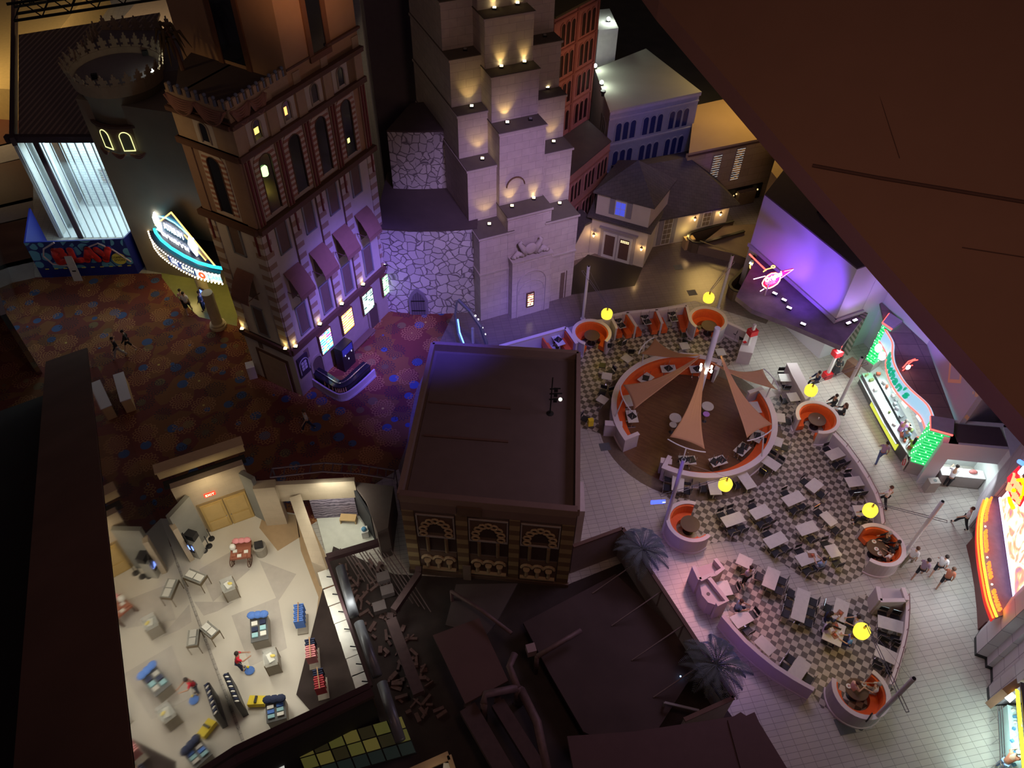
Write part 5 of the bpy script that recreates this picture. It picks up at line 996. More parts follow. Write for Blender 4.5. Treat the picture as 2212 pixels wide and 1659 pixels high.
# long grey roller duct beside the shop
for a, b, lab in (((735, 1225), (765, 1330), 'upper'), ((775, 1345), (815, 1460), 'middle'), ((825, 1475), (865, 1600), 'lower')):
    m = MB(); m.tube([G(*a, 3.0), G(*b, 3.0)], 0.22, 14); single('shutter_roller', m, mat('grey_roller', (0.16, 0.17, 0.19), 0.4, 0.3), 'long grey roller tube right of the shop, %s of three lengths' % lab, 'roller', smooth=True)
# ---- L shaped screen wall (pale inside panels) and palms
pw = [G(1238, 1180, 2.6), G(1345, 1141, 2.6), G(1585, 1507, 2.6), G(1478, 1555, 2.6)]
SC_ = mat('pale_screen_panel', (0.42, 0.38, 0.37), 0.8)
for k, (a, b) in enumerate(zip(pw, pw[1:])):
    A = Vector((a.x, a.y, 0)); B = Vector((b.x, b.y, 0))
    t = Thing('screen_wall', ('mauve length of the screen wall joining the carved facade', 'long pale length of the screen wall behind the palms', 'short white end length of the screen wall')[k], 'wall', A)
    m = MB(); m.bar(A + Vector((0, 0, 1.28)), B + Vector((0, 0, 1.28)), 0.1, 2.54); t.part('panel', m, SC_ if k else mat('mauve_panel', (0.26, 0.19, 0.18), 0.8))
    m = MB(); m.bar(A + Vector((0, 0, 2.6)), B + Vector((0, 0, 2.6)), 0.18, 0.08); t.part('capping', m, BEAM)
    if k == 1:
        d = (B - A) / 5; nn = Vector((-d.y, d.x, 0)).normalized() * -1
        for j in range(1, 5):
            q = A + d * j; m = MB(); m.bar(q + Vector((0, 0, 2.5)) + nn * 0.06, q + nn * 2.6 + Vector((0, 0, 1.12)), 0.05); t.part('brace', m, mat('dusty_brace', (0.2, 0.15, 0.14), 0.8))
            m = MB(); m.bar(q + Vector((0, 0, 1.1)) + nn * 0.07, q + Vector((0, 0, 2.5)) + nn * 0.07, 0.06); t.part('stud', m, mat('dusty_brace', (0.2, 0.15, 0.14), 0.8))
FROND = mat('palm_frond', (0.10, 0.12, 0.13), 0.8)
def palm(top, R_, n, label, seed, h0=0.0):
    rr = random.Random(seed); base = Vector((top.x, top.y, 0)); t = Thing('palm_tree', label, 'palm', base)
    m = MB(); m.tube([base, base + Vector((0.03, 0, top.z * 0.5)), top], [0.15, 0.12, 0.10], 8); t.part('trunk', m, mat('palm_trunk', (0.20, 0.14, 0.12), 0.9))
    for k in range(n):
        a = 2 * pi * k / n + rr.uniform(-0.15, 0.15); L_ = R_ * rr.uniform(0.8, 1.1); m = MB(); rise = rr.uniform(0.25, 0.7); d = Vector((cos(a), sin(a), 0)); side = Vector((-sin(a), cos(a), 0)); spine = []
        for i in range(10):
            s = i / 9; spine.append(top + d * L_ * s + Vector((0, 0, rise * sin(s * pi * 0.75) * 1.1 - 0.75 * s * s)))
        m.tube(spine, [0.02 * (1 - i / 11) + 0.004 for i in range(10)], 4)
        for i in range(1, 27):
            s = i / 27 * 9; j = min(8, int(s)); p = spine[j].lerp(spine[j + 1], s - j); w_ = 0.34 * sin(pi * min(1, (i / 27) * 0.9 + 0.1)) + 0.05
            for sg in (-1, 1):
                tip = p + side * sg * w_ + d * w_ * 0.6 - Vector((0, 0, 0.12)); q = (p + tip) / 2
                m.add([p, q + d * 0.025, tip, q - d * 0.025], [(0, 1, 2, 3)])
        t.part('frond', m, FROND)
    return t
palm(G(1388, 1187, 2.9), 1.35, 14, 'purple lit artificial palm outside the corner of the screen wall', 3)
palm(G(1547, 1436, 2.9), 1.6, 16, 'larger purple lit palm outside the long screen wall, nearest the pink wall', 8)
lamp('SPOT', G(1378, 1215, 0.4), 1600, (0.25, 0.12, 1.0), G(1390, 1187, 3.4), 0.1, 110, name='palm_uplight')
lamp('SPOT', G(1528, 1440, 0.4), 2200, (0.25, 0.12, 1.0), G(1547, 1436, 3.4), 0.1, 110, name='palm_uplight')
m = MB(); q0 = G(1505, 1432, 2.3); q1 = G(1562, 1515, 2.3); m.bar(q0, q1, 0.08)
t = Thing('light_rack', 'black rack of theatre lamps hung behind the screen wall', 'rack', q0); t.part('rail', m, mat('black_metal', (0.03, 0.03, 0.03), 0.5, 0.6))
for k in range(5):
    c = q0.lerp(q1, (k + 0.3) / 5); m = MB(); m.tube([c, c + Vector((0.38, 0.05, -0.05))], [0.06, 0.11], 10); t.part('lamp_can', m, mat('black_metal', (0.03, 0.03, 0.03), 0.5, 0.6))
m = MB(); m.bar(G(1436, 1518, 1.5), G(1510, 1535, 1.5), 0.1); m.bar(G(1436, 1518, 1.5), G(1436, 1518, 1.5) - Vector((0, 0, 0.45)), 0.08); single('steel_strut', m, mat('pale_strut', (0.3, 0.28, 0.28), 0.6), 'pale steel strut lying inside the end of the screen wall', 'strut')
m = MB(); m.ball(G(1470, 1461, 1.25), 0.035, 6); single('indicator_lamp', m, glow('blue_led', (0.2, 0.5, 1.0), 12), 'tiny blue indicator light on the sooty deck', 'lamp')
# ================================================================ SLOPING SHAFT with mirrored flank on the left
mp0 = Vector((-25.9, 33.95, 0)); mp1 = Vector((-3.2, -1.2, 0)); md = (mp1 - mp0).normalized(); ml = Vector((md.y, -md.x, 0))   # ml points away from the shop
def topz(y): return 5.2 + (30.4 - y) * 0.583
A, B = mp0, mp1; W_ = 3.2
A2 = G(60, 765, 4.2); A2 = Vector((A2.x, A2.y, 0))
shaft = Thing('sloping_shaft', 'long brown sloping roof of an inclined shaft, left foreground', 'building', A)
def wallpoly(a, b, off=0.0):
    return [a + ml * off, b + ml * off]
a_, b_ = Vector((-23.75, 30.65, 0)), mp1
lo = [a_, b_]; w2 = ml * 2.15
m = MB(); v = [a_, b_, b_ + w2 * 1.0, a_ + w2]; 
zt = [topz(q.y) for q in v]; zt[3] = zt[0]; zt[2] = zt[1]
m.prism([(q.x, q.y) for q in v], 0.0, zt); shaft.part('shaft_body', m, mat('umber_concrete', (0.16, 0.085, 0.065), 0.95, noise=0.25, nscale=0.5))
MIR = mat('dark_mirror', (0.62, 0.60, 0.58), 0.04, 0.95, noise=0.05)
m = MB(); nn = -ml * 0.02
m.add([a_ + nn, b_ + nn, b_ + nn + Vector((0, 0, topz(b_.y) - 0.05)), a_ + nn + Vector((0, 0, topz(a_.y) - 0.05))], [(0, 1, 2, 3)]); shaft.part('mirrored_flank', m, MIR)
m = MB(); v = [a_ + w2, b_ + w2, b_ + w2 + ml * 6, a_ + w2 + ml * 9]; zt = [topz(a_.y) - 2.2, topz(b_.y) - 2.2, topz(b_.y) - 2.2, topz(a_.y) - 2.2]
m.prism([(q.x, q.y) for q in v], 0, zt); shaft.part('lower_slope', m, mat('black_concrete', (0.03, 0.025, 0.025), 0.95))
# second mirrored wall at the far left edge
m = MB(); p0 = Vector((-38.5, 46.7, 0)); p1 = Vector((-29.5, 33.3, 0)); m.add([p0, p1, p1 + Vector((0, 0, 5)), p0 + Vector((0, 0, 5)), p0 + ml * 0.3, p1 + ml * 0.3, p1 + ml * 0.3 + Vector((0, 0, 5)), p0 + ml * 0.3 + Vector((0, 0, 5))], [(0, 1, 2, 3), (7, 6, 5, 4), (0, 4, 5, 1), (2, 6, 7, 3), (0, 3, 7, 4), (1, 5, 6, 2)])
tag(m.build('wall_far_mirror', MIR), kind='structure')
# ================================================================ SLOPING BROWN HOTEL WALL, right foreground
zE = lambda x, y, z: G(x, y, z)
e1 = [G(1380, -60, 24), G(1424, 0, 23.5), G(1745, 375, 20), G(1905, 560, 18.5), G(2212, 905, 16), G(2300, 1000, 15.4)]
f1 = [p + Vector((14, 3, 6.5)) for p in e1]
m = MB(); n = len(e1); vs = e1 + f1 + [p - Vector((0, 0, 0.8)) for p in e1] + [p - Vector((0, 0, 0.8)) for p in f1]
fs = [(i, i + 1, n + i + 1, n + i) for i in range(n - 1)] + [(2 * n + i, 3 * n + i, 3 * n + i + 1, 2 * n + i + 1) for i in range(n - 1)] + [(i, 2 * n + i, 2 * n + i + 1, i + 1) for i in range(n - 1)] + [(n + i, n + i + 1, 3 * n + i + 1, 3 * n + i) for i in range(n - 1)] + [(0, n, 3 * n, 2 * n), (n - 1, 3 * n - 1, 4 * n - 1, 2 * n - 1)]
m.add(vs, fs); slabw = tag(m.build('wall_sloping_brown', mat('brown_render', (0.23, 0.125, 0.085), 0.95, noise=0.08, nscale=0.6)), kind='structure')
def onslab(x, y):   # point of the photograph on the sloping wall
    d = M3 @ Vector((x - 1106.0, -(y - 829.5), -FPX)); P0 = e1[2]; nn = (e1[3] - e1[2]).cross(f1[2] - e1[2]).normalized(); o = Vector((0, 0, CAMH)); t_ = (P0 - o).dot(nn) / d.dot(nn); q = o + d * t_; return q + nn * (0.02 if nn.z > 0 else -0.02)
for k, (pts, r, lab) in enumerate((([(1755, 358), (1900, 385), (2230, 440)], 0.07, 'long dark cable lying down the brown sloping wall'), ([(1718, 97), (1800, 105), (1867, 117)], 0.015, 'short dark crack high on the brown wall'), ([(1870, 120), (1905, 225), (1943, 342)], 0.015, 'long thin crack down the brown wall'), ([(2078, 535), (2212, 556)], 0.02, 'faint crack low on the brown wall by the right edge'))):
    m = MB(); m.tube([onslab(*q) for q in pts], r, 6); single('cable' if k == 0 else 'crack', m, mat('near_black_brown', (0.09, 0.045, 0.035), 0.9), lab, 'cable' if k == 0 else 'crack')
lamp('AREA', (6, 6, 34), 900, (1.0, 0.55, 0.40), (14, 24, 20), 6.0, name='brown_wall_fill')  # unseen area light added to light the brown wall evenly
# ================================================================ PURPLE LIT WALLS
PWL = mat('plain_white_wall', (0.62, 0.60, 0.66), 0.8, noise=0.04, nscale=0.6)
q = [Vector((16.12, 43.74, 0)), Vector((20.0, 36.25, 0)), Vector((21.87, 37.13, 0))]
blk = Thing('violet_wall_building', 'plain block building washed in strong violet light', 'building', q[1])
m = MB(); m.prism(q + [Vector((26, 39, 0)), Vector((24, 50, 0)), Vector((18.5, 47.5, 0))], 0.0, 7.4); blk.part('wall', m, PWL)
m = MB(); m.prism([q[0], q[1], q[2], Vector((26, 39, 0)), Vector((24, 50, 0)), Vector((18.5, 47.5, 0))], 7.4, 7.5); blk.part('roof', m, mat('plum_roof', (0.085, 0.06, 0.07), 0.95))
m = MB()
for a, b in zip(q, q[1:]): F = Face(a, b - a); F.box(m, -0.1, (b - a).length + 0.1, 3.3, 3.55, 0, 0.12)
blk.part('skirting', m, mat('grey_flashing', (0.45, 0.42, 0.5), 0.5))
t = Thing('roof_machinery', 'black machinery and cable on the plum roof by the brown wall', 'machine', G(1790, 465, 7.5))
for k in range(6): m = MB(); m.box(G(1770 + 7 * k, 455 + 5 * k, 7.62), (0.25, 0.12, 0.24), 0.5 + 0.3 * k); t.part('housing', m, mat('black_metal', (0.03, 0.03, 0.03), 0.5, 0.6))
m = MB(); m.tube([G(1785, 424, 7.9), G(1775, 452, 7.7), G(1803, 492, 7.6), G(1815, 456, 7.9)], 0.02, 5); t.part('cable', m, mat('black_metal', (0.03, 0.03, 0.03), 0.5, 0.6))
lamp('SPOT', (17.6, 34.5, 4.2), 1500, (0.22, 0.06, 1.0), (18.6, 39.5, 5.6), 0.3, 85, name='violet_wall_wash')
lamp('SPOT', (16.6, 37.2, 3.8), 650, (0.25, 0.08, 1.0), (17.6, 41, 5.8), 0.3, 80, name='violet_wall_wash')
lamp('SPOT', (20.9, 34.9, 3.9), 170, (0.42, 0.22, 1.0), (21.0, 37, 6.0), 0.3, 90, name='lilac_wall_wash')
lamp('SPOT', (20.5, 31, 7.0), 1100, (0.42, 0.30, 1.0), (24.5, 35, 6.0), 0.4, 80, name='lilac_wall_wash')
# long lilac wall and patterned wall behind the shop roofs
W3 = [Vector((21.85, 37.1, 0)), Vector((23.2, 38.3, 0)), Vector((24.93, 34.12, 0))]
m = MB(); m.prism(W3 + [Vector((29, 35.5, 0)), Vector((27, 42, 0))], 0, 13); tag(m.build('wall_lilac', PWL), kind='structure')
def diamonds():
    m, N, L, B = newmat('diamond_pattern'); B.inputs['Roughness'].default_value = 0.8
    mp = nodes_uv(N, L, 1, 1); v = N.new('ShaderNodeTexVoronoi'); v.distance = 'MANHATTAN'; v.inputs['Scale'].default_value = 0.42; v.inputs['Randomness'].default_value = 0.75; L.new(mp.outputs[0], v.inputs['Vector'])
    s = N.new('ShaderNodeSeparateColor'); L.new(v.outputs['Color'], s.inputs[0]); r = mathn(N, L, 'ADD', mathn(N, L, 'MULTIPLY', s.outputs[0], 0.28), 0.26)
    d = mathn(N, L, 'ABSOLUTE', mathn(N, L, 'SUBTRACT', v.outputs['Distance'], r)); L.new(mixc(N, L, mathn(N, L, 'LESS_THAN', d, 0.06), (0.46, 0.44, 0.56), (0.80, 0.55, 0.34)), B.inputs['Base Color']); return m
FW4 = Face((24.93, 34.12), Vector((24.5, 27.82, 0)) - Vector((24.93, 34.12, 0)))
m = MB(); FW4.box(m, 0, 6.3, 0, 13, -0.3, 0.0); tag(m.build('wall_diamond', diamonds()), kind='structure')
m = MB(); m.prism([Vector((24.5, 27.82, 0)), Vector((24.8, 27.9, 0)), Vector((30.5, 31.5, 0)), Vector((30.2, 31.8, 0))], 0, 12); tag(m.build('wall_blue_return', PWL), kind='structure')
m = MB(); m.prism([Vector((29.0, 30.8, 0)), Vector((29.4, 31, 0)), Vector((31.5, 24, 0)), Vector((31.1, 23.9, 0))], 0, 12); tag(m.build('wall_right_far', PWL), kind='structure')
lamp('SPOT', (26.5, 26.5, 8), 250, (0.22, 0.14, 1.0), (26.5, 29.4, 7.5), 0.2, 50, name='blue_slot_wash')
# ================================================================ ORIGINAL counter: violet canopy roof, red neon edge, neon sign
can = Thing('violet_canopy', 'dark canopy roof under violet light with a red neon edge', 'canopy', G(1700, 690, 0))
cp = [G(1590, 640, 3.2), G(1625, 668, 3.2), G(1700, 697, 3.2), G(1818, 748, 3.2), G(1862, 690, 3.2), G(1850, 680, 3.2), G(1802, 700, 3.2), G(1640, 544, 3.2)]
m = MB(); m.prism(cp, 2.85, 3.2); can.part('roof', m, mat('plum_canopy', (0.20, 0.16, 0.22), 0.7, noise=0.5, nscale=1.5))
m = MB(); nd = [G(1627, 668, 3.05), G(1675, 687, 3.05)]; m.tube(nd, 0.055, 6); can.part('red_neon', m, glow('red_neon', (1.0, 0.05, 0.04), 6)); m = MB(); m.tube([G(1682, 690, 3.05), G(1745, 715, 3.05), G(1819, 749, 3.05)], 0.055, 6); can.part('red_neon', m, glow('red_neon', (1.0, 0.05, 0.04), 6))
m = MB(); m.tube([G(1619, 549, 4.0), G(1655, 584, 4.0)], 0.05, 6); can.part('red_neon', m, glow('red_neon', (1.0, 0.05, 0.04), 6))
for k, (x, y, a) in enumerate(((1673, 636, -0.7), (1693, 650, -0.7), (1704, 667, -0.6), (1734, 702, -0.6), (1832, 700, 0.5), (1846, 694, 0.5))):
    p = G(x, y, 3.3); t = Thing('floodlight', 'violet white floodlight on the canopy roof, number %s from the neon sign' % ('one', 'two', 'three', 'four', 'five', 'six')[k], 'lamp', p)
    t.o['label'] = ('violet floodlight on the canopy, nearest the neon sign', 'violet floodlight on the canopy, second from the neon sign', 'violet floodlight on the canopy, third from the neon sign', 'violet floodlight alone in the middle of the canopy', 'violet floodlight at the canopy corner, left of the last pair', 'violet floodlight at the canopy corner, right of the last pair')[k]
    m = MB(); m.box(p + Vector((0, 0, 0.03)), (0.34, 0.2, 0.12), a); t.part('housing', m, mat('black_metal', (0.03, 0.03, 0.03), 0.5, 0.6)); m = MB(); m.box(p + Vector((0, 0, 0.11)), (0.3, 0.15, 0.03), a); t.part('lens', m, glow('violet_lens', (0.85, 0.65, 1.0), 6))
for (bx, by, tx, ty, lab) in ((1608, 770, 1640, 668, 'left'), (1785, 815, 1816, 748, 'right')):
    b = G(bx, by); t = Thing('red_post', 'white post with red blocks carrying the %s end of the canopy' % lab, 'post', b)
    m = MB(); m.box(b + Vector((0, 0, 1.42)), (0.16, 0.16, 2.84), 0.4); t.part('post', m, mat('white_post', (0.7, 0.68, 0.68), 0.5))
    m = MB(); m.box(b + Vector((0, 0, 0.22)), (0.5, 0.42, 0.44), 0.4); t.part('red_base', m, mat('red_lacquer', (0.65, 0.02, 0.03), 0.35)); m = MB(); m.box(b + Vector((0, 0, 2.2)), (0.55, 0.45, 0.4), 0.4); t.part('red_block', m, mat('red_lacquer', (0.65, 0.02, 0.03), 0.35))
sg = Thing('neon_sign', 'round red neon sign with white Original script and a pointed wing', 'sign', G(1652, 638, 3.2))
b = G(1652, 638, 3.2); m = MB(); m.tube([b, b + Vector((0.03, 0.02, 1.0))], 0.05, 8); sg.part('post', m, mat('cream_post', (0.6, 0.5, 0.35), 0.5))
cS = b + Vector((0.05, 0.1, 1.75)); rd = Vector((1, 0.0, 0)); FSn = Face((cS.x, cS.y), (0.97, -0.1))
def sn(u, z, d=0.0): return FSn.p(u, cS.z + z, d)
def sp(x, y):   # crop pixel of the sign
    d = M3 @ Vector((1600 + x * 160 / 2212 - 1106.0, -(530 + y * 160 / 2212 - 829.5), -FPX)); o = Vector((0, 0, CAMH)) - FSn.a; t_ = -o.dot(FSn.n) / d.dot(FSn.n); q_ = Vector((0, 0, CAMH)) + d * t_; return ((q_ - FSn.a).dot(FSn.d), q_.z)
def spl(pts): return [sp(*q_) for q_ in pts]
disc = spl([(660, 1190), (640, 1120), (700, 1010), (800, 900), (920, 830), (1040, 815), (1130, 850), (1180, 930), (1170, 1030), (1090, 1140), (970, 1220), (860, 1270), (760, 1275)])
m = MB(); FSn.shape(m, disc, -0.08, 0.0); sg.part('red_disc', m, glow('sign_red', (0.85, 0.01, 0.05), 1.3))
m = MB(); m.tube([FSn.p(u, z, 0.03) for u, z in disc + disc[:1]], 0.035, 6); sg.part('disc_neon', m, glow('amber_pink_neon', (1.0, 0.45, 0.25), 5))
m = MB(); FSn.shape(m, spl([(1180, 790), (1575, 700), (1200, 975)]), -0.06, 0.0); sg.part('red_wing', m, glow('wing_red', (0.75, 0.0, 0.12), 0.9))
m = MB(); m.tube([FSn.p(*q_, 0.02) for q_ in spl([(1300, 770), (1575, 710), (1200, 975)])], 0.025, 6); sg.part('wing_neon', m, glow('pink_neon', (1.0, 0.2, 0.5), 5))
m = MB(); m.tube([FSn.p(*q_, 0.02) for q_ in spl([(380, 1005), (740, 910)])], 0.03, 6); sg.part('tail_neon', m, glow('pale_neon', (1.0, 0.75, 0.8), 3)); m = MB(); m.tube([FSn.p(*q_, 0.02) for q_ in spl([(580, 1365), (700, 1290)])], 0.03, 6); sg.part('tail_neon', m, glow('pale_neon', (1.0, 0.75, 0.8), 3))
m = MB(); m.tube([FSn.p(*q_, -0.15) for q_ in spl([(680, 835), (780, 760), (930, 720)])], 0.03, 6); sg.part('dome_neon', m, glow('amber_neon', (1.0, 0.5, 0.08), 5))
(u0, z0) = sp(970, 640); m = MB(); m.tube([FSn.p(u0 + 0.11 * cos(a), z0 + 0.09 * sin(a), 0) for a in [i * pi / 5 for i in range(11)]], 0.035, 6); sg.part('ring_neon', m, glow('amber_neon', (1.0, 0.5, 0.08), 5))
(u0, z0), (u1, z1) = sp(690, 1060), sp(1270, 800); L_ = math.hypot(u1 - u0, z1 - z0); rot = atan2(z1 - z0, u1 - u0)
sg.part('script_lettering', text_on(FSn, 'Original', (u0 + u1) / 2, (z0 + z1) / 2, L_ / 3.2, 0.06, 0.03, sx=0.86, bold=0.012, rot=rot, slant=0.25), glow('ice_neon', (0.75, 0.9, 1.0), 6))
(u0, z0), (u1, z1) = sp(740, 1110), sp(1050, 1040); sg.part('small_lettering', text_on(FSn, 'CHICKEN', (u0 + u1) / 2, (z0 + z1) / 2, 0.2, 0.03, 0.01, sx=0.8, rot=rot * 0.8), glow('pink_letter', (1.0, 0.35, 0.7), 1.5))
(u0, z0), (u1, z1) = sp(770, 1160), sp(1040, 1100); sg.part('small_lettering', text_on(FSn, 'TENDER', (u0 + u1) / 2, (z0 + z1) / 2, 0.2, 0.03, 0.01, sx=0.8, rot=rot * 0.8), glow('pink_letter', (1.0, 0.35, 0.7), 1.5))
# dark pylon with small neon emblem, left of the canopy
p = G(1612, 622); t = Thing('pylon', 'dark pylon with a small round neon emblem beside the escalator', 'pylon', p)
m = MB(); m.prism([G(1600, 632), G(1622, 640), G(1650, 605), G(1628, 592)], 0, 3.0); t.part('casing', m, mat('plum_casing', (0.07, 0.05, 0.06), 0.5))
FE = Face(G(1600, 632), G(1622, 640) - G(1600, 632)); pe = FE.p(0.4, 2.6, 0.08); m = MB(); m.tube([FE.p(0.35 + 0.26 * cos(a), 2.5 + 0.3 * sin(a), 0.06) for a in [i * pi / 6 for i in range(13)]], 0.035, 6); t.part('ring_neon', m, glow('amber_neon', (1.0, 0.5, 0.08), 5))
m = MB(); m.tube([FE.p(0.0, 2.75, 0.1), FE.p(0.3, 2.65, 0.1), FE.p(0.6, 2.5, 0.1)], 0.06, 6); t.part('script_neon', m, glow('ice_neon', (0.75, 0.9, 1.0), 6)); m = MB(); FE.box(m, 0.2, 0.5, 2.3, 2.5, 0.03, 0.08); t.part('pink_patch', m, glow('pink_letter', (1.0, 0.35, 0.7), 1.5))
lamp('AREA', (20.2, 34.0, 2.6), 55, (0.9, 0.97, 0.9), (19.5, 33.2, 0), 1.0, name='counter_light'); lamp('AREA', (17.5, 35.9, 2.7), 60, (0.9, 0.97, 0.9), (16.8, 35.0, 0), 1.5, size_y=1.0, name='counter_light')
# ================================================================ FOOD COURT FURNITURE
RIM = mat('booth_rim', (0.66, 0.58, 0.60), 0.6, noise=0.05); SHELL = mat('booth_shell', (0.52, 0.46, 0.48), 0.7, noise=0.06); ORG = mat('orange_vinyl', (0.72, 0.13, 0.03), 0.4, noise=0.12, nscale=5)
MARB = mat('pale_marble_top', (0.62, 0.60, 0.57), 0.25, noise=0.10, nscale=6); CHR = mat('chrome', (0.75, 0.75, 0.78), 0.15, 0.95, noise=0.02); BLK = mat('black_seat', (0.02, 0.02, 0.024), 0.45); WTOP = mat('walnut_top', (0.14, 0.09, 0.06), 0.35)
# ---- big dining ring
ring = Thing('dining_ring_wall', 'big round pink walled booth ring lined with orange seating', 'booth', (RC.x, RC.y, 0)); RC = Vector((10.8, 30.45, 0))
for a0, a1, nm in ((-118, 24, 'right'), (61.5, 208, 'left')):
    n = int((a1 - a0) / 4)
    m = MB(); m.arcwall(RC, 4.62, 4.80, a0, a1, 0, 1.1, n); w_ = ring.part('outer_wall', m, SHELL, label='%s hand arc of the ring wall' % nm)
    m = MB(); m.arcwall(RC, 4.55, 4.88, a0 - 0.5, a1 + 0.5, 1.1, 1.16, n); ring.part('rim_cap', m, RIM, sub=w_)
    m = MB(); m.arcwall(RC, 4.78, 4.86, a0, a1, 0, 0.12, n); ring.part('skirting', m, RIM, sub=w_)
    s0, s1 = (a0 + 3, a1 - 3)
    m = MB(); m.arcwall(RC, 4.45, 4.62, s0, s1, 0.45, 1.04, n); ring.part('backrest', m, ORG, smooth=False)
    m = MB(); m.arcwall(RC, 3.98, 4.62, s0, s1, 0.08, 0.46, n); ring.part('seat', m, ORG)
    m = MB(); [m.ball(RC + Vector((4.8 * cos(radians(a)), 4.8 * sin(radians(a)), 1.18)), 0.02, 5) for a in (a0, a1)]
for a, L_ in ((-118, 0.5), (24, 0.5), (61.5, 0.5), (208, 0.5)):
    d = Vector((cos(radians(a)), sin(radians(a)), 0)); m = MB(); m.bar(RC + d * 4.85 + Vector((0, 0, 0.57)), RC + d * 3.9 + Vector((0, 0, 0.57)), 0.16, 1.14); ring.part('end_panel', m, SHELL); m = MB(); m.bar(RC + d * 4.9 + Vector((0, 0, 1.16)), RC + d * 3.88 + Vector((0, 0, 1.16)), 0.24, 0.06); ring.part('end_cap', m, RIM)
# planter arms at the left gap
for a, b, lab in ((G(1303, 938), G(1340, 940), 'pale low wall joining the left side of the dining ring'), (G(1421, 1018), G(1445, 1022), 'pink low wall at the lower gap of the dining ring')):
    t = Thing('low_wall', lab, 'wall', a); m = MB(); m.bar(a + Vector((0, 0, 0.5)), b + Vector((0, 0, 0.5)), 0.3, 1.0); t.part('wall', m, SHELL); m = MB(); m.bar(a + Vector((0, 0, 1.03)), b + Vector((0, 0, 1.03)), 0.38, 0.06); t.part('cap', m, RIM)
# ---- tables and chairs
def table_proto(L_, W_, name='dining_table'):
    t = Thing(name, 'x', 'table', (0, 0, 0)); m = MB(); m.box((0, 0, 0.735), (L_, W_, 0.035)); t.part('tabletop', m, MARB)
    m = MB(); m.box((0, 0, 0.70), (L_ - 0.06, W_ - 0.06, 0.035)); t.part('apron', m, BLK)
    for s in ((-1, 1) if L_ > 0.9 else (0,)):
        m = MB(); m.tube([(s * (L_ / 2 - 0.25), 0, 0.03), (s * (L_ / 2 - 0.25), 0, 0.69)], 0.035, 8); l_ = t.part('pedestal', m, CHR)
        m = MB(); m.bar((s * (L_ / 2 - 0.25), -0.25, 0.025), (s * (L_ / 2 - 0.25), 0.25, 0.025), 0.07, 0.04); t.part('foot', m, CHR, sub=l_)
    return t
def chair_proto():
    t = Thing('dining_chair', 'x', 'chair', (0, 0, 0))
    m = MB(); m.box((0, 0, 0.45), (0.42, 0.40, 0.05)); t.part('seat', m, BLK)
    m = MB(); m.box((0, -0.23, 0.72), (0.40, 0.03, 0.26)); t.part('backrest', m, BLK)
    m = MB(); m.tube([(-0.2, -0.2, 0.44), (-0.205, -0.235, 0.88), (0.205, -0.235, 0.88), (0.2, -0.2, 0.44)], 0.014, 6); t.part('back_frame', m, CHR)
    for x, y in ((-0.18, 0.17), (0.18, 0.17), (-0.18, -0.18), (0.18, -0.18)):
        m = MB(); m.tube([(x, y, 0.43), (x * 1.15, y * 1.15, 0.0)], 0.013, 6); t.part('leg', m, CHR)
    return t
CHAIR = [chair_proto(), False]; NCH = [0]
def place_chair(loc, rz, label, group, tilt=None):
    loc = Vector(loc)
    if not CHAIR[1]:
        CHAIR[1] = True; o = CHAIR[0].o; o.location = loc; o.rotation_euler = (0, 0, rz); o['label'] = label; o['group'] = group
    else: o = dup(CHAIR[0], loc, rz, label, group)
    if tilt: o.rotation_euler = (tilt[0], tilt[1], rz)
    NCH[0] += 1; return o
TP = {}
def get_table(L_, W_, loc, rz, label, group):
    k = (round(L_, 1), round(W_, 2))
    if k not in TP:
        t = table_proto(L_, W_); TP[k] = t; o = t.o; o.location = loc; o.rotation_euler = (0, 0, rz); o['label'] = label; o['group'] = group; return o
    return dup(TP[k], loc, rz, label, group)
def sideword(v):
    a = math.degrees(atan2(v.y, v.x)); return ['right', 'upper right', 'upper', 'upper left', 'left', 'lower left', 'lower', 'lower right'][int(((a + 22.5) % 360) // 45)]
TABLES = {}
def table(key, desc, c, long_side, left=0, right=0, ends=(), group='marble topped dining tables', dims=None, cgroup='black chairs at the dining tables', gap=0.22):
    """c: two px corners of one edge + the opposite corner of the table top at 0.75 m"""
    P_ = [G(x, y, 0.75) for x, y in c]; ctr = (P_[0] + P_[2]) / 2; e1 = P_[1] - P_[0]; e2 = P_[2] - P_[1]
    ax = e1 if e1.length > e2.length else e2
    L_, W_ = (max(e1.length, e2.length), min(e1.length, e2.length)); 
    if dims: L_, W_ = dims
    else: L_ = round(L_, 1); W_ = 0.66
    d = ax.normalized(); d.z = 0; n = Vector((-d.y, d.x, 0)); rz = atan2(d.y, d.x); ctr.z = 0.012
    o = get_table(L_, W_, ctr, rz, desc, group); TABLES[key] = (ctr, d, n, L_, W_)
    short = desc
    for side, cnt in ((1, left), (-1, right)):
        for k in range(cnt):
            off = (k - (cnt - 1) / 2) * (L_ / max(cnt, 1)); p = ctr + n * side * (W_ / 2 + gap) + d * off
            w_ = sideword(n * side); lab = 'black chair, %s side, %s' % (w_, short)
            if cnt > 1:
                q_ = sideword(d if off > 0 else -d) if abs(off) > 0.05 else 'middle'; lab = 'black chair, %s side, %s one, %s' % (w_, q_, short)
            place_chair(p, atan2(-n.y * side, -n.x * side) - pi / 2, lab, cgroup)
    for e in ends:
        p = ctr + d * e * (L_ / 2 + gap); lab = 'black chair, %s end, %s' % (sideword(d * e), short); place_chair(p, atan2(-d.y * e, -d.x * e) - pi / 2, lab, cgroup)
    return o
T = table
T('a1', 'pale table by the lower ring gap pole', [(1451, 1019), (1482, 1021), (1479, 1062)], 0, 2, 2)
T('a2', 'pale table hidden by the lamp below ring', [(1525, 1030), (1550, 1030), (1560, 1069)], 0, 1, 1)
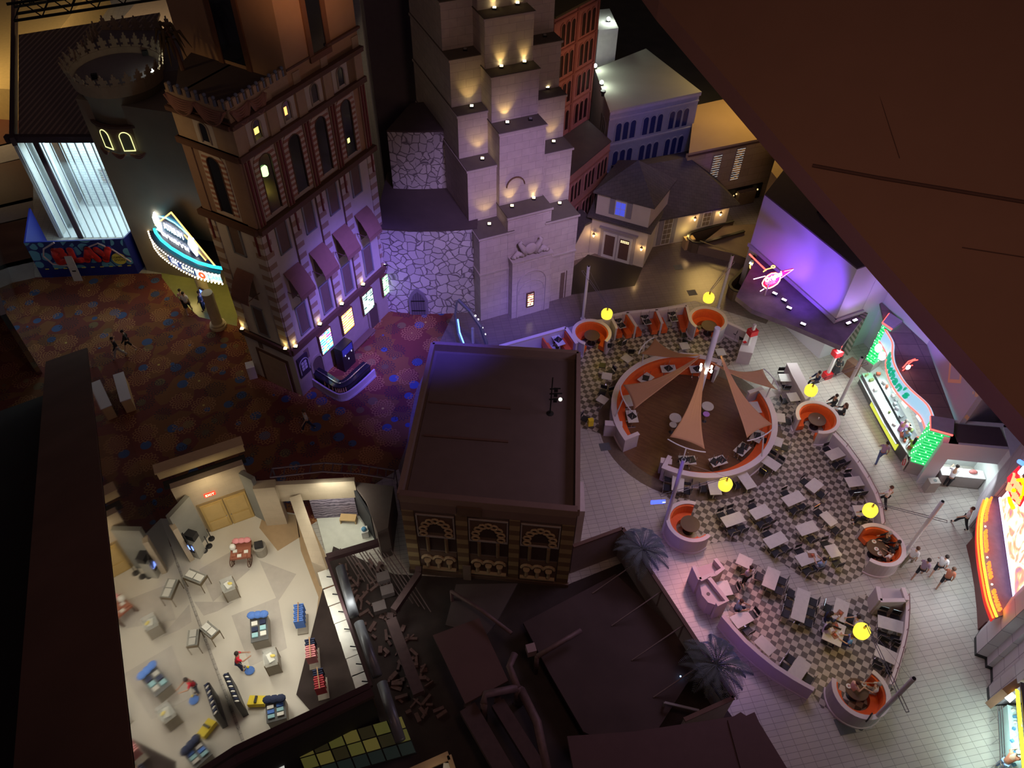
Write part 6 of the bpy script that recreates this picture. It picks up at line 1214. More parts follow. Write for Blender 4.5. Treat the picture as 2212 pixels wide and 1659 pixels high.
T('a3', 'pale table just right of that lamp below the ring', [(1588, 1021), (1611, 1017), (1636, 1052)], 0, 0, 1)
T('a4', 'pale table lower right of the ring wall', [(1638, 994), (1655, 982), (1690, 1005)], 0, 2, 1)
T('a5', 'square pale table right of the ring', [(1670, 940), (1692, 948), (1686, 967)], 0, 1, 1, dims=(0.68, 0.66))
T('a6', 'square pale table touching the ring right', [(1674, 893), (1692, 892), (1694, 911)], 0, 1, 0, dims=(0.68, 0.66))
T('a7', 'small pale table under the right sail bar', [(1645, 842), (1660, 842), (1674, 857)], 0, dims=(0.68, 0.66))
T('a8', 'pale table left of the long high counter', [(1682, 808), (1704, 808), (1709, 824)], 0, 1, 1, dims=(0.7, 0.66))
T('a9', 'pale table at the long high counter foot', [(1700, 849), (1718, 848), (1728, 866)], 0, 1, 1, dims=(0.68, 0.66))
T('b1', 'pale table by the upper curved wall', [(1780, 978), (1811, 966), (1828, 983)], 0, 1, 2)
T('b2', 'pale table by the lower curved wall', [(1819, 1032), (1852, 1028), (1872, 1049)], 0, 1, 2)
T('b3', 'small table under the curved wall lamp', [(1846, 1094), (1862, 1092), (1870, 1112)], 0, dims=(0.68, 0.66))
T('c1', 'first table in the row of four', [(1555, 1118), (1596, 1104), (1612, 1126)], 0, 2, 2)
T('c2', 'second table in the row of four', [(1616, 1103), (1653, 1087), (1669, 1108)], 0, 1, 2)
T('c3', 'third table in the row of four', [(1687, 1075), (1724, 1059), (1741, 1079)], 0, 1, 2)
T('c4', 'fourth table in the row of four', [(1736, 1049), (1760, 1029), (1782, 1048)], 0, 1, 1, dims=(0.95, 0.66))
T('d1', 'left table in the row of three', [(1648, 1165), (1688, 1147), (1703, 1168)], 0, 1, 2)
T('d2', 'middle table in the row of three', [(1717, 1138), (1755, 1125), (1770, 1144)], 0, 0, 1)
T('d3', 'right table in the row of three', [(1772, 1114), (1788, 1107), (1808, 1127)], 0, 0, 0, ends=(1, -1), dims=(0.85, 0.55))
T('e1', 'table with the blue shirted person', [(1717, 1203), (1758, 1188), (1773, 1207)], 0, 1, 2)
T('e2', 'square table beside the blue shirted person', [(1782, 1183), (1803, 1175), (1817, 1197)], 0, 0, 0, ends=(1, -1), dims=(0.72, 0.62))
T('f1', 'small table beside the standing server', [(1600, 1197), (1626, 1209), (1616, 1228)], 0, dims=(0.75, 0.66))
T('f2', 'four seat table beside the standing server', [(1659, 1224), (1686, 1235), (1673, 1275)], 0, 2, 1)
T('f3', 'long six seat table in the south island', [(1724, 1269), (1751, 1280), (1736, 1346)], 0, 3, 3)
T('f4', 'food laden table beside the family', [(1806, 1292), (1836, 1302), (1826, 1345)], 0, 1, 1, ends=(1,))
T('f5', 'family table crowded with trays', [(1789, 1340), (1826, 1348), (1814, 1393)], 0, dims=(1.2, 0.9))
T('f6', 'table with a diner by the pink wall', [(1578, 1336), (1612, 1318), (1627, 1337)], 0, 0, 1, ends=(1,))
T('f7', 'pale table behind the pink service counter', [(1552, 1258), (1567, 1256), (1579, 1284)], 0, 1, 0, dims=(0.8, 0.6))
T('f8', 'pale table tucked against the long pink wall', [(1637, 1388), (1645, 1377), (1669, 1400)], 0, 0, 1, dims=(0.9, 0.6))
T('f9', 'lowest table by the pink wall end', [(1703, 1452), (1727, 1417), (1750, 1436)], 0, 2, 1)
T('g1', 'upper table by the right low wall', [(1898, 1328), (1952, 1343), (1951, 1370)], 0, 2, 2)
T('g2', 'lower table by the right low wall', [(1893, 1393), (1951, 1421), (1946, 1440)], 0, 2, 2)
# ring tables, with upturned chairs stacked on them
RG = 'pale tables inside the dining ring'
RT = [('r1', 'ring table at the lower gap', [(1463, 980), (1507, 980), (1507, 1008)], 2), ('r2', 'ring table at the bottom, second from the gap', [(1525, 991), (1565, 979), (1577, 1001)], 2), ('r3', 'ring table at the lower right', [(1580, 975), (1605, 951), (1627, 965)], 2),
      ('r4', 'ring table at the right edge', [(1617, 867), (1634, 867), (1645, 893)], 0), ('r5', 'ring table hidden under the right sail', [(1622, 948), (1640, 920), (1650, 935)], 1), ('r6', 'ring table at the left edge', [(1349, 884), (1374, 884), (1382, 915)], 1),
      ('r7', 'ring table at the top left', [(1425, 790), (1463, 788), (1463, 803)], 1), ('r8', 'ring table at the upper left under the sail', [(1378, 820), (1402, 802), (1412, 815)], 1), ('r9', 'ring table lit beside the central mast', [(1487, 788), (1524, 787), (1526, 807)], 1), ('r10', 'ring table mostly hidden by the left sail', [(1349, 863), (1362, 853), (1368, 868)], 0)]
for key, desc, c, up in RT:
    T(key, desc, c, 0, group=RG, dims=(0.95, 0.62) if up else (0.9, 0.6)); ctr, d, n, L_, W_ = TABLES[key]
    for k in range(up):
        a = 0.5 + 1.3 * k; p = ctr + d * ((k - (up - 1) / 2) * 0.45); q = Vector((p.x, p.y, 0.753 + 0.475 + 0.012))
        place_chair(q, atan2(d.y, d.x) + a, 'upturned black chair on the ' + desc if up == 1 else 'upturned black chair, %s one on the %s' % (('left', 'right')[k] if abs(d.x) > 0.4 else ('lower', 'upper')[k], desc), 'upturned chairs on tables', tilt=(pi, 0))
# small round pedestal tables in the ring
def round_table(px, py, r, h, m_, label, extra=None, group=None):
    p = G(px, py, h); b = Vector((p.x, p.y, 0.02)); t = Thing('round_table', label, 'table', b, group=group)
    m = MB(); m.lathe([(r, h - 0.05), (r, h)], (b.x, b.y, 0), 28); t.part('tabletop', m, m_)
    m = MB(); m.lathe([(0.04, 0.04), (0.04, h - 0.05)], (b.x, b.y, 0.0), 10); pd = t.part('pedestal', m, CHR)
    m = MB(); m.lathe([(min(0.3, r * 0.7), 0.02), (0.05, 0.07)], (b.x, b.y, 0.0), 14); t.part('base', m, BLK, sub=pd); return b
round_table(1459, 902, 0.36, 0.75, MARB, 'larger round table left of the middle sail'); round_table(1454, 917, 0.22, 0.72, MARB, 'small round side table just below left of the middle sail'); round_table(1529, 877, 0.36, 0.75, MARB, 'larger round table right of the middle sail'); round_table(1526, 894, 0.2, 0.7, mat('violet_lit_top', (0.5, 0.25, 0.7), 0.2), 'small violet lit round side table right of the middle sail')  # violet light is painted into the smallest table's top colour
# ---- round orange booths
BO = [((5.1, 37.0), -115, -42, 'round orange booth at the upper left, beside the pole', (1279, 724)), ((12.9, 38.55), -140, -62, 'round orange booth at the top, behind the mast pole', (1535, 705)), ((18.1, 30.2), -168, -102, 'round orange booth below the high counter', (1767, 903)),
      ((9.55, 22.75), -45, 70, 'round orange booth left of the row of four tables', (1491, 1131)), ((19.15, 21.6), 118, 230, 'round orange booth with diners at the right', (1895, 1183)), ((16.0, 14.0), 48, 155, 'round orange booth with diners at the bottom', (1851, 1485))]
for i, (c, o0, o1, lab, tp) in enumerate(BO):
    c = Vector((c[0], c[1], 0)); a0, a1 = o1, o0 + 360; r = 1.25; n = 26; tt = G(tp[0], tp[1], 0.75)
    t = Thing('round_booth', lab, 'booth', c)
    m = MB(); m.arcwall(c, r - 0.13, r, a0, a1, 0, 1.12, n); w_ = t.part('shell', m, SHELL)
    m = MB(); m.arcwall(c, r - 0.17, r + 0.04, a0 - 1, a1 + 1, 1.12, 1.18, n); t.part('rim', m, RIM, sub=w_); m = MB(); m.arcwall(c, r, r + 0.06, a0, a1, 0, 0.12, n); t.part('skirting', m, RIM, sub=w_)
    m = MB(); m.arcwall(c, r - 0.26, r - 0.13, a0 + 2, a1 - 2, 0.44, 1.08, n); t.part('backrest', m, ORG)
    m = MB(); m.arcwall(c, r - 0.62, r - 0.13, a0 + 2, a1 - 2, 0.1, 0.45, n); t.part('seat', m, ORG)
    b = Vector((tt.x, tt.y, 0.012)); q = b - c; q.z = 0
    if q.length > 0.22: q = q.normalized() * 0.22
    b = c + q; b.z = 0.012
    tb = Thing('round_table', 'dark round table inside the ' + lab.replace('round orange ', ''), 'table', b, group='dark round booth tables')
    m = MB(); m.lathe([(0.52, 0.71), (0.52, 0.75)], (b.x, b.y, 0), 28); tb.part('tabletop', m, WTOP); m = MB(); m.lathe([(0.045, 0.05), (0.045, 0.71)], (b.x, b.y, 0.01), 10); pd = tb.part('pedestal', m, CHR); m = MB(); m.lathe([(0.28, 0.02), (0.05, 0.06)], (b.x, b.y, 0), 14); tb.part('base', m, BLK, sub=pd)
# ---- square booth cells along the top
D0 = [G(1322, 686, 1.15), G(1355, 675, 1.15), G(1418, 669, 1.15), G(1483, 660, 1.15)]; D1 = [G(1333, 716, 1.15), G(1374, 704, 1.15), G(1430, 697, 1.15), G(1491, 692, 1.15)]
D0[0] = Vector((6.45, 38.65, 0)); D1[0] = Vector((6.75, 37.5, 0))
tabs = [[(1322, 687), (1340, 685), (1355, 708)], [(1379, 678), (1399, 677), (1411, 701)], [(1437, 670), (1459, 670), (1469, 696)]]
names = ('left', 'middle', 'right')
for k in range(3):
    a0, a1, b0, b1 = [Vector((v.x, v.y, 0)) for v in (D0[k], D0[k + 1], D1[k], D1[k + 1])]
    t = Thing('booth_cell', '%s hand orange booth cell in the top row of three' % names[k], 'booth', (a0 + b1) / 2)
    u = (a1 - a0).normalized(); 
    m = MB(); m.bar(a0 + Vector((0, 0, 0.57)), a1 + Vector((0, 0, 0.57)), 0.12, 1.14); bw = t.part('back_wall', m, SHELL); m = MB(); m.bar(a0 + Vector((0, 0, 1.16)), a1 + Vector((0, 0, 1.16)), 0.2, 0.05); t.part('cap', m, RIM, sub=bw)
    for q0, q1, sgn in (((a0, b0, 1), (a1, b1, -1)) if k == 0 else ((a0, b0, 1), (a1, b1, -1))) and [(a0, b0, 1), (a1, b1, -1)]:
        dd = (q1 - q0).normalized(); nn = u * sgn
        if sgn == -1 or k == 0:
            m = MB(); m.bar(q0 + Vector((0, 0, 0.57)), q1 + Vector((0, 0, 0.57)), 0.12, 1.14); dv = t.part('divider', m, SHELL); m = MB(); m.bar(q0 + Vector((0, 0, 1.16)), q1 + dd * 0.08 + Vector((0, 0, 1.16)), 0.18, 0.05); t.part('cap', m, RIM, sub=dv)
        m = MB(); m.bar(q0 + nn * 0.11 + dd * 0.08 + Vector((0, 0, 0.72)), q1 + nn * 0.11 - dd * 0.06 + Vector((0, 0, 0.72)), 0.1, 0.66); t.part('backrest', m, ORG); m = MB(); m.bar(q0 + nn * 0.34 + dd * 0.08 + Vector((0, 0, 0.26)), q1 + nn * 0.34 - dd * 0.06 + Vector((0, 0, 0.26)), 0.4, 0.38); t.part('seat', m, ORG)
    desc = 'table in the %s orange booth cell' % names[k]; T('h%d' % k, desc, tabs[k], 0, group='pale tables in the orange booth cells', dims=(1.05, 0.5)); ctr, d, n_, L_, W_ = TABLES['h%d' % k]
    for j in range(2): place_chair(Vector((ctr.x, ctr.y, 1.24)) + d * (0.28 * (j * 2 - 1)), atan2(d.y, d.x) + 0.7 + j, 'upturned black chair, %s one on the %s' % (('rear', 'front')[j] if d.y < 0 else ('front', 'rear')[j], desc), 'upturned chairs on tables', tilt=(pi, 0))
# purple lit cell at the far left of the row
a0, a1 = G(1120, 742, 1.15), G(1222, 708, 1.15); b1 = G(1246, 742, 1.15); a0.z = a1.z = b1.z = 0
t = Thing('booth_cell', 'violet lit orange booth cell beside the dark roof corner', 'booth', a1)
for q0, q1 in ((a0 - Vector((1.2, 0.3, 0)), a1), (a1, b1)):
    m = MB(); m.bar(q0 + Vector((0, 0, 0.57)), q1 + Vector((0, 0, 0.57)), 0.13, 1.14); bw = t.part('divider', m, SHELL); m = MB(); m.bar(q0 + Vector((0, 0, 1.16)), q1 + Vector((0, 0, 1.16)), 0.22, 0.05); t.part('cap', m, RIM, sub=bw)
dd = (b1 - a1).normalized(); nn = Vector((-0.9, -0.42, 0))
for off, s_ in ((0.12, 0.1), (1.75, 0.1)):
    m = MB(); o_ = a1 + nn * off; m.bar(o_ + dd * 0.15 + Vector((0, 0, 0.72)), o_ + dd * 1.3 + Vector((0, 0, 0.72)), 0.1, 0.66); t.part('backrest', m, ORG); m = MB(); sg_ = nn * (0.24 if off < 1 else -0.24); m.bar(o_ + sg_ + dd * 0.15 + Vector((0, 0, 0.26)), o_ + sg_ + dd * 1.3 + Vector((0, 0, 0.26)), 0.4, 0.38); t.part('seat', m, ORG)
T('h9', 'table in the violet lit booth cell', [(1186, 722), (1204, 717), (1226, 747)], 0, group='pale tables in the orange booth cells', dims=(1.05, 0.55)); ctr, d, n_, L_, W_ = TABLES['h9']
place_chair(Vector((ctr.x, ctr.y, 1.24)), 0.9, 'upturned black chair on the table in the violet lit booth cell', 'upturned chairs on tables', tilt=(pi, 0))
# ---- loose tables and stacked chairs west of the ring
WL = [((1312, 757), 'near the top between booth and sail'), ((1341, 752), 'under the tip of the upper left sail'), ((1300, 800), 'in the middle of the west island'), ((1318, 815), 'touching the ring left side'), ((1300, 858), 'lower down the west island'), ((1322, 862), 'by the ring wall, lower left'), ((1262, 915), 'by the yellow chair at the island edge'), ((1474, 735), 'north of the ring by the mast pole'), ((1480, 750), 'north of the ring beside the small pale table'), ((1360, 770), 'next to the upper left sail post'), ((1585, 728), 'beside the top round booth'), ((1600, 740), 'lying by the service stand')]
for k, ((x, y), lab) in enumerate(WL): place_chair(G(x, y, 0.02), 0.7 * k, 'black chair ' + lab, 'loose chairs around the ring', tilt=None)
for k, (c, lab) in enumerate((([(1343, 772), (1350, 765), (1366, 776)], 'pale table left of the upper left sail'), ([(1300, 805), (1318, 808), (1322, 820)], 'pale table in the west island by the ring'), ([(1285, 860), (1300, 856), (1318, 866)], 'pale table among the stacked chairs at the lower left'), ([(1468, 742), (1484, 740), (1490, 752)], 'small pale table north of the ring'), ([(1547, 755), (1560, 752), (1566, 765)], 'small pale table right of the mast pole'))):
    T('w%d' % k, lab, c, 0, group='pale tables around the ring', dims=(0.62, 0.58))
m = MB(); m.box(G(1276, 912, 0.55), (0.3, 0.25, 0.5), 0.2); single('wet_floor_sign', m, mat('hazard_yellow', (0.85, 0.65, 0.03), 0.5), 'bright yellow caution board at the edge of the west island', 'sign')
# ---- poles with cantilevered arms and glowing drum lamps
POLE = mat('white_pole', (0.62, 0.62, 0.66), 0.4); WIRE = mat('wire', (0.25, 0.24, 0.26), 0.4, 0.6)
LG = glow('lamp_shade_glow', (1.0, 0.80, 0.06), 1.25)
PL = [((1259, 689), 4.55, (1251, 603), (1311, 666), (1311, 678), 'at the upper left booth'), ((1550.6, 666), 4.6, (1572, 580), (1533, 627), (1531, 643), 'behind the top booth'), ((1809, 881), 4.4, (1885, 792), (1752, 822), (1752, 843), 'in front of the green counter'),
      ((1432, 1147), 6.3, (1428, 1064), (1592, 1018), (1567, 1046), 'at the left booth'), ((1950, 1200), 5.0, (2040, 1128), (1888, 1078), (1880, 1102), 'beside the right booth'), ((1876, 1566), 5.2, (1968, 1530), (1862, 1325), (1862, 1363), 'at the bottom booth')]
for (bx, by), h, a0, a1, lp, lab in PL:
    b = G(bx, by); t = Thing('lamp_pole', 'tall white pole with a slim wire arm ' + lab, 'pole', b)
    m = MB(); m.tube([b, b + Vector((0, 0, h))], 0.10, 14); t.part('pole', m, POLE); m = MB(); m.lathe([(0.17, 0), (0.17, 0.06)], b, 14); t.part('base_plate', m, POLE)
    m = MB(); m.tube([b + Vector((0, 0, h)), b + Vector((0, 0, h + 0.02))], 0.08, 12); t.part('dark_end_cap', m, mat('black_metal', (0.03, 0.03, 0.03), 0.5, 0.6))
    zl = 3.0; L0 = G(lp[0], lp[1], zl); zA = 3.62
    d = Vector((L0.x - b.x, L0.y - b.y, 0)); dist = d.length; d.normalize(); n = Vector((-d.y, d.x, 0)) * 0.07; st = b - d * 0.75
    for s in (1, -1):
        m = MB(); m.tube([st + n * s + Vector((0, 0, zA)), L0 + n * s * 0.6 + Vector((0, 0, zA - zl))], 0.018, 6); t.part('arm_wire', m, WIRE)
    m = MB(); m.tube([st - n + Vector((0, 0, zA)), st + n + Vector((0, 0, zA))], 0.018, 6); t.part('arm_end', m, WIRE)
    m = MB(); m.tube([b + Vector((0, 0, h - 0.2)), L0 + Vector((0, 0, zA - zl))], 0.008, 4); t.part('stay', m, WIRE)
    l_ = Thing('drum_lamp', 'glowing yellow drum lamp hanging from the pole ' + lab, 'lamp', L0 + Vector((0, 0, -0.25)), group=None)
    m = MB(); m.lathe([(0.24, -0.26), (0.33, -0.22), (0.36, -0.05), (0.36, 0.1), (0.31, 0.22), (0.14, 0.28), (0.05, 0.29)], L0, 28); l_.part('shade', m, LG, smooth=True)
    m = MB(); m.lathe([(0.05, 0.28), (0.06, 0.34), (0.04, 0.5)], L0, 10); l_.part('fitting', m, mat('brass', (0.5, 0.36, 0.12), 0.3, 0.8)); m = MB(); m.tube([L0 + Vector((0, 0, 0.5)), L0 + Vector((0, 0, zA - zl))], 0.012, 5); l_.part('cord', m, WIRE)
    lamp('POINT', L0 + Vector((0, 0, -0.45)), 26, (1.0, 0.72, 0.12), size=0.25, name='drum_lamp_light')
# ---- central mast and fabric sails
mast = Thing('sail_mast', 'central white mast carrying spot lamps inside the dining ring', 'mast', (10.8, 30.4, 0))
m = MB(); m.tube([(10.8, 30.4, 0.02), (10.8, 30.4, 7.9)], 0.16, 18); mast.part('mast', m, POLE); m = MB(); m.lathe([(0.3, 0.02), (0.3, 0.1)], (10.8, 30.4, 0), 18); mast.part('base_plate', m, POLE)
for k in range(6):
    a = k * pi / 3 + 0.3; p = Vector((10.8 + 0.34 * cos(a), 30.4 + 0.34 * sin(a), 4.75)); m = MB(); m.tube([p, p + Vector((0, 0, 0.18))], 0.06, 8); mast.part('spot_lamp', m, glow('spot_lens', (1.0, 0.97, 0.8), 12)); m = MB(); m.tube([p, Vector((10.8, 30.4, 4.75))], 0.02, 5); mast.part('lamp_arm', m, POLE)
FAB = mat('tan_sail_fabric', (0.62, 0.36, 0.20), 0.7, noise=0.05)
nt = FAB.node_tree; tr = nt.nodes.new('ShaderNodeBsdfTranslucent'); tr.inputs[0].default_value = (0.75, 0.42, 0.16, 1); mxs = nt.nodes.new('ShaderNodeMixShader'); mxs.inputs[0].default_value = 0.3; out_ = nt.nodes['Material Output']; nt.links.new(nt.nodes['Principled BSDF'].outputs[0], mxs.inputs[1]); nt.links.new(tr.outputs[0], mxs.inputs[2]); nt.links.new(mxs.outputs[0], out_.inputs[0])
SAILS = [((1511, 767), 5.5, (1414, 733), (1383, 766), 2.7, 'tan sail pointing to the upper left'), ((1512, 770), 5.4, (1345, 833), (1369, 887), 2.7, 'mauve tan sail pointing to the left'), ((1524, 780), 5.2, (1446, 946), (1522, 972), 2.7, 'golden tan sail pointing down the middle'), ((1557, 768), 5.5, (1668, 919), (1613, 948), 2.7, 'tan sail pointing to the lower right'), ((1536, 782), 5.1, (1647, 799), (1678, 844), 2.7, 'short tan sail pointing to the right')]
for (ax_, az, c0, c1, cz, lab) in SAILS:
    A = G(ax_[0], ax_[1], az); C0 = G(c0[0], c0[1], cz); C1 = G(c1[0], c1[1], cz); t = Thing('fabric_sail', lab + ', stretched from the mast', 'sail', Vector((C0.x, C0.y, cz)))
    mid = (C0 + C1) / 2; hw = (C1 - C0) / 2; N_, K_ = 22, 14; vs = []; fs = []
    for i in range(N_ + 1):
        s = i / N_; c_ = A.lerp(mid, s); wd = 0.05 + 0.95 * (0.42 * s + 0.58 * s ** 2.6)
        sag = -0.55 * sin(pi * s) * 0.6
        for j in range(K_ + 1):
            q = -1 + 2 * j / K_; rip = 0.05 * sin(j * 2.6) * (1 - s) * min(1, s * 5); bow = 0.22 * (1 - q * q) * s * s
            p = c_ + hw * wd * q + Vector((0, 0, sag + rip + 0.25 * abs(q) ** 2 * s * 0.3)); p += (A - mid).normalized() * bow * 0.7 * (s > 0.0) * s ** 6; vs.append(p)
    for i in range(N_):
        for j in range(K_): a = i * (K_ + 1) + j; fs.append((a, a + 1, a + K_ + 2, a + K_ + 1))
    m = MB(); m.add(vs, fs); o = t.part('fabric', m, FAB, smooth=True); so_ = o.modifiers.new('thick', 'SOLIDIFY'); so_.thickness = 0.01
    m = MB(); od = (mid - A); od.z = 0; od.normalize(); pts = []
    for j in range(9):
        q = -1 + 2 * j / 8; pts.append(mid + hw * 1.08 * q + od * (0.12 + 0.18 * (1 - q * q)))
    m.tube(pts, 0.035, 8); br = t.part('spreader_bar', m, POLE)
    pb = mid + od * 0.3; m = MB(); bs = RC + (Vector((pb.x, pb.y, 0)) - RC).normalized() * 4.72; m.tube([pb, Vector((bs.x, bs.y, 1.16))], 0.04, 8); t.part('prop', m, POLE)
    m = MB(); [m.tube([mid + hw * 1.0 * s_ , mid + hw * 1.06 * s_ + od * 0.13], 0.012, 4) for s_ in (-1, 1)]
lamp('SPOT', (10.8, 30.2, 6.6), 90, (1.0, 0.72, 0.06), (10.3, 28.6, 4.2), 0.1, 60, name='sail_spot')
for (tx, ty) in ((8.5, 30.2), (9.3, 31.9), (12.6, 29.0), (13.0, 31.2), (10.2, 28.2)): lamp('SPOT', (10.8 + (tx - 10.8) * 0.15, 30.4 + (ty - 30.4) * 0.15, 6.3), 55, (1.0, 0.75, 0.08), (tx, ty, 4.3), 0.08, 48, name='sail_spot')
# ---- service stands, long counter, curved low walls
PINKW = mat('pink_render', (0.62, 0.50, 0.53), 0.7, noise=0.05)
def stand(poly, z0, h, cap, name, label, cat, m_=SHELL):
    t = Thing(name, label, cat, poly[0]); m = MB(); m.prism(poly, 0, h - 0.05); t.part('body', m, m_); c_ = sum((Vector((p.x, p.y, 0)) for p in poly), Vector()) / len(poly)
    m = MB(); m.prism([Vector((p.x, p.y, 0)) + (Vector((p.x, p.y, 0)) - c_).normalized() * 0.05 for p in poly], h - 0.05, h); t.part('top', m, RIM); return t
t = stand([G(1597, 757, 1.1), G(1613, 717, 1.1), G(1636, 727, 1.1), G(1626, 762, 1.1)], 0, 1.1, 0, 'tray_stand', 'pale tray stand with a red tray and black hole', 'stand')
m = MB(); m.box(G(1609, 739, 1.12), (0.22, 0.18, 0.03), 0.4); t.part('red_tray', m, mat('red_lacquer', (0.65, 0.02, 0.03), 0.35)); m = MB(); m.lathe([(0.08, 0), (0.08, 0.02)], G(1620, 737, 1.1), 14); t.part('waste_hole', m, BLK)
t = stand([G(1700, 785, 1.1), G(1722, 785, 1.1), G(1755, 850, 1.1), G(1740, 862, 1.1), G(1712, 810, 1.1)], 0, 1.1, 0, 'high_counter', 'long narrow high counter between the tables and aisle', 'counter')
def lowwall(pts, label, h=1.05, zt=1.05, m_=SHELL, rail=True):
    P_ = [G(x, y, zt) for x, y in pts]; t = Thing('low_wall', label, 'wall', Vector((P_[0].x, P_[0].y, 0)))
    m = MB(); m.pathwall(P_, 0.14, 0, h); w_ = t.part('wall', m, m_); m = MB(); m.pathwall(P_, 0.2, h, h + 0.05); t.part('cap', m, RIM, sub=w_); m = MB(); m.pathwall(P_, 0.22, 0, 0.1); t.part('skirting', m, RIM, sub=w_)
    if rail:
        m = MB(); m.tube([Vector((p.x, p.y, h + 0.28)) for p in P_], 0.025, 6); r_ = t.part('rail', m, mat('rose_metal', (0.45, 0.30, 0.32), 0.3, 0.7))
        for k in range(0, len(P_)): m = MB(); m.tube([Vector((P_[k].x, P_[k].y, h + 0.05)), Vector((P_[k].x, P_[k].y, h + 0.28))], 0.018, 5); t.part('rail_post', m, mat('rose_metal', (0.45, 0.30, 0.32), 0.3, 0.7), sub=r_)
    return t
lowwall([(1801, 937), (1828, 966), (1853, 1000), (1874, 1033), (1892, 1067), (1903, 1098), (1908, 1133)], 'long curved low wall with a rail between tables and aisle')
lowwall([(1960, 1288), (1961, 1320), (1958, 1362), (1950, 1400), (1937, 1445), (1925, 1480)], 'curved low wall along the right of the south island')
lowwall([(1561, 1330), (1585, 1358), (1610, 1385), (1640, 1412), (1675, 1440), (1715, 1466), (1758, 1490)], 'long pink curved wall lit rose along the lane', m_=PINKW, rail=False)
lowwall([(1322, 690), (1285, 695)], 'short low wall between the upper left booth and the cells', rail=False)
lowwall([(1571, 697), (1595, 708), (1622, 722)], 'curved low wall from the top booth to the tray stand', rail=False)
t = Thing('busing_station', 'pale U shaped waste station at the corner of the south island', 'station', G(1880, 1290))
for pts in ([(1896, 1267), (1902, 1297)], [(1902, 1297), (1955, 1296)], [(1951, 1269), (1960, 1296)]):
    m = MB(); P_ = [G(x, y, 1.35) for x, y in pts]; m.pathwall(P_, 0.14, 0, 1.3); w_ = t.part('side', m, SHELL); m = MB(); m.pathwall(P_, 0.2, 1.3, 1.36); t.part('cap', m, RIM, sub=w_)
m = MB(); m.prism([G(1897, 1270, 1.1), G(1950, 1272, 1.1), G(1955, 1294, 1.1), G(1902, 1294, 1.1)], 0, 1.1); t.part('shelf', m, SHELL)
t = Thing('host_station', 'pink host station with a bowed front and black hole', 'station', G(1510, 1260))
poly = [G(x, y, 1.2) for x, y in ((1512, 1258), (1531, 1250), (1567, 1297), (1545, 1304), (1530, 1299), (1517, 1283))]
m = MB(); m.prism(poly, 0, 1.05); t.part('cabinet', m, PINKW); m = MB(); m.prism(poly, 1.05, 1.1); t.part('worktop', m, RIM)
for pts in ([(1498, 1222), (1512, 1252)], [(1512, 1252), (1533, 1243), (1545, 1240)], [(1545, 1207), (1562, 1228), (1545, 1240)], [(1531, 1247), (1571, 1298), (1548, 1306)]):
    m = MB(); P_ = [G(x, y, 1.4) for x, y in pts]; m.pathwall(P_, 0.14, 0, 1.36); w_ = t.part('screen', m, PINKW); m = MB(); m.pathwall(P_, 0.2, 1.36, 1.42); t.part('cap', m, RIM, sub=w_)
m = MB(); m.prism([G(x, y, 1.05) for x, y in ((1500, 1228), (1545, 1212), (1555, 1232), (1512, 1250))], 0, 1.0); t.part('side_shelf', m, PINKW); m = MB(); m.lathe([(0.09, 0), (0.09, 0.02)], G(1530, 1283, 1.1), 14); t.part('waste_hole', m, BLK)
m = MB(); m.box(G(1825, 1568, 0.012), (0.75, 0.7, 0.02), 0.2); single('floor_hatch', m, mat('grey_hatch', (0.12, 0.13, 0.14), 0.5), 'square dark hatch in the floor below the bottom booth', 'hatch')
for (x, y, lab) in ((1307, 965, 'west of the dining ring'), (1465, 577, 'on the walkway near the cottage'), (1495, 632, 'on the walkway behind the booth row')):
    m = MB(); m.box(G(x, y, 0.018), (0.62, 0.55, 0.012), 0.2); single('floor_hatch', m, mat('grey_hatch', (0.12, 0.13, 0.14), 0.5), 'small dark floor hatch ' + lab, 'hatch')
m = MB(); p = G(1440, 1083, 2.4); m.box(p + Vector((-0.45, -0.05, 0)), (0.75, 0.1, 0.22), 0.1); t = Thing('blue_sign', 'small blue lit sign on the pole at the left booth', 'sign', p); t.part('sign_box', m, glow('blue_sign', (0.05, 0.08, 1.0), 3))
Fz = Face(p + Vector((-0.8, -0.1, 0)), Vector((1, 0.1, 0))); t.part('lettering', text_on(Fz, 'RESTROOM', 0.38, p.z, 0.14, 0.03, 0.005), glow('sign_white', (0.9, 0.9, 1.0), 4))
p = G(1878, 1556, 1.1); t = Thing('menu_stand', 'black menu stand at the foot of the bottom pole', 'stand', G(1858, 1570)); m = MB(); m.tube([G(1858, 1570), G(1858, 1570) + Vector((0, 0, 1.1))], 0.02, 6); t.part('stem', m, BLK); m = MB(); q = G(1858, 1570) + Vector((0, 0, 1.15)); m.box(q, (0.4, 0.06, 0.3), 0.8); t.part('frame', m, BLK); m = MB(); m.lathe([(0.17, 0), (0.17, 0.03)], G(1858, 1570), 14); t.part('base', m, BLK)
# arched entry gantry, partly behind the dark roof
t = Thing('entry_arch', 'tall curved metal arch with blue neon behind the dark roof corner', 'arch', G(990, 740))
pts = [G(987, 652, 3.4), G(983, 680, 2.6), G(988, 720, 1.2), G(1003, 760, 0.1)]; m = MB(); m.tube(pts, 0.07, 8); t.part('left_rib', m, mat('grey_steel', (0.22, 0.24, 0.24), 0.4, 0.5))
pts = [G(990, 648, 3.4), G(1015, 672, 3.1), G(1038, 705, 2.2), G(1050, 740, 1.0), G(1055, 765, 0.1)]; m = MB(); m.tube(pts, 0.13, 8); t.part('right_rib', m, mat('grey_steel', (0.22, 0.24, 0.24), 0.4, 0.5))
m = MB(); m.tube([G(989, 690, 2.3), G(993, 718, 1.3), G(1002, 742, 0.5)], 0.05, 6); t.part('blue_neon', m, glow('blue_neon', (0.1, 0.25, 1.0), 5))
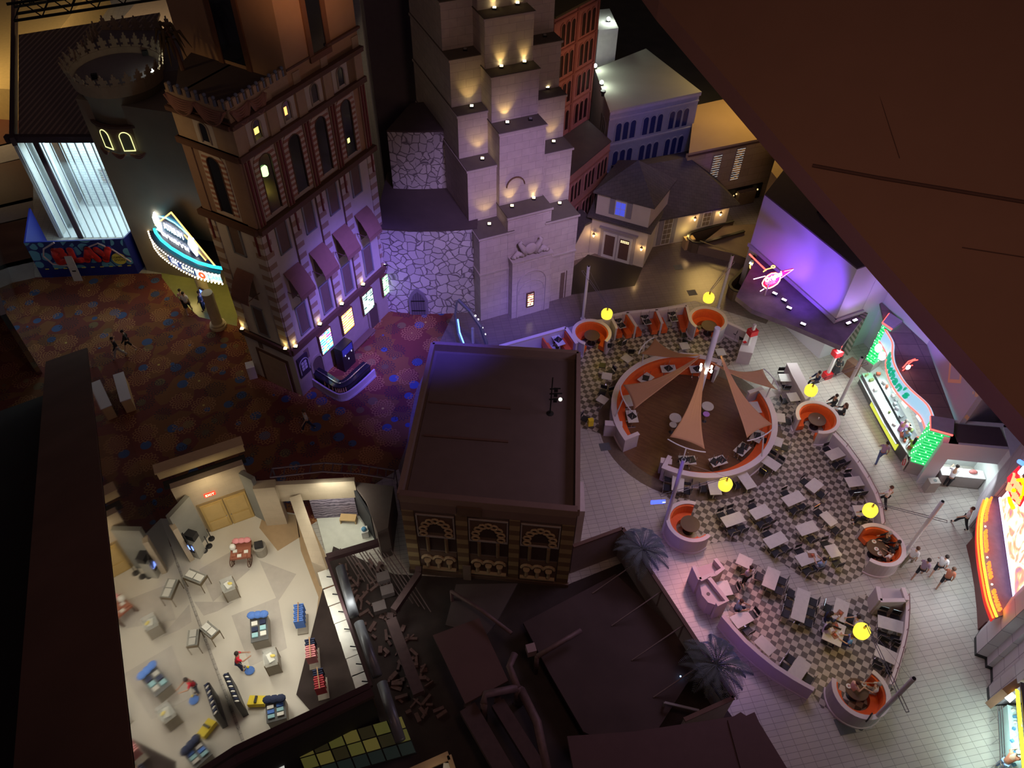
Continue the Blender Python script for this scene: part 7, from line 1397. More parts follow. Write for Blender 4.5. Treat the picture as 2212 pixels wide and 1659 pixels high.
for x, y, z in ((1027, 682, 2.9), (1033, 690, 2.6), (1042, 708, 2.1), (1048, 722, 1.6)): m = MB(); m.ball(G(x, y, z), 0.06, 6); t.part('bulb', m, glow('bulb_white', (1, 0.95, 1), 4))
m = MB(); m.tube([G(1022, 740), G(1022, 740) + Vector((0, 0, 1.3))], 0.1, 10); single('bollard', m, POLE, 'white bollard inside the curved metal arch', 'bollard')

# ================================================================ GREEN LIT COUNTER with curved script sign
STEEL = mat('brushed_steel', (0.55, 0.6, 0.62), 0.28, 0.85); 
gs = Thing('green_counter_shop', 'food counter with green light towers and a curved red edged sign', 'shop', (23, 31, 0))
lowr = [(22.74, 35.15), (22.83, 34.07), (22.52, 33.07), (22.36, 32.18), (22.43, 31.01), (22.69, 30.17), (23.21, 29.1), (23.19, 28.13)]
lowr = [Vector((x, y, 0)) for x, y in lowr]
def smooth_path(P_, n=4):
    out = []
    for i in range(len(P_) - 1):
        p0, p1, p2, p3 = P_[max(i - 1, 0)], P_[i], P_[i + 1], P_[min(i + 2, len(P_) - 1)]
        for k in range(n):
            t_ = k / n; out.append(0.5 * ((2 * p1) + (p2 - p0) * t_ + (2 * p0 - 5 * p1 + 4 * p2 - p3) * t_ ** 2 + (3 * p1 - p0 - 3 * p2 + p3) * t_ ** 3))
    out.append(P_[-1]); return out
pth = smooth_path(lowr)
m = MB(); m.pathwall(pth, 0.10, 2.72, 3.68); gs.part('sign_band', m, glow('ice_blue_panel', (0.42, 0.72, 0.95), 0.85))
for z in (2.7, 3.7):
    m = MB(); m.tube([p + Vector((-0.08, 0, z)) for p in pth], 0.05, 6); gs.part('red_neon', m, glow('red_neon', (1.0, 0.05, 0.04), 6))
roofp = pth + [Vector((24.3, 27.9, 0)), Vector((24.85, 34.0, 0)), Vector((23.2, 38.0, 0))]
m = MB(); m.prism(roofp, 3.5, 3.62); gs.part('roof', m, brickmat('dusky_roof_tiles', (0.16, 0.12, 0.12), (0.20, 0.15, 0.14), (0.08, 0.06, 0.07), w=1.3, h=1.0, msize=0.02, mottle=0.2, offset=0))
L0 = 0.0; cum = [0]
for a, b in zip(pth, pth[1:]): cum.append(cum[-1] + (b - a).length)
def at_path(s):
    for i in range(len(cum) - 1):
        if cum[i + 1] >= s: break
    t_ = (s - cum[i]) / (cum[i + 1] - cum[i]); d = (pth[i + 1] - pth[i]).normalized(); return pth[i].lerp(pth[i + 1], t_), d
s = 1.75
for ch in "Nathan's":
    w_ = {'N': 0.62, 'a': 0.46, 't': 0.36, 'h': 0.46, 'n': 0.46, "'": 0.2, 's': 0.42}[ch]; p, d = at_path(s + w_ / 2); F = Face(p, d)
    if F.n.x > 0: F.n = -F.n
    lt = textmesh(ch, 0.86, 0.05, 0.02); o_ = MB(); o_.f = lt.f
    cxm = (min(v.x for v in lt.v) + max(v.x for v in lt.v)) / 2
    for v in lt.v: o_.v.append(p + d * ((v.x - cxm) + v.y * 0.2) + Vector((0, 0, 3.2 + v.y - (0.0 if ch != "'" else -0.0))) + F.n * (0.1 + v.z))
    gs.part('letter', o_, glow('teal_letter', (0.0, 0.42, 0.24), 0.9)); s += w_
for px in (0.35, ):
    pass
# front light towers
def tower_light(poly, z0, z1, label):
    t = Thing('light_tower', label, 'tower', (poly[0][0], poly[0][1], 0)); m = MB(); m.prism(poly, z0, z1); t.part('green_glass', m, stripemat('green_glass', (0.0, 0.55, 0.10), (0.10, 0.85, 0.28), 0.22, 1) if 'green_glass' not in MATS else MATS['green_glass'])
    g_ = MATS['green_glass'].node_tree; B = g_.nodes['Principled BSDF']; c_ = B.inputs['Base Color'].links[0].from_socket; g_.links.new(c_, B.inputs['Emission Color']); B.inputs['Emission Strength'].default_value = 0.85
    m = MB(); cc = sum((Vector((p[0], p[1], 0)) for p in poly), Vector()) / len(poly); big = [Vector((p[0], p[1], 0)) + (Vector((p[0], p[1], 0)) - cc) * 0.14 for p in poly]; m.prism(big, z1, z1 + 0.2); t.part('cap', m, mat('lilac_cap', (0.4, 0.34, 0.42), 0.5))
    m = MB(); m.tube([q + Vector((0, 0, z1 + 0.12)) for q in big[:3]], 0.05, 6); t.part('red_neon', m, glow('red_neon', (1.0, 0.05, 0.04), 6))
    m = MB(); m.prism([Vector((p[0], p[1], 0)) + (Vector((p[0], p[1], 0)) - cc) * 0.08 for p in poly], 0, z0); t.part('pedestal', m, mat('mushroom_panel', (0.36, 0.33, 0.30), 0.6))
    for i in range(3):
        a = Vector((poly[i][0], poly[i][1], 0)); b = Vector((poly[i + 1][0], poly[i + 1][1], 0)) if i + 1 < len(poly) else None
        if b is None: break
        for j in range(1, 5):
            q = a.lerp(b, j / 5); o_ = (q - cc).normalized() * 0.03
            for k in range(9): m = MB(); m.ball(q + o_ + Vector((0, 0, z0 + (z1 - z0) * (k + 0.5) / 9)), 0.035, 4); t.part('stud_light', m, glow('mint_stud', (0.6, 1.0, 0.7), 3)) if (i + j + k) % 2 == 0 else None
    return t
tower_light([(23.25, 36.35), (22.65, 35.6), (23.0, 35.1), (23.75, 35.7)], 0.7, 3.75, 'green glowing light tower at the left end of the counter')
tower_light([(22.95, 28.0), (22.68, 27.2), (23.6, 26.85), (24.0, 27.8)], 0.95, 3.75, 'green glowing light tower at the right end of the counter')
Fd = Face((22.70, 27.05), Vector((0.55, -0.22, 0))); q = G(1958, 1016, 0.55); m = MB(); Fd2 = Face((22.75, 27.75), Vector((-0.12, -0.55, 0)))
m = MB(); Fd2.box(m, 0.0, 0.52, 0.1, 0.85, 0.06, 0.1); gs.part('pedestal_panel', m, mat('cream_panel', (0.6, 0.55, 0.5), 0.5)); m = MB(); m.tube([Fd2.p(0.26, 0.2, 0.12), Fd2.p(0.46, 0.47, 0.12), Fd2.p(0.26, 0.75, 0.12), Fd2.p(0.06, 0.47, 0.12), Fd2.p(0.26, 0.2, 0.12)], 0.02, 5); gs.part('red_diamond', m, mat('red_lacquer', (0.65, 0.02, 0.03), 0.35))
# counters, glass, grill line
cf = [G(1872, 806, 0.95), G(1893, 845, 0.95), G(1925, 905, 0.95), G(1955, 955, 0.95), G(1975, 985, 0.95)]
m = MB(); m.pathwall(cf, 0.55, 0.06, 0.9); ct = gs.part('counter', m, mat('charcoal_front', (0.10, 0.10, 0.10), 0.4)); m = MB(); m.pathwall(cf, 0.62, 0.9, 0.96); gs.part('steel_top', m, STEEL, sub=ct)
m = MB(); m.pathwall([p + Vector((-0.38, 0, 0)) for p in cf[:4]], 0.22, 0.74, 0.78); gs.part('tray_rail', m, STEEL)
m = MB(); m.prism([Vector((p.x, p.y, 0)) for p in cf] + [Vector((24.2, 28, 0)), Vector((24.7, 34, 0)), Vector((23.5, 36, 0))], 0.02, 0.03); gs.part('kitchen_floor', m, mat('pale_kitchen', (0.5, 0.52, 0.5), 0.4))
m = MB(); m.pathwall([p + Vector((0.75, 0.05, 0)) for p in cf], 0.5, 0.04, 0.92); gs.part('prep_bench', m, STEEL)
rr = random.Random(3)
for k in range(26):
    s_ = rr.random() * 3.99; i = int(s_); p = cf[i].lerp(cf[i + 1], s_ - i) + Vector((rr.choice((0.0, 0.75)) + rr.uniform(-0.12, 0.12), 0, 0.02)); m = MB()
    w_ = rr.uniform(0.12, 0.3); p.z = 0.965 if False else 0.96
    m.box(p + Vector((0, 0, 0.06)), (w_, rr.uniform(0.1, 0.25), 0.12), rr.uniform(0, 3)); gs.part('tray_of_food', m, (mat('white_box', (0.75, 0.75, 0.72), 0.5), mat('food_red', (0.5, 0.12, 0.06), 0.5), mat('food_green', (0.25, 0.35, 0.12), 0.5), STEEL)[k % 4])
yF = Face(G(1900, 872, 0.5), G(1934, 932, 0.5) - G(1900, 872, 0.5)); 
if yF.n.x > 0: yF.n = -yF.n
m = MB(); q0 = G(1905, 868, 0.1); q1 = G(1937, 925, 0.1); q0.z = q1.z = 0; dd = (q1 - q0).normalized(); nn = Vector((dd.y, -dd.x, 0)); nn = nn if nn.x < 0 else -nn
m.bar(cf[1].lerp(cf[2], 0.2) * 1.0 + nn * 0.31 - Vector((0, 0, 0.5)), cf[3] + nn * 0.31 - Vector((0, 0, 0.5)), 0.04, 0.5); gs.part('yellow_panel', m, glow('yellow_panel', (0.75, 0.8, 0.08), 0.9))
for k in range(5):
    p, d = at_path(1.4 + 1.15 * k); m = MB(); m.box(p + Vector((0.25, 0, 2.3)), (0.06, 0.45, 0.35), 0.2); gs.part('menu_card', m, glow('menu_card', (0.9, 0.95, 0.9), 1.0))
for k, (x, y) in enumerate(((1898, 752), (1906, 769))): p = G(x, y, 2.5); m = MB(); m.ball(p, 0.26, 10, (0.8, 1, 1.1)); gs.part('globe_light', m, glow('white_globe', (0.9, 1.0, 1.0), 5), smooth=True)
t = Thing('roof_emblem', 'red neon letter emblem with a white oval on the counter roof', 'sign', G(1958, 800, 3.62)); q = G(1958, 800, 3.9)
FE2 = Face(G(1947, 800, 3.8), Vector((1, 0.25, 0))); 
for pts in ([(0.0, 0.0), (0.15, 0.5), (0.55, 0.62)], [(0.25, 0.25), (0.45, 0.5), (0.75, 0.5)], [(0.1, -0.25), (0.3, 0.05), (0.6, 0.1)]): m = MB(); m.tube([FE2.p(u, 4.0 + z, 0) for u, z in pts], 0.035, 6); t.part('red_neon', m, glow('red_neon', (1.0, 0.05, 0.04), 6))
m = MB(); m.ball(FE2.p(0.25, 4.1, 0.1), 0.13, 8, (1, 0.6, 1.4)); t.part('white_oval', m, glow('white_globe', (0.9, 1.0, 1.0), 5)); m = MB(); m.bar(FE2.p(0.3, 3.62, -0.05), FE2.p(0.3, 4.1, -0.05), 0.05); t.part('bracket', m, BEAM)
for p in ((23.5, 34.2, 2.6), (23.3, 32.2, 2.6), (23.4, 30.4, 2.6), (23.6, 28.8, 2.6)): lamp('AREA', p, 45, (0.85, 1.0, 0.95), (p[0] - 0.6, p[1], 0), 1.0, name='counter_light')
lamp('AREA', (22.3, 31.0, 2.9), 22, (0.9, 1.0, 0.95), (21.0, 30.5, 0), 2.5, name='counter_spill')
# trellis pillar and striped side wall between the two counters
FQ = Face((21.9, 36.9), (23.2, 38.2)); m = MB(); m.prism([Vector((21.7, 36.8, 0)), Vector((22.1, 37.4, 0)), Vector((22.4, 37.2, 0)), Vector((22.0, 36.6, 0))], 0, 3.2); single('trellis_pillar', m, stripemat('trellis', (0.35, 0.32, 0.28), (0.12, 0.14, 0.10), 0.3, 1, 0.5, rot=0.7), 'green grey trellis pillar between the two food counters', 'pillar')
m = MB(); m.box(G(1840, 795, 0.55), (0.5, 0.8, 1.1), 0.6); single('stacked_crate', m, mat('brown_crate', (0.18, 0.09, 0.06), 0.8), 'brown crate stack beside the left green light tower', 'crate')
# ================================================================ SERVICE ALCOVE
al = Thing('service_alcove', 'lilac walled service hatch with a bright white interior', 'alcove', (24.5, 26.2, 0))
m = MB(); m.prism([Vector(p + (0,)) for p in ((23.1, 26.45), (23.9, 26.38), (24.2, 26.9), (24.1, 28.0), (23.9, 28.0))], 0, 3.6); al.part('side_pier', m, PWL)
m = MB(); m.prism([Vector(p + (0,)) for p in ((23.4, 26.42), (26.5, 26.1), (26.6, 27.0), (24.0, 27.4))], 2.3, 3.6); al.part('lintel', m, PWL)
m = MB(); m.prism([Vector(p + (0,)) for p in ((23.9, 26.5), (26.5, 26.3), (26.6, 27.6), (24.0, 27.8))], 3.6, 3.64); al.part('lintel_roof', m, mat('plum_roof', (0.085, 0.06, 0.07), 0.95))
m = MB(); m.prism([Vector(p + (0,)) for p in ((24.1, 27.9), (27.5, 27.6), (27.5, 27.9), (24.1, 28.1))], 0, 3.6); al.part('back_wall', m, mat('white_tile', (0.75, 0.78, 0.76), 0.3)); m = MB(); m.prism([Vector(p + (0,)) for p in ((26.5, 26.1), (26.35, 25.5), (27.5, 25.5), (27.6, 27.9), (26.9, 27.8))], 0, 3.6); al.part('right_wall', m, mat('white_tile', (0.75, 0.78, 0.76), 0.3))
m = MB(); m.bar((24.15, 26.55, 0.5), (26.45, 26.3, 0.5), 0.5, 0.85); c_ = al.part('counter', m, mat('taupe_front', (0.25, 0.21, 0.2), 0.6)); m = MB(); m.bar((24.15, 26.6, 0.96), (26.5, 26.35, 0.96), 0.6, 0.05); al.part('worktop', m, mat('white_tile', (0.75, 0.78, 0.76), 0.3), sub=c_)
m = MB(); m.ball((25.9, 26.5, 1.05), 0.22, 8, (1.1, 0.7, 0.5)); single('red_bag', m, mat('faded_red', (0.45, 0.14, 0.13), 0.6), 'faded red bag on the white service hatch worktop', 'bag')
m = MB(); m.box((23.6, 25.95, 0.45), (0.6, 0.4, 0.9), 0.1); t = Thing('litter_bin', 'grey litter bin at the foot of the lilac pier', 'bin', (23.6, 25.95, 0)); t.part('bin_body', m, mat('mushroom_panel', (0.36, 0.33, 0.30), 0.6)); m = MB(); m.lathe([(0.1, 0.9), (0.1, 0.91)], (23.65, 25.95, 0), 12); t.part('opening', m, BLK)
m = MB(); m.lathe([(0.22, 0), (0.24, 0.55), (0.2, 0.6)], G(2150, 1063), 16); single('grey_urn', m, mat('grey_urn', (0.35, 0.33, 0.34), 0.5), 'round grey urn beside the tiled wall near the hatch', 'urn')
lamp('AREA', (25.2, 27.0, 2.25), 110, (0.85, 1.0, 1.0), (25.2, 26.4, 0), 1.2, name='hatch_light'); lamp('AREA', (25.3, 25.6, 2.4), 25, (0.85, 1.0, 1.0), (25.3, 25.0, 0), 0.8, name='hatch_spill')
# ================================================================ BURGER COUNTER
PANEL = brickmat('lilac_panels', (0.50, 0.44, 0.48), (0.47, 0.41, 0.46), (0.20, 0.16, 0.2), w=1.05, h=1.35, msize=0.02, mottle=0.04, offset=0, rough=0.5)
bs = Thing('burger_counter_shop', 'burger counter with a red lettered curved sign and a bright mural', 'shop', (23.8, 20.5, 0))
m = MB(); m.prism([Vector((26.3, 25.55, 0)), Vector((24.98, 23.56, 0)), Vector((25.35, 23.4, 0)), Vector((28.5, 25.2, 0)), Vector((28.5, 27, 0))], 0, 7.5); bs.part('panelled_wall', m, PANEL)
yc = [G(2132.5, 1077, 3.0), G(2121.7, 1113, 3.0), G(2119, 1158.6, 3.0), G(2122.6, 1204, 3.0), G(2129.8, 1249, 3.0), G(2139, 1294, 3.0), G(2153, 1332, 3.0)]; yc = [Vector((p.x, p.y, 0)) for p in yc]; yp = smooth_path(yc)
m = MB(); m.prism(yp + [Vector((25.6, 17.8, 0)), Vector((26.5, 24.2, 0))], 2.75, 2.95); bs.part('canopy', m, mat('mauve_canopy', (0.26, 0.2, 0.25), 0.7, noise=0.3))
m = MB(); m.tube([p + Vector((0, 0, 3.0)) for p in yp], 0.06, 6); bs.part('yellow_neon', m, glow('yellow_neon', (1.0, 0.72, 0.02), 5)); m = MB(); m.tube([p + Vector((-0.10, 0, 2.86)) for p in yp], 0.05, 6); bs.part('red_neon', m, glow('scarlet_neon', (1.0, 0.08, 0.01), 6)); m = MB(); m.pathwall([p + Vector((-0.04, 0, 0)) for p in yp], 0.06, 2.5, 2.82); bs.part('red_fascia', m, glow('red_fascia', (0.8, 0.03, 0.02), 0.8))
cumy = [0]
for a, b in zip(yp, yp[1:]): cumy.append(cumy[-1] + (b - a).length)
tot = cumy[-1]; txt = 'BREAKFAST \u00b7 BURGERS \u00b7 FRIES \u00b7 SHAKES'; 
for k, ch in enumerate(txt):
    if ch == ' ': continue
    s = 0.15 + (tot - 0.3) * (k + 0.5) / len(txt); i = max(j for j in range(len(cumy)) if cumy[j] <= s); p = yp[i].lerp(yp[min(i + 1, len(yp) - 1)], (s - cumy[i]) / max(1e-6, cumy[min(i + 1, len(cumy) - 1)] - cumy[i])) ; d = (yp[min(i + 1, len(yp) - 1)] - yp[i]).normalized(); F = Face(p, d)
    if F.n.x > 0: F.n = -F.n
    if ch == '\u00b7': m = MB(); m.ball(p + Vector((0.12, 0, 3.2)), 0.05, 6); bs.part('dot', m, glow('dot_white', (1.0, 0.8, 0.6), 4)); continue
    lt = textmesh(ch, 0.36, 0.03, 0.012); o_ = MB(); o_.f = lt.f
    for v in lt.v: o_.v.append(p + d * v.x * 0.85 + Vector((0.12, 0, 3.22 + v.y)) + F.n * v.z)
    bs.part('letter', o_, glow('scarlet_neon', (1.0, 0.08, 0.01), 6))
def mural():
    m, N, L, B = newmat('burger_mural'); mp = nodes_uv(N, L, 0.8, 0.8); n = N.new('ShaderNodeTexNoise'); n.inputs['Scale'].default_value = 1.2; n.inputs['Detail'].default_value = 3; n.inputs['Distortion'].default_value = 1.5; L.new(mp.outputs[0], n.inputs['Vector'])
    r = N.new('ShaderNodeValToRGB'); e = r.color_ramp.elements; e[0].position = 0.34; e[0].color = (0.12, 0.06, 0.2, 1); e[1].position = 0.62; e[1].color = (1, 1, 1, 1)
    for p_, c_ in ((0.42, (0.75, 0.25, 0.08, 1)), (0.48, (1.0, 0.6, 0.35, 1)), (0.54, (0.75, 0.65, 1.0, 1))): x = e.new(p_); x.color = c_
    L.new(n.outputs['Fac'], r.inputs[0]); L.new(r.outputs[0], B.inputs['Emission Color']); B.inputs['Emission Strength'].default_value = 1.4; return m
MU = mural(); m = MB(); F = Face(Vector((23.35, 17.3, 0)), Vector((25.05, 23.2, 0)) - Vector((23.35, 17.3, 0))); Lm = (Vector((25.05, 23.2, 0)) - Vector((23.35, 17.3, 0))).length
F.n = -F.n if F.n.x > 0 else F.n
F.box(m, 0, Lm, 0.0, 2.75, -0.3, 0.0); F.box(m, 0, Lm, 2.95, 7.5, -0.3, 0.0); bs.part('rear_wall', m, mat('plum_casing', (0.07, 0.05, 0.06), 0.5)); m = MB(); F.box(m, 0.1, Lm - 0.1, 3.35, 5.4, 0.0, 0.06); bs.part('mural', m, MU); m = MB(); F.box(m, 0.0, Lm, 3.2, 3.32, 0.0, 0.1); bs.part('blue_neon', m, glow('pale_blue_neon', (0.5, 0.5, 1.0), 2.5))
# red and yellow script logo over the mural
def lp(x, y):
    d = M3 @ Vector((2040 + x * 172 / 2212 - 1106.0, -(960 + y * 172 / 2212 - 829.5), -FPX)); o = Vector((0, 0, CAMH)) - (F.a + F.n * 0.4); t_ = -o.dot(F.n) / d.dot(F.n); q_ = Vector((0, 0, CAMH)) + d * t_; return ((q_ - F.a).dot(F.d), q_.z)
LGt = Thing('script_logo', 'red and yellow neon script logo at the right edge', 'sign', F.p(Lm - 0.8, 2.95, 0.3))
m = MB(); FLg = F; ol = [lp(1740, 920), (lp(2060, 600)), lp(2060, 880), lp(2200, 1500), lp(2080, 1720), lp(1850, 1500), lp(1760, 1260)]; F.shape(m, ol, 0.34, 0.40); LGt.part('red_plate', m, glow('logo_red', (0.85, 0.01, 0.03), 1.2))
m = MB(); m.tube([F.p(*lp(*q_), 0.38) for q_ in ((2040, 1000), (2160, 980), (2200, 1100), (2180, 1300), (2150, 1450), (2080, 1600))], 0.10, 8); LGt.part('yellow_band', m, glow('logo_yellow', (1.0, 0.85, 0.0), 2.0)); m = MB(); m.tube([F.p(*lp(*q_), 0.38) for q_ in ((1800, 1480), (1820, 1600), (1900, 1760))], 0.10, 8); LGt.part('yellow_band', m, glow('logo_yellow', (1.0, 0.85, 0.0), 2.0))
def logow(txt, a, b, sz):
    (u0, z0), (u1, z1) = lp(*a), lp(*b); L_ = math.hypot(u1 - u0, z1 - z0); rot = atan2(z1 - z0, u1 - u0); t_ = textmesh(txt, 1.0, 0.03, 0.02); x0 = min(v.x for v in t_.v); x1 = max(v.x for v in t_.v); s_ = L_ / (x1 - x0); o_ = MB(); o_.f = t_.f
    for v in t_.v:
        x = (v.x - x0) * s_ + v.y * sz * 0.2; y = v.y * sz; o_.v.append(F.p(u0 + x * cos(rot) - y * sin(rot), z0 + x * sin(rot) + y * cos(rot), 0.44 + v.z))
    LGt.part('script_lettering', o_, glow('logo_neon', (1.0, 0.18, 0.08), 4))
logow('Johnny', (1900, 950), (2190, 1380), 0.55); logow('Rockets', (1790, 1150), (2110, 1640), 0.55)
m = MB(); q_ = F.p(*lp(1990, 1290), 0.5); m.ball(q_, 0.11, 4); LGt.part('star', m, glow('logo_yellow', (1.0, 0.85, 0.0), 2.0))
for a, b, cn, c_ in (((2060, 470), (2212, 560), 'blue_plate', (0.1, 0.25, 0.9)), ((2080, 800), (2212, 640), 'ice_neon_bar', (0.5, 0.85, 1.0))): m = MB(); m.tube([F.p(*lp(*a), 0.36), F.p(*lp(*b), 0.36)], 0.12, 8); LGt.part('blue_bar', m, glow(cn, c_, 2.5))
bc = [G(2112, 1160, 0.9), G(2122, 1200, 0.9), G(2131, 1250, 0.9), G(2137, 1300, 0.9), G(2140, 1345, 0.9)]; m = MB(); m.pathwall(bc, 0.4, 0, 0.9); bs.part('counter', m, mat('dark_red_front', (0.14, 0.04, 0.04), 0.5))
lamp('AREA', (22.9, 19.8, 2.6), 70, (0.8, 0.97, 1.0), (22.0, 19.6, 0), 2.5, name='burger_counter_light')
# lower panelled building and last shop
lb = Thing('panelled_building', 'lilac grey panelled stepped wall block at the lower right', 'building', G(2105, 1416))
poly = [G(x, y) for x, y in ((2122, 1352), (2104, 1379), (2105, 1416), (2127, 1424), (2128, 1442), (2139, 1446), (2140, 1476), (2131, 1487), (2132, 1505), (2135, 1527))]
m = MB(); m.prism(poly + [Vector((26, 14.2, 0)), Vector((27, 17.2, 0))], 0.25, 6.0); lb.part('wall', m, PANEL); m = MB(); m.prism(poly + [Vector((26, 14.2, 0)), Vector((27, 17.2, 0))], 0, 0.25); lb.part('plinth', m, BLK)
ls = Thing('corner_shop', 'bright shop front with yellow neon and steel rails at the lower right corner', 'shop', G(2150, 1600))
s0 = G(2196, 1490, 2.8); s1 = G(2213, 1680, 2.8); m = MB(); m.tube([s0, s1], 0.06, 6); ls.part('yellow_neon', m, glow('yellow_neon', (1.0, 0.72, 0.02), 5)); m = MB(); m.tube([s0 + Vector((0.12, 0, -0.12)), s1 + Vector((0.12, 0, -0.12))], 0.05, 6); ls.part('yellow_neon', m, glow('yellow_neon', (1.0, 0.72, 0.02), 5))
m = MB(); m.bar(s0 + Vector((0.5, 0.1, 0.25)), s1 + Vector((0.5, 0, 0.25)), 0.8, 0.1); ls.part('canopy', m, mat('plum_casing', (0.07, 0.05, 0.06), 0.5)); m = MB(); m.bar(s0.lerp(s1, 0.35) + Vector((0.4, 0.1, 0.6)), s1 + Vector((0.4, 0, 0.6)), 0.06, 0.6); ls.part('red_sign', m, glow('red_fascia', (0.8, 0.03, 0.02), 0.8))
m = MB(); m.bar(G(2180, 1520, 0.02), G(2200, 1690, 0.02), 0.9, 0.02); ls.part('lit_floor', m, mat('white_tile', (0.75, 0.78, 0.76), 0.3))
m = MB(); m.bar(G(2185, 1525, 0.9) + Vector((0, 0, -0.45)), G(2200, 1690, 0.9) + Vector((0, 0, -0.45)), 0.35, 0.9); ls.part('glass_counter', m, mat('pale_cyan_glass', (0.6, 0.8, 0.8), 0.2))
for k in range(3): m = MB(); m.tube([G(2155 + 5 * k, 1525, 0.85), G(2163 + 5 * k, 1680, 0.85)], 0.025, 6); ls.part('rail', m, CHR)
for k in range(3): m = MB(); p = G(2157 + 2 * k, 1545 + 50 * k, 0.85); m.tube([p, Vector((p.x, p.y, 0))], 0.02, 6); ls.part('rail_post', m, CHR)
m = MB(); m.bar(G(2152, 1510, 1.9), G(2196, 1478, 1.9), 0.3, 1.6); ls.part('corner_frame', m, mat('brown_frame', (0.2, 0.1, 0.06), 0.6)); m = MB(); m.box(G(2182, 1505, 2.3), (0.45, 0.3, 0.06), 0.6); ls.part('downlight', m, glow('white_globe', (0.9, 1.0, 1.0), 5))
rr = random.Random(9)
for k in range(10): m = MB(); m.box(G(2187 + rr.uniform(-2, 6), 1535 + 13 * k, 0.98), (rr.uniform(0.08, 0.2), 0.12, 0.12), rr.uniform(0, 3)); ls.part('display_item', m, (mat('white_box', (0.75, 0.75, 0.72), 0.5), mat('blue_item', (0.1, 0.3, 0.5), 0.5))[k % 2])
lamp('AREA', G(2190, 1580, 2.5), 110, (0.7, 1.0, 0.97), G(2190, 1580, 0), 1.0, name='corner_shop_light')
lamp('AREA', G(2140, 1600, 4.2), 45, (0.7, 1.0, 0.95), G(2120, 1600, 0), 2.0, name='corner_shop_spill')
# small plates and trays on tables
FOODG = 'plates and trays on the tables'
def plates(spots, z=0.765):
    for k, (x, y, lab, kind) in enumerate(spots):
        p = G(x, y, z); m = MB()
        if kind == 'tray': m.box(p + Vector((0, 0, 0.01)), (0.36, 0.26, 0.02), 0.4 * k); t = Thing('food_tray', lab, 'tray', p); t.part('tray', m, mat('brown_tray', (0.28, 0.13, 0.07), 0.5)); m = MB(); m.ball(p + Vector((0.03, 0, 0.05)), 0.08, 6, (1, 1, 0.6)); t.part('food', m, mat('food_red', (0.5, 0.12, 0.06), 0.5))
        elif kind == 'plate': m.lathe([(0.07, 0), (0.12, 0.015), (0.11, 0.02)], p, 14); t = Thing('plate', lab, 'plate', p); t.part('plate', m, mat('white_box', (0.75, 0.75, 0.72), 0.5)); m = MB(); m.ball(p + Vector((0, 0, 0.03)), 0.05, 6, (1, 1, 0.5)); t.part('food', m, mat('food_pink', (0.6, 0.3, 0.25), 0.5))
        else: m.lathe([(0.03, 0), (0.04, 0.13)], p, 8); single('cup', m, mat('white_box', (0.75, 0.75, 0.72), 0.5), lab, 'cup')
plates([(1753, 1200, 'brown tray before the blue shirted person', 'tray'), (1743, 1193, 'white cup before the blue shirted person', 'cup'), (1814, 1325, 'brown tray on the table beside the family', 'tray'), (1811, 1333, 'white cup on the table beside the family', 'cup'), (1805, 1352, 'brown tray on the family table, upper one', 'tray'), (1802, 1372, 'brown tray on the family table, lower one', 'tray'), (1817, 1368, 'white plate on the right of the family table', 'plate'),
        (1888, 1170, 'pink plate at the top of the right booth table', 'plate'), (1893, 1186, 'pink plate at the middle of the right booth table', 'plate'), (1900, 1196, 'pink plate at the bottom of the right booth table', 'plate'), (1833, 1482, 'plate at the left of the bottom booth table', 'plate'), (1866, 1478, 'plate at the right of the bottom booth table', 'plate'), (1845, 1477, 'white cup at the middle of the bottom booth table', 'cup'), (1768, 905, 'white cup on the table of the booth below the counter', 'cup')])
# ================================================================ GIFT SHOP at the lower left
CREAM = mat('cream_terrazzo', (0.66, 0.62, 0.54), 0.35, noise=0.06, nscale=0.8); TANW = brickmat('tan_wallpaper', (0.50, 0.41, 0.30), (0.47, 0.385, 0.28), (0.42, 0.34, 0.25), w=0.8, h=0.35, msize=0.006, mottle=0.08); GREYW = mat('grey_concrete', (0.24, 0.24, 0.22), 0.85, noise=0.2, nscale=0.9)
slab('floor_shop', GP([(345, 1120), (386, 1218), (531, 1606), (560, 1680), (810, 1495), (705, 1195), (640, 1110), (560, 1095), (455, 1120)], 0.02), 0.02, CREAM)
slab('floor_shop_tan', GP([(640, 1120), (650, 1190), (688, 1290), (680, 1350), (700, 1400), (710, 1440), (722, 1530), (805, 1495), (700, 1190), (665, 1120)], 0.03), 0.03, mat('tan_terrazzo', (0.45, 0.32, 0.19), 0.3))
slab('floor_shop_tan', GP([(570, 1105), (640, 1112), (648, 1160), (600, 1190), (560, 1140)], 0.03), 0.03, mat('tan_terrazzo', (0.45, 0.32, 0.19), 0.3))
for k, pl_ in enumerate(([(420, 1300), (505, 1300), (470, 1320), (440, 1330)], [(560, 1210), (640, 1240), (600, 1300)], [(500, 1330), (600, 1290), (620, 1400), (540, 1440)], [(430, 1230), (520, 1180), (540, 1230), (460, 1300)])): slab('floor_inlay', GP(pl_, 0.026 + 0.002 * k), 0.026 + 0.002 * k, mat('grey_inlay', (0.52, 0.48, 0.43), 0.35), 0.003)
FBk = Face(G(447, 1150), G(552, 1112) - G(447, 1150)); LBk = (G(552, 1112) - G(447, 1150)).length
sh = Thing('gift_shop_building', 'brightly lit roofless gift shop with tan walls and gold doors', 'building', FBk.p(1, 0))
m = MB(); FBk.box(m, -0.6, LBk + 0.35, 0, 4.3, -0.35, 0); sh.part('back_wall', m, TANW)
GD = mat('gold_door', (0.50, 0.34, 0.12), 0.5)
m = MB(); FBk.box(m, 0.1, 2.62, 0, 2.45, 0, 0.05); df = sh.part('door_frame', m, mat('bronze_trim', (0.30, 0.21, 0.10), 0.5))
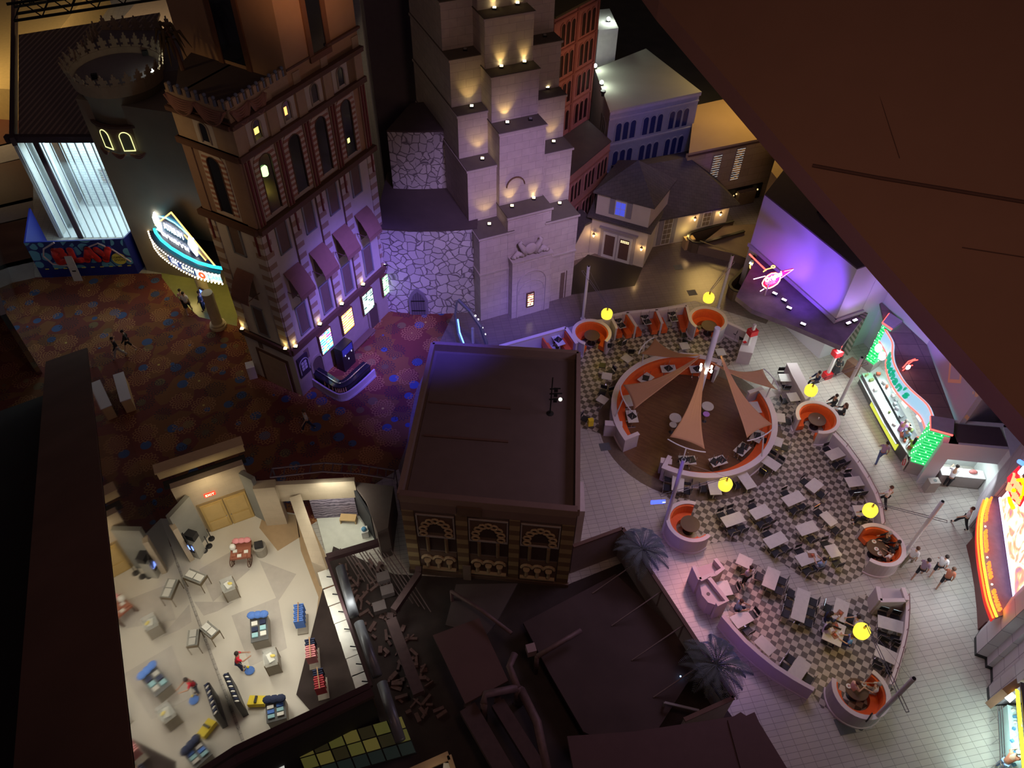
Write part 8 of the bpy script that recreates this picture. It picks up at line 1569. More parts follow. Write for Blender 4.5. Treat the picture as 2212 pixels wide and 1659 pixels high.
for u in (0.22, 1.4):
    m = MB(); FBk.box(m, u, u + 1.12, 0.03, 2.32, 0.05, 0.1); d_ = sh.part('door', m, GD)
    for z0, z1 in ((0.15, 0.85), (1.0, 2.2)): m = MB(); FBk.box(m, u + 0.12, u + 1.0, z0, z1, 0.1, 0.13); sh.part('door_panel', m, mat('gold_panel', (0.55, 0.38, 0.15), 0.5), sub=d_)
    m = MB(); m.ball(FBk.p(u + (1.03 if u < 1 else 0.09), 1.0, 0.16), 0.04, 6); sh.part('door_knob', m, CHR, sub=d_)
es = Thing('exit_sign', 'small red lit EXIT sign over the gold double doors', 'sign', FBk.p(0.95, 3.0, 0.02)); m = MB(); FBk.box(m, 0.65, 1.2, 2.85, 3.1, 0.0, 0.06); es.part('sign_box', m, glow('exit_red', (1.0, 0.05, 0.02), 1.6)); es.part('lettering', text_on(FBk, 'EXIT', 0.92, 2.97, 0.22, 0.065, 0.004), glow('exit_letters', (1.0, 0.5, 0.3), 4))
m = MB(); FBk.box(m, -1.0, 2.6 + 0.6, 4.25, 4.85, -1.0, -0.85); FBk.box(m, -1.05, 3.25, 4.85, 4.95, -1.3, -0.7); sh.part('lit_cornice', m, mat('cornice_cream', (0.66, 0.52, 0.30), 0.7)); m = MB(); FBk.box(m, -0.9, 3.1, 3.9, 4.1, -0.8, -0.4); sh.part('gap_shade_box', m, BLK)  # black box painted in for the shade between wall and cornice
def vwall(a, b, z1, m_, name, z0=0, t_=0.25):
    A = G(*a); B = G(*b); m = MB(); m.bar(Vector((A.x, A.y, (z0 + z1) / 2)), Vector((B.x, B.y, (z0 + z1) / 2)), t_, z1 - z0); return sh.part(name, m, m_)
vwall((447, 1155), (408, 1200), 3.6, GREYW, 'side_wall'); vwall((556, 1112), (582, 1126), 3.9, GREYW, 'side_wall'); vwall((408, 1200), (416, 1212), 3.0, TANW, 'pier'); vwall((578, 1128), (622, 1124), 3.4, TANW, 'pier', t_=0.5)
m = MB(); m.prism([G(x, y, 2.4) for x, y in ((625, 1075), (649, 1067), (705, 1227), (673, 1214))], 0, 2.4); sh.part('partition', m, TANW)
# small lit room with relief wall
m = MB(); m.prism([G(x, y) for x, y in ((684, 1121), (772, 1116), (812, 1168), (706, 1203))], 0.02, 0.06); sh.part('white_floor', m, mat('white_carpet', (0.72, 0.74, 0.66), 0.8))
FRl = Face(G(684, 1120), G(774, 1115) - G(684, 1120)); LRl = (G(774, 1115) - G(684, 1120)).length
def relief():
    m, N, L, B = newmat('carved_relief'); mp = nodes_uv(N, L, 1, 1); n = N.new('ShaderNodeTexWave'); n.wave_type = 'RINGS'; n.inputs['Scale'].default_value = 1.6; n.inputs['Distortion'].default_value = 9; n.inputs['Detail'].default_value = 3; L.new(mp.outputs[0], n.inputs['Vector'])
    L.new(mixc(N, L, n.outputs['Fac'], (0.10, 0.08, 0.13), (0.42, 0.36, 0.48)), B.inputs['Base Color']); b_ = N.new('ShaderNodeBump'); b_.inputs['Strength'].default_value = 0.8; L.new(n.outputs['Fac'], b_.inputs['Height']); L.new(b_.outputs[0], B.inputs['Normal']); return m
m = MB(); FRl.box(m, -0.1, LRl, 0, 1.75, -0.1, 0); sh.part('carved_relief', m, relief()); m = MB(); FRl.box(m, -2.3, LRl + 0.2, 1.75, 3.2, -0.25, 0.0); sh.part('upper_wall', m, TANW)
m = MB(); A = G(778, 1112); B = G(814, 1170); m.bar(A + Vector((0, 0, 1.2)), B + Vector((0, 0, 1.2)), 0.12, 2.4); sh.part('dark_wall', m, mat('black_wall', (0.03, 0.03, 0.035), 0.8))
m = MB(); A = G(706, 1205, 2.4); B = G(818, 1172, 2.4); m.bar(A, B, 0.3, 0.3); sh.part('front_beam', m, mat('plum_beam', (0.07, 0.035, 0.04), 0.6))
t = Thing('wooden_bench', 'light wooden bench with padded seat in the small white floored room', 'bench', G(752, 1122)); c_ = G(752, 1118, 0.4); m = MB(); m.box(c_, (0.85, 0.42, 0.08), -0.03); t.part('seat', m, mat('honey_pad', (0.62, 0.42, 0.2), 0.6))
for s in (-1, 1): m = MB(); m.box(c_ + Vector((s * 0.4, 0, -0.18)), (0.05, 0.4, 0.32), -0.03); t.part('end_frame', m, mat('light_wood', (0.6, 0.45, 0.25), 0.6))
t = Thing('blue_machine', 'small blue and white machine at the right of the white floored room', 'machine', G(790, 1150)); m = MB(); m.box(G(788, 1150, 0.3), (0.35, 0.4, 0.55), 0.3); t.part('body', m, mat('white_box', (0.75, 0.75, 0.72), 0.5)); m = MB(); m.ball(G(786, 1143, 0.65), 0.14, 8); t.part('blue_top', m, mat('blue_item', (0.1, 0.3, 0.5), 0.5))
lamp('AREA', (-9.0, 22.3, 3.4), 60, (1.0, 0.98, 0.82), (-9.0, 22.2, 0), 1.5, name='relief_room_light')
# bare stud frame behind
t = Thing('stud_frame', 'curved open metal stud frame along the carpet edge behind the shop', 'frame', G(590, 1020)); P_ = [G(588, 1012, 3.6), G(700, 1000, 3.6), G(780, 1005, 3.6), G(853, 1016, 3.6)]; Q_ = [p + Vector((0.02, -0.55, 0)) for p in P_]; PU = mat('plum_steel', (0.14, 0.10, 0.14), 0.5, 0.4)
for pp in (P_, Q_): m = MB(); m.tube(pp, 0.05, 6); t.part('rail', m, PU)
for k in range(13): m = MB(); s_ = k / 12 * 2.999; i = int(s_); m.bar(P_[i].lerp(P_[i + 1], s_ - i), Q_[i].lerp(Q_[i + 1], s_ - i), 0.05); t.part('crosspiece', m, PU)
for p in (P_[0], P_[3]): m = MB(); m.tube([p, Vector((p.x, p.y, 0))], 0.05, 6); t.part('upright', m, PU)
m = MB(); m.prism([G(x, y, 2.6) for x, y in ((760, 1040), (850, 1050), (838, 1140), (815, 1150), (790, 1080))], 0, 2.6); single('curved_store_room', m, mat('dark_taupe', (0.13, 0.10, 0.09), 0.9), 'dark curved store room beside the relief room', 'building')
# front wall beams and shelves
m = MB(); m.bar(G(800, 1483, 4.0), G(415, 1665, 4.0), 0.25, 0.3); sh.part('front_beam', m, mat('plum_beam', (0.07, 0.035, 0.04), 0.6)); m = MB(); m.bar(G(806, 1497, 4.3), G(395, 1700, 4.3), 0.3, 0.25); sh.part('front_beam', m, mat('plum_beam', (0.07, 0.035, 0.04), 0.6))
m = MB(); m.bar(G(803, 1489, 4.0) + Vector((0, -0.15, -2)), G(395, 1690, 4.0) + Vector((0, -0.15, -2)), 0.12, 4.0); sh.part('front_wall', m, mat('black_wall', (0.03, 0.03, 0.035), 0.8)); m = MB(); m.bar(G(705, 1205, 2.9), G(802, 1483, 2.9), 0.14, 0.2); sh.part('right_beam', m, mat('plum_beam', (0.07, 0.035, 0.04), 0.6))
WS = mat('white_shelf', (0.78, 0.77, 0.70), 0.35)
for k in range(7):
    a = G(702 + 12.5 * k, 1232 + 37 * k, 2.2); d = Vector((0.42, -0.91, 0)); m = MB(); t = Thing('display_cabinet', ('white topped wall cabinet, %s from the back of the shop' % ('first', 'second', 'third', 'fourth', 'fifth', 'sixth', 'seventh')[k]), 'cabinet', Vector((a.x, a.y, 0)), group='white wall cabinets in the gift shop')
    m.bar(a + Vector((0, 0, -1.12)), a + d * 0.88 + Vector((0, 0, -1.12)), 0.5, 2.1); t.part('carcase', m, mat('wood_case', (0.35, 0.18, 0.09), 0.6)); m = MB(); m.bar(a - Vector((0.05, 0, 0.03)), a + d * 0.9 - Vector((0.05, 0, 0.03)), 0.62, 0.06); t.part('top', m, WS); m = MB(); m.tube([a + d * 0.45 + Vector((0.25, 0, 0.1)), a + d * 0.45 + Vector((-0.02, 0, 0.14))], 0.03, 6); t.part('spot_lamp', m, BLK)
# fittings on the floor
TIM = mat('grey_timber', (0.33, 0.30, 0.25), 0.7); CG = glassmat('case_glass', (0.85, 0.92, 0.9), 0.14)
def showcase(x, y, w_, d_, h, rz, label, kind=0):
    b = G(x, y, 0.03); t = Thing('display_case', label, 'display case', b, rz); F = Face(b, (cos(rz), sin(rz)))
    for sx in (-1, 1):
        for sy in (-1, 1): m = MB(); q = b + Matrix.Rotation(rz, 3, 'Z') @ Vector((sx * w_ / 2, sy * d_ / 2, 0)); m.tube([q, q + Vector((0, 0, h))], 0.022, 5); t.part('leg', m, mat('bronze_leg', (0.2, 0.15, 0.09), 0.4, 0.5))
    m = MB(); m.box(b + Vector((0, 0, h * 0.42 if kind == 0 else h - 0.12)), (w_, d_, h * 0.8 if kind == 0 else 0.22), rz); t.part('cabinet', m, TIM if kind == 0 else mat('bronze_leg', (0.2, 0.15, 0.09), 0.4, 0.5))
    m = MB(); m.box(b + Vector((0, 0, h * 0.83 + 0.15 if kind == 0 else h + 0.02)), (w_, d_, 0.3 if kind == 0 else 0.03), rz); t.part('glass_top', m, CG)
    for s in (-1, 1) if kind else (0,):
        m = MB(); m.box(b + Matrix.Rotation(rz, 3, 'Z') @ Vector((s * w_ * 0.24, 0, 0)) + Vector((0, 0, h * 0.83 + 0.06 if kind == 0 else h + 0.05)), (w_ * 0.42, d_ * 0.6, 0.1 if kind == 0 else 0.03), rz + 0.3 * (kind == 0)); t.part('white_display', m, WS)
    if kind == 0: m = MB(); m.ball(b + Vector((0.1, 0.06, h * 0.83 + 0.15)), 0.1, 6, (1.3, 0.8, 0.6)); t.part('yellow_item', m, mat('hazard_yellow', (0.85, 0.65, 0.03), 0.5))
showcase(432, 1264, 1.0, 0.55, 0.9, -0.35, 'low jewel case with two white displays left of the tall case', 1); showcase(503, 1285, 0.62, 0.62, 1.1, 0.5, 'square glass topped case between the cart and the blue shirt table'); showcase(463, 1378, 0.8, 0.5, 0.9, -0.6, 'low case with one white display against the mirrored wall', 1); showcase(594, 1440, 0.6, 0.75, 1.1, 0.35, 'square glass topped case right of the cleaner')
def cloth(t, c, r, col, sc=(1.2, 1, 0.6), n=3):
    for k in range(n): m = MB(); m.ball(c + Vector((0.28 * (k - (n - 1) / 2), 0.03 * k, 0.02 * k)), r, 7, sc); t.part('garment', m, col)
BLU = mat('blue_cloth', (0.10, 0.22, 0.62), 0.9); PNK = mat('pink_cloth', (0.70, 0.28, 0.30), 0.9); NVY = mat('navy_cloth', (0.03, 0.04, 0.09), 0.9); TEAL = mat('aqua_cloth', (0.35, 0.62, 0.68), 0.9)
def gtable(x, y, w_, d_, rz, label, c1, c2):
    b = G(x, y, 0.03); t = Thing('garment_table', label, 'table', b, rz); R_ = Matrix.Rotation(rz, 3, 'Z'); m = MB(); m.box(b + Vector((0, 0, 0.4)), (w_, d_, 0.8), rz); t.part('cabinet', m, TIM)
    m = MB(); m.box(b + Vector((0, 0, 0.83)), (w_ + 0.05, d_ + 0.05, 0.05), rz); t.part('top', m, mat('slate_top', (0.10, 0.10, 0.10), 0.5)); cloth(t, b + R_ @ Vector((0, d_ * 0.38, 1.05)), 0.2, c1)
    for i in range(2):
        for j in range(3): m = MB(); m.box(b + R_ @ Vector(((i - 0.5) * w_ * 0.5, d_ * (0.15 - 0.22 * j), 0.9)), (w_ * 0.36, d_ * 0.16, 0.1), rz); t.part('folded_stack', m, (WS, c2, TEAL)[(i + j) % 3])
gtable(568, 1372, 0.75, 1.35, 0.28, 'long merchandise table topped with blue shirts', BLU, NVY); gtable(604, 1548, 0.8, 0.95, 0.3, 'short table with blue and black garments at the shop front', NVY, BLU)
def rack(x, y, rz, label, c1, c2):
    b = G(x, y, 0.03); t = Thing('garment_rack', label, 'clothes rack', b, rz); R_ = Matrix.Rotation(rz, 3, 'Z'); m = MB(); m.box(b + Vector((0, 0, 0.05)), (0.5, 1.0, 0.1), rz); t.part('plinth', m, TIM)
    m = MB(); m.bar(b + R_ @ Vector((0, -0.5, 1.35)), b + R_ @ Vector((0, 0.5, 1.35)), 0.05); t.part('rail', m, mat('wood_rail', (0.4, 0.22, 0.1), 0.5)); m = MB(); m.tube([b, b + Vector((0, 0, 1.35))], 0.03, 6); t.part('upright', m, CHR)
    for k in range(9): m = MB(); m.box(b + R_ @ Vector((0, -0.42 + 0.105 * k, 0.95)), (0.46 - 0.06 * (k % 2), 0.06, 0.7), rz); t.part('hanging_garment', m, c1 if k < 6 else c2)
rack(655, 1350, 0.2, 'rack hung with blue garments right of the long table', BLU, BLU); rack(680, 1425, 0.25, 'rack of pink garments with a dark bundle at the back', PNK, NVY); rack(698, 1490, 0.3, 'narrow rack of red and black garments nearest the front', mat('red_cloth', (0.55, 0.08, 0.10), 0.9), NVY)
b = G(528, 1205, 0.03); t = Thing('merchandise_cart', 'wheeled wooden merchandise cart with pink bears and framed pictures', 'cart', b, 0.2); m = MB(); m.box(b + Vector((0, 0, 0.75)), (1.0, 1.0, 0.12), 0.2); t.part('tray', m, mat('cherry_wood', (0.30, 0.10, 0.06), 0.5))
for s in (-1, 1):
    m = MB(); c_ = b + Vector((s * 0.45, -0.35, 0.36)); m.tube([c_ + Vector((0, 0.34 * cos(a), 0.34 * sin(a))) for a in [i * pi / 8 for i in range(17)]], 0.025, 5); w_ = t.part('wheel', m, BEAM)
    for k in range(4): m = MB(); a = k * pi / 4; m.tube([c_ + Vector((0, 0.33 * cos(a), 0.33 * sin(a))), c_ - Vector((0, 0.33 * cos(a), 0.33 * sin(a)))], 0.012, 4); t.part('spoke', m, BEAM, sub=w_)
for x_, y_ in ((-0.4, 0.4), (0.4, 0.4), (-0.4, -0.4), (0.4, -0.4)): m = MB(); m.tube([b + Vector((x_, y_, 0.03)), b + Vector((x_, y_, 0.7))], 0.03, 5); t.part('leg', m, BEAM)
cloth(t, b + Vector((0.0, 0.35, 1.05)), 0.17, PNK); m = MB(); m.ball(b + Vector((-0.38, 0.02, 1.0)), 0.17, 8, (1, 1, 1.2)); t.part('cream_hat', m, WS)
for i in range(3):
    for j in range(2): m = MB(); m.box(b + Vector((-0.25 + 0.28 * i, -0.12 - 0.25 * j, 0.84)), (0.2, 0.16, 0.06), 0.2); t.part('boxed_item', m, (WS, mat('cherry_wood', (0.30, 0.10, 0.06), 0.5))[(i + j) % 2])
b = G(566, 1195, 0.03); t = Thing('basket_stand', 'grey round basket stand with a dark box right of the cart', 'stand', b); m = MB(); m.lathe([(0.3, 0), (0.34, 0.7)], b, 14); t.part('basket', m, TIM); m = MB(); m.box(b + Vector((0, 0, 0.82)), (0.4, 0.35, 0.2), 0.3); t.part('dark_box', m, BLK)
p = G(492, 1490); t = Thing('shoe_shelf', 'tall narrow shelf of dark shoes against the mirrored wall', 'shelf', p); A = G(480, 1455, 1.6); B = G(506, 1518, 1.6); m = MB(); m.bar(A + Vector((0.15, 0, -0.8)), B + Vector((0.15, 0, -0.8)), 0.25, 1.6); t.part('shelf', m, BLK)
for k in range(12): m = MB(); m.ball(A.lerp(B, (k + 0.5) / 12) + Vector((0.15, 0, 0.05)), 0.07, 5, (1.5, 0.7, 0.6)); t.part('shoe', m, WS if k % 2 else NVY)
b = G(558, 1520, 0.03); t = Thing('mop_bucket', 'yellow wheeled mop bucket with a black wringer', 'bucket', b); m = MB(); m.prism([b + Vector(v) for v in ((-0.38, -0.2, 0), (0.38, -0.15, 0), (0.42, 0.22, 0), (-0.35, 0.22, 0))], 0.08, 0.42); t.part('bucket', m, mat('hazard_yellow', (0.85, 0.65, 0.03), 0.5)); m = MB(); m.box(b + Vector((-0.02, 0.02, 0.46)), (0.1, 0.3, 0.1)); t.part('wringer', m, BLK)
for s in (-1, 1): m = MB(); m.ball(b + Vector((s * 0.3, 0, 0.05)), 0.05, 5); t.part('castor', m, BLK)
def kiosk(x, y, rz, label, gl, top):
    b = G(x, y, 0.03); t = Thing('kiosk_machine', label, 'kiosk', b, rz); m = MB(); m.box(b + Vector((0, 0, 0.7)), (0.6, 0.55, 1.4), rz); t.part('cabinet', m, mat('silver_cabinet', (0.45, 0.45, 0.42), 0.35, 0.5)); R_ = Matrix.Rotation(rz, 3, 'Z')
    m = MB(); m.box(b + R_ @ Vector((0, -0.29, 1.0)), (0.42, 0.03, 0.3), rz); t.part('screen', m, gl); m = MB(); m.box(b + R_ @ Vector((0, 0.1, 1.6)), (0.62, 0.4, top), rz); t.part('header', m, BLK); m = MB(); m.box(b + R_ @ Vector((0, -0.29, 0.65)), (0.4, 0.04, 0.12), rz); t.part('slot_panel', m, BLK)
kiosk(604, 1112, 0.12, 'silver cash machine with a pale green screen right of the gold doors', glow('mint_screen', (0.45, 0.95, 0.75), 1.5), 0.6); kiosk(428, 1195, -0.3, 'photo kiosk with a blue screen left of the gold doors', glow('blue_screen', (0.18, 0.3, 1.0), 2.5), 0.4)
m = MB(); A = G(396, 1160, 1.6); m.box(G(404, 1170, 1.6), (0.06, 0.7, 0.8), 0.7); single('wall_screen', m, BLK, 'black wall screen above the photo kiosk', 'screen')
for k, (x, y) in enumerate(((442, 1190), (452, 1180), (457, 1164))): b = G(x, y, 0.02); t = Thing('stanchion', 'black queue post near the photo kiosk, ' + ('front', 'middle', 'rear')[k] + ' of three', 'post', b); m = MB(); m.lathe([(0.17, 0), (0.17, 0.03), (0.03, 0.06)], b, 14); t.part('base', m, BLK); m = MB(); m.tube([b, b + Vector((0, 0, 0.95))], 0.025, 6); t.part('pole', m, BLK)
for p, e in (((-13.5, 19.5, 4.2), 150), ((-12.3, 16.8, 4.2), 190), ((-10.8, 14.2, 4.2), 190), ((-9.2, 16.5, 4.2), 170), ((-10.5, 19.5, 4.2), 120)): lamp('AREA', p, e * 0.28, (1.0, 0.93, 0.76), (p[0], p[1], 0), 1.2, name='shop_light')
lamp('AREA', (-14.6, 21.6, 4.4), 26, (1.0, 0.82, 0.5), (-15.0, 22.5, 1.5), 0.8, name='door_light'); lamp('AREA', (-7.2, 16.4, 3.6), 55, (1.0, 1.0, 0.9), (-7.4, 16.3, 2), 0.4, size_y=5, name='shelf_light')
# yellow lit pane grid of the neighbouring room and dark casework at the bottom
t = Thing('pane_grid', 'black framed grid of dim yellow panes at the bottom edge', 'window', G(640, 1620, 1.5))
A0, A1, B0, B1 = G(636, 1612, 1.5), G(868, 1545, 1.5), G(668, 1690, 1.5), G(900, 1625, 1.5)
for i in range(7):
    for j in range(3):
        u0, u1, v0, v1 = (i + 0.05) / 7, (i + 0.95) / 7, (j + 0.06) / 3, (j + 0.94) / 3; f_ = lambda u, v: A0.lerp(A1, u).lerp(B0.lerp(B1, u), v)
        m = MB(); m.prism([f_(u0, v0), f_(u1, v0), f_(u1, v1), f_(u0, v1)], 1.42, 1.46); t.part('pane', m, glow('dim_pane_%d' % ((i * 2 + j) % 3), ((0.30, 0.25, 0.06), (0.22, 0.21, 0.05), (0.06, 0.05, 0.02))[(i * 2 + j) % 3], 0.2) if j < 2 else glow('dim_pane_dark', (0.02, 0.03, 0.025), 0.3))
m = MB(); m.prism([A0, A1, B1, B0], 1.3, 1.4); t.part('backing', m, BLK)
t = Thing('tan_frame', 'tan framed opening with a white corner at the bottom edge', 'frame', G(930, 1650, 1.5)); m = MB(); m.bar(G(880, 1672, 1.5), G(970, 1632, 1.5), 0.35, 0.1); t.part('top_rail', m, mat('tan_frame_paint', (0.42, 0.28, 0.15), 0.6)); m = MB(); m.bar(G(970, 1632, 1.5), G(985, 1680, 1.5), 0.2, 0.1); t.part('side_rail', m, mat('tan_frame_paint', (0.42, 0.28, 0.15), 0.6)); m = MB(); m.box(G(965, 1657, 1.4), (0.3, 0.3, 0.05)); t.part('white_panel', m, WS); lamp('POINT', G(945, 1660, 2.2), 5, (1, 0.85, 0.6), size=0.1, name='frame_glow')
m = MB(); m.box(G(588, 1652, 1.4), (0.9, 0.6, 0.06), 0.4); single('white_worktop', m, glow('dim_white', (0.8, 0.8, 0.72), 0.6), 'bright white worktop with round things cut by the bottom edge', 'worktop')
# ================================================================ CARPET SIDE BAR and machine
bt = Thing('curved_bar', 'curved bar with a black top, blue lit front and bottle shelf', 'bar', G(760, 830)); cc = lambda x, y, z=0: G(640 + x * 200 / 2212, 720 + y * 200 / 2212, z)
bp = smooth_path([Vector((p.x, p.y, 0)) for p in (cc(330, 1180), cc(700, 1430), cc(980, 1585), cc(1120, 1600), cc(1300, 1530), cc(1600, 1290), cc(1890, 1010))], 3)
m = MB(); m.pathwall(bp, 0.1, 0, 0.6); bt.part('front', m, mat('lilac_bar_front', (0.5, 0.46, 0.55), 0.5)); m = MB(); m.pathwall([p + Vector((0.05, -0.06, 0)) for p in bp], 0.16, 0.0, 0.06); bt.part('kick_rail', m, CHR)
ctr = Vector((-10.6, 34.0, 0)); inb = [p + (ctr - p).normalized() * 0.42 for p in bp]; m = MB(); m.pathwall(inb, 0.5, 0.02, 0.98); bt.part('body', m, BLK); m = MB(); m.pathwall(inb, 0.62, 0.98, 1.04); bt.part('bar_top', m, mat('gloss_black', (0.02, 0.02, 0.03), 0.1)); m = MB(); m.tube([p + Vector((0, 0, 1.12)) for p in inb], 0.03, 6); bt.part('rail', m, CHR)
for k in range(9): p = inb[3 + k]; q = bp[3 + k].lerp(p, 0.3); m = MB(); m.tube([q + Vector((0, 0, 0.62)), q + Vector((0, 0, 0.95))], [0.05, 0.02], 6); bt.part('peach_bottle', m, mat('peach_glass', (0.6, 0.35, 0.2), 0.3))
Fm = Face(FR.p(2.9, 0, 1.0), td); t = Thing('back_bar_machine', 'tall black machine with a blue screen behind the curved bar', 'machine', Fm.p(0.5, 0)); m = MB(); Fm.box(m, 0, 1.1, 0, 1.9, -0.6, 0); t.part('casing', m, BLK); m = MB(); Fm.box(m, 0.08, 1.02, 1.3, 1.82, 0.0, 0.02); t.part('screen', m, glow('navy_screen', (0.03, 0.03, 0.35), 0.6))
for u, z in ((0.25, 1.2), (0.85, 1.15), (0.5, 0.75)): m = MB(); Fm.box(m, u, u + 0.06, z, z + 0.12, 0, 0.03); t.part('label_tag', m, glow('tag_white', (0.8, 0.8, 1.0), 0.8))
b = G(268, 862); t = Thing('carpet_counter', 'tan counter with a pale top standing against the mirrored shaft', 'counter', b); A = G(252, 822, 0.5); B = G(268, 880, 0.5); m = MB(); m.bar(A + Vector((0.25, 0.1, 0)), B + Vector((0.25, 0.1, 0)), 0.55, 1.0); t.part('body', m, mat('tan_box', (0.55, 0.38, 0.18), 0.6)); m = MB(); m.bar(A + Vector((0.25, 0.1, 0.53)), B + Vector((0.25, 0.1, 0.53)), 0.62, 0.06); t.part('top', m, RIM)
m = MB(); m.box(G(543, 800, 0.5), (0.5, 0.6, 1.0), 0.4); single('white_bin', m, mat('white_box', (0.75, 0.75, 0.72), 0.5), 'white bin against the tower left wall', 'bin')
# ================================================================ PEOPLE
SK = [mat('skin_light', (0.62, 0.38, 0.27), 0.6), mat('skin_tan', (0.42, 0.24, 0.16), 0.6), mat('skin_dark', (0.20, 0.11, 0.07), 0.6)]
HR = [mat('hair_dark', (0.03, 0.02, 0.018), 0.8), mat('hair_brown', (0.10, 0.05, 0.03), 0.8), mat('hair_grey', (0.35, 0.34, 0.33), 0.8)]
def skel(pose, r):
    """joints of a 1.74 m figure facing +y"""
    J = {}; lean = {'stand': 0.0, 'walk': 0.05, 'sit': 0.10, 'lean': 0.42, 'mop': 0.22}[pose]; hz_ = 0.93 if pose != 'sit' else 0.55
    H_ = Vector((0, 0, hz_)); up = Vector((0, sin(lean), cos(lean))); J['hip'] = H_; J['waist'] = H_ + up * 0.16; J['chest'] = H_ + up * 0.38; J['neck'] = H_ + up * 0.55; J['throat'] = J['neck'] + Vector((0, sin(lean * 0.6), cos(lean * 0.6))) * 0.07
    hd = Vector((0, sin(lean * 0.6 + 0.12), cos(lean * 0.6 + 0.12))); J['head'] = J['throat'] + hd * 0.11; J['crown'] = J['head'] + hd * 0.09
    for s, k in ((-1, 'L'), (1, 'R')):
        J['sh' + k] = J['neck'] + Vector((s * 0.17, 0, -0.05)); J['th' + k] = H_ + Vector((s * 0.09, 0, -0.04)); f = s if pose == 'walk' else 0
        if pose == 'sit': J['kn' + k] = H_ + Vector((s * 0.12, 0.42, -0.02)); J['an' + k] = J['kn' + k] + Vector((0, 0.04, -0.44)); J['el' + k] = J['sh' + k] + Vector((s * 0.06, 0.10, -0.25)); J['wr' + k] = J['el' + k] + Vector((-s * 0.07, 0.24, 0.02))
        else:
            J['kn' + k] = J['th' + k] + Vector((0, 0.20 * f + 0.03, -0.41)); J['an' + k] = Vector((J['kn' + k].x, J['kn' + k].y + 0.12 * f - (0.10 if f < 0 else 0), 0.08)); J['el' + k] = J['sh' + k] + Vector((s * 0.07, -0.12 * f, -0.27)); J['wr' + k] = J['el' + k] + Vector((0, 0.12 - 0.06 * f, -0.21))
            if pose in ('lean', 'mop'): J['el' + k] = J['sh' + k] + Vector((s * 0.06, 0.16, -0.22)); J['wr' + k] = J['el' + k] + Vector((-s * 0.08, 0.22, 0.02))
        d = (J['wr' + k] - J['el' + k]).normalized(); J['ha' + k] = J['wr' + k] + d * 0.09; J['to' + k] = J['an' + k] + Vector((0, 0.17, -0.05))
    return J
def skinmesh(name, t, V_, E_, m_, root=0, parent=None):
    me = bpy.data.meshes.new(name); inv = t.mw.inverted(); bm = bmesh.new(); ly = bm.verts.layers.skin.verify(); vs = []
    for i, (p, rx, ry) in enumerate(V_): v = bm.verts.new(p); v[ly].radius = (rx, ry); v[ly].use_root = (i == root); vs.append(v)
    for a, b in E_: bm.edges.new((vs[a], vs[b]))
    bm.to_mesh(me); bm.free(); me.materials.append(m_); o = bpy.data.objects.new(name, me); COL.objects.link(o); o.parent = t.o
    o.modifiers.new('skin', 'SKIN').use_smooth_shade = True; s_ = o.modifiers.new('sub', 'SUBSURF'); s_.levels = 1; s_.render_levels = 1; return o
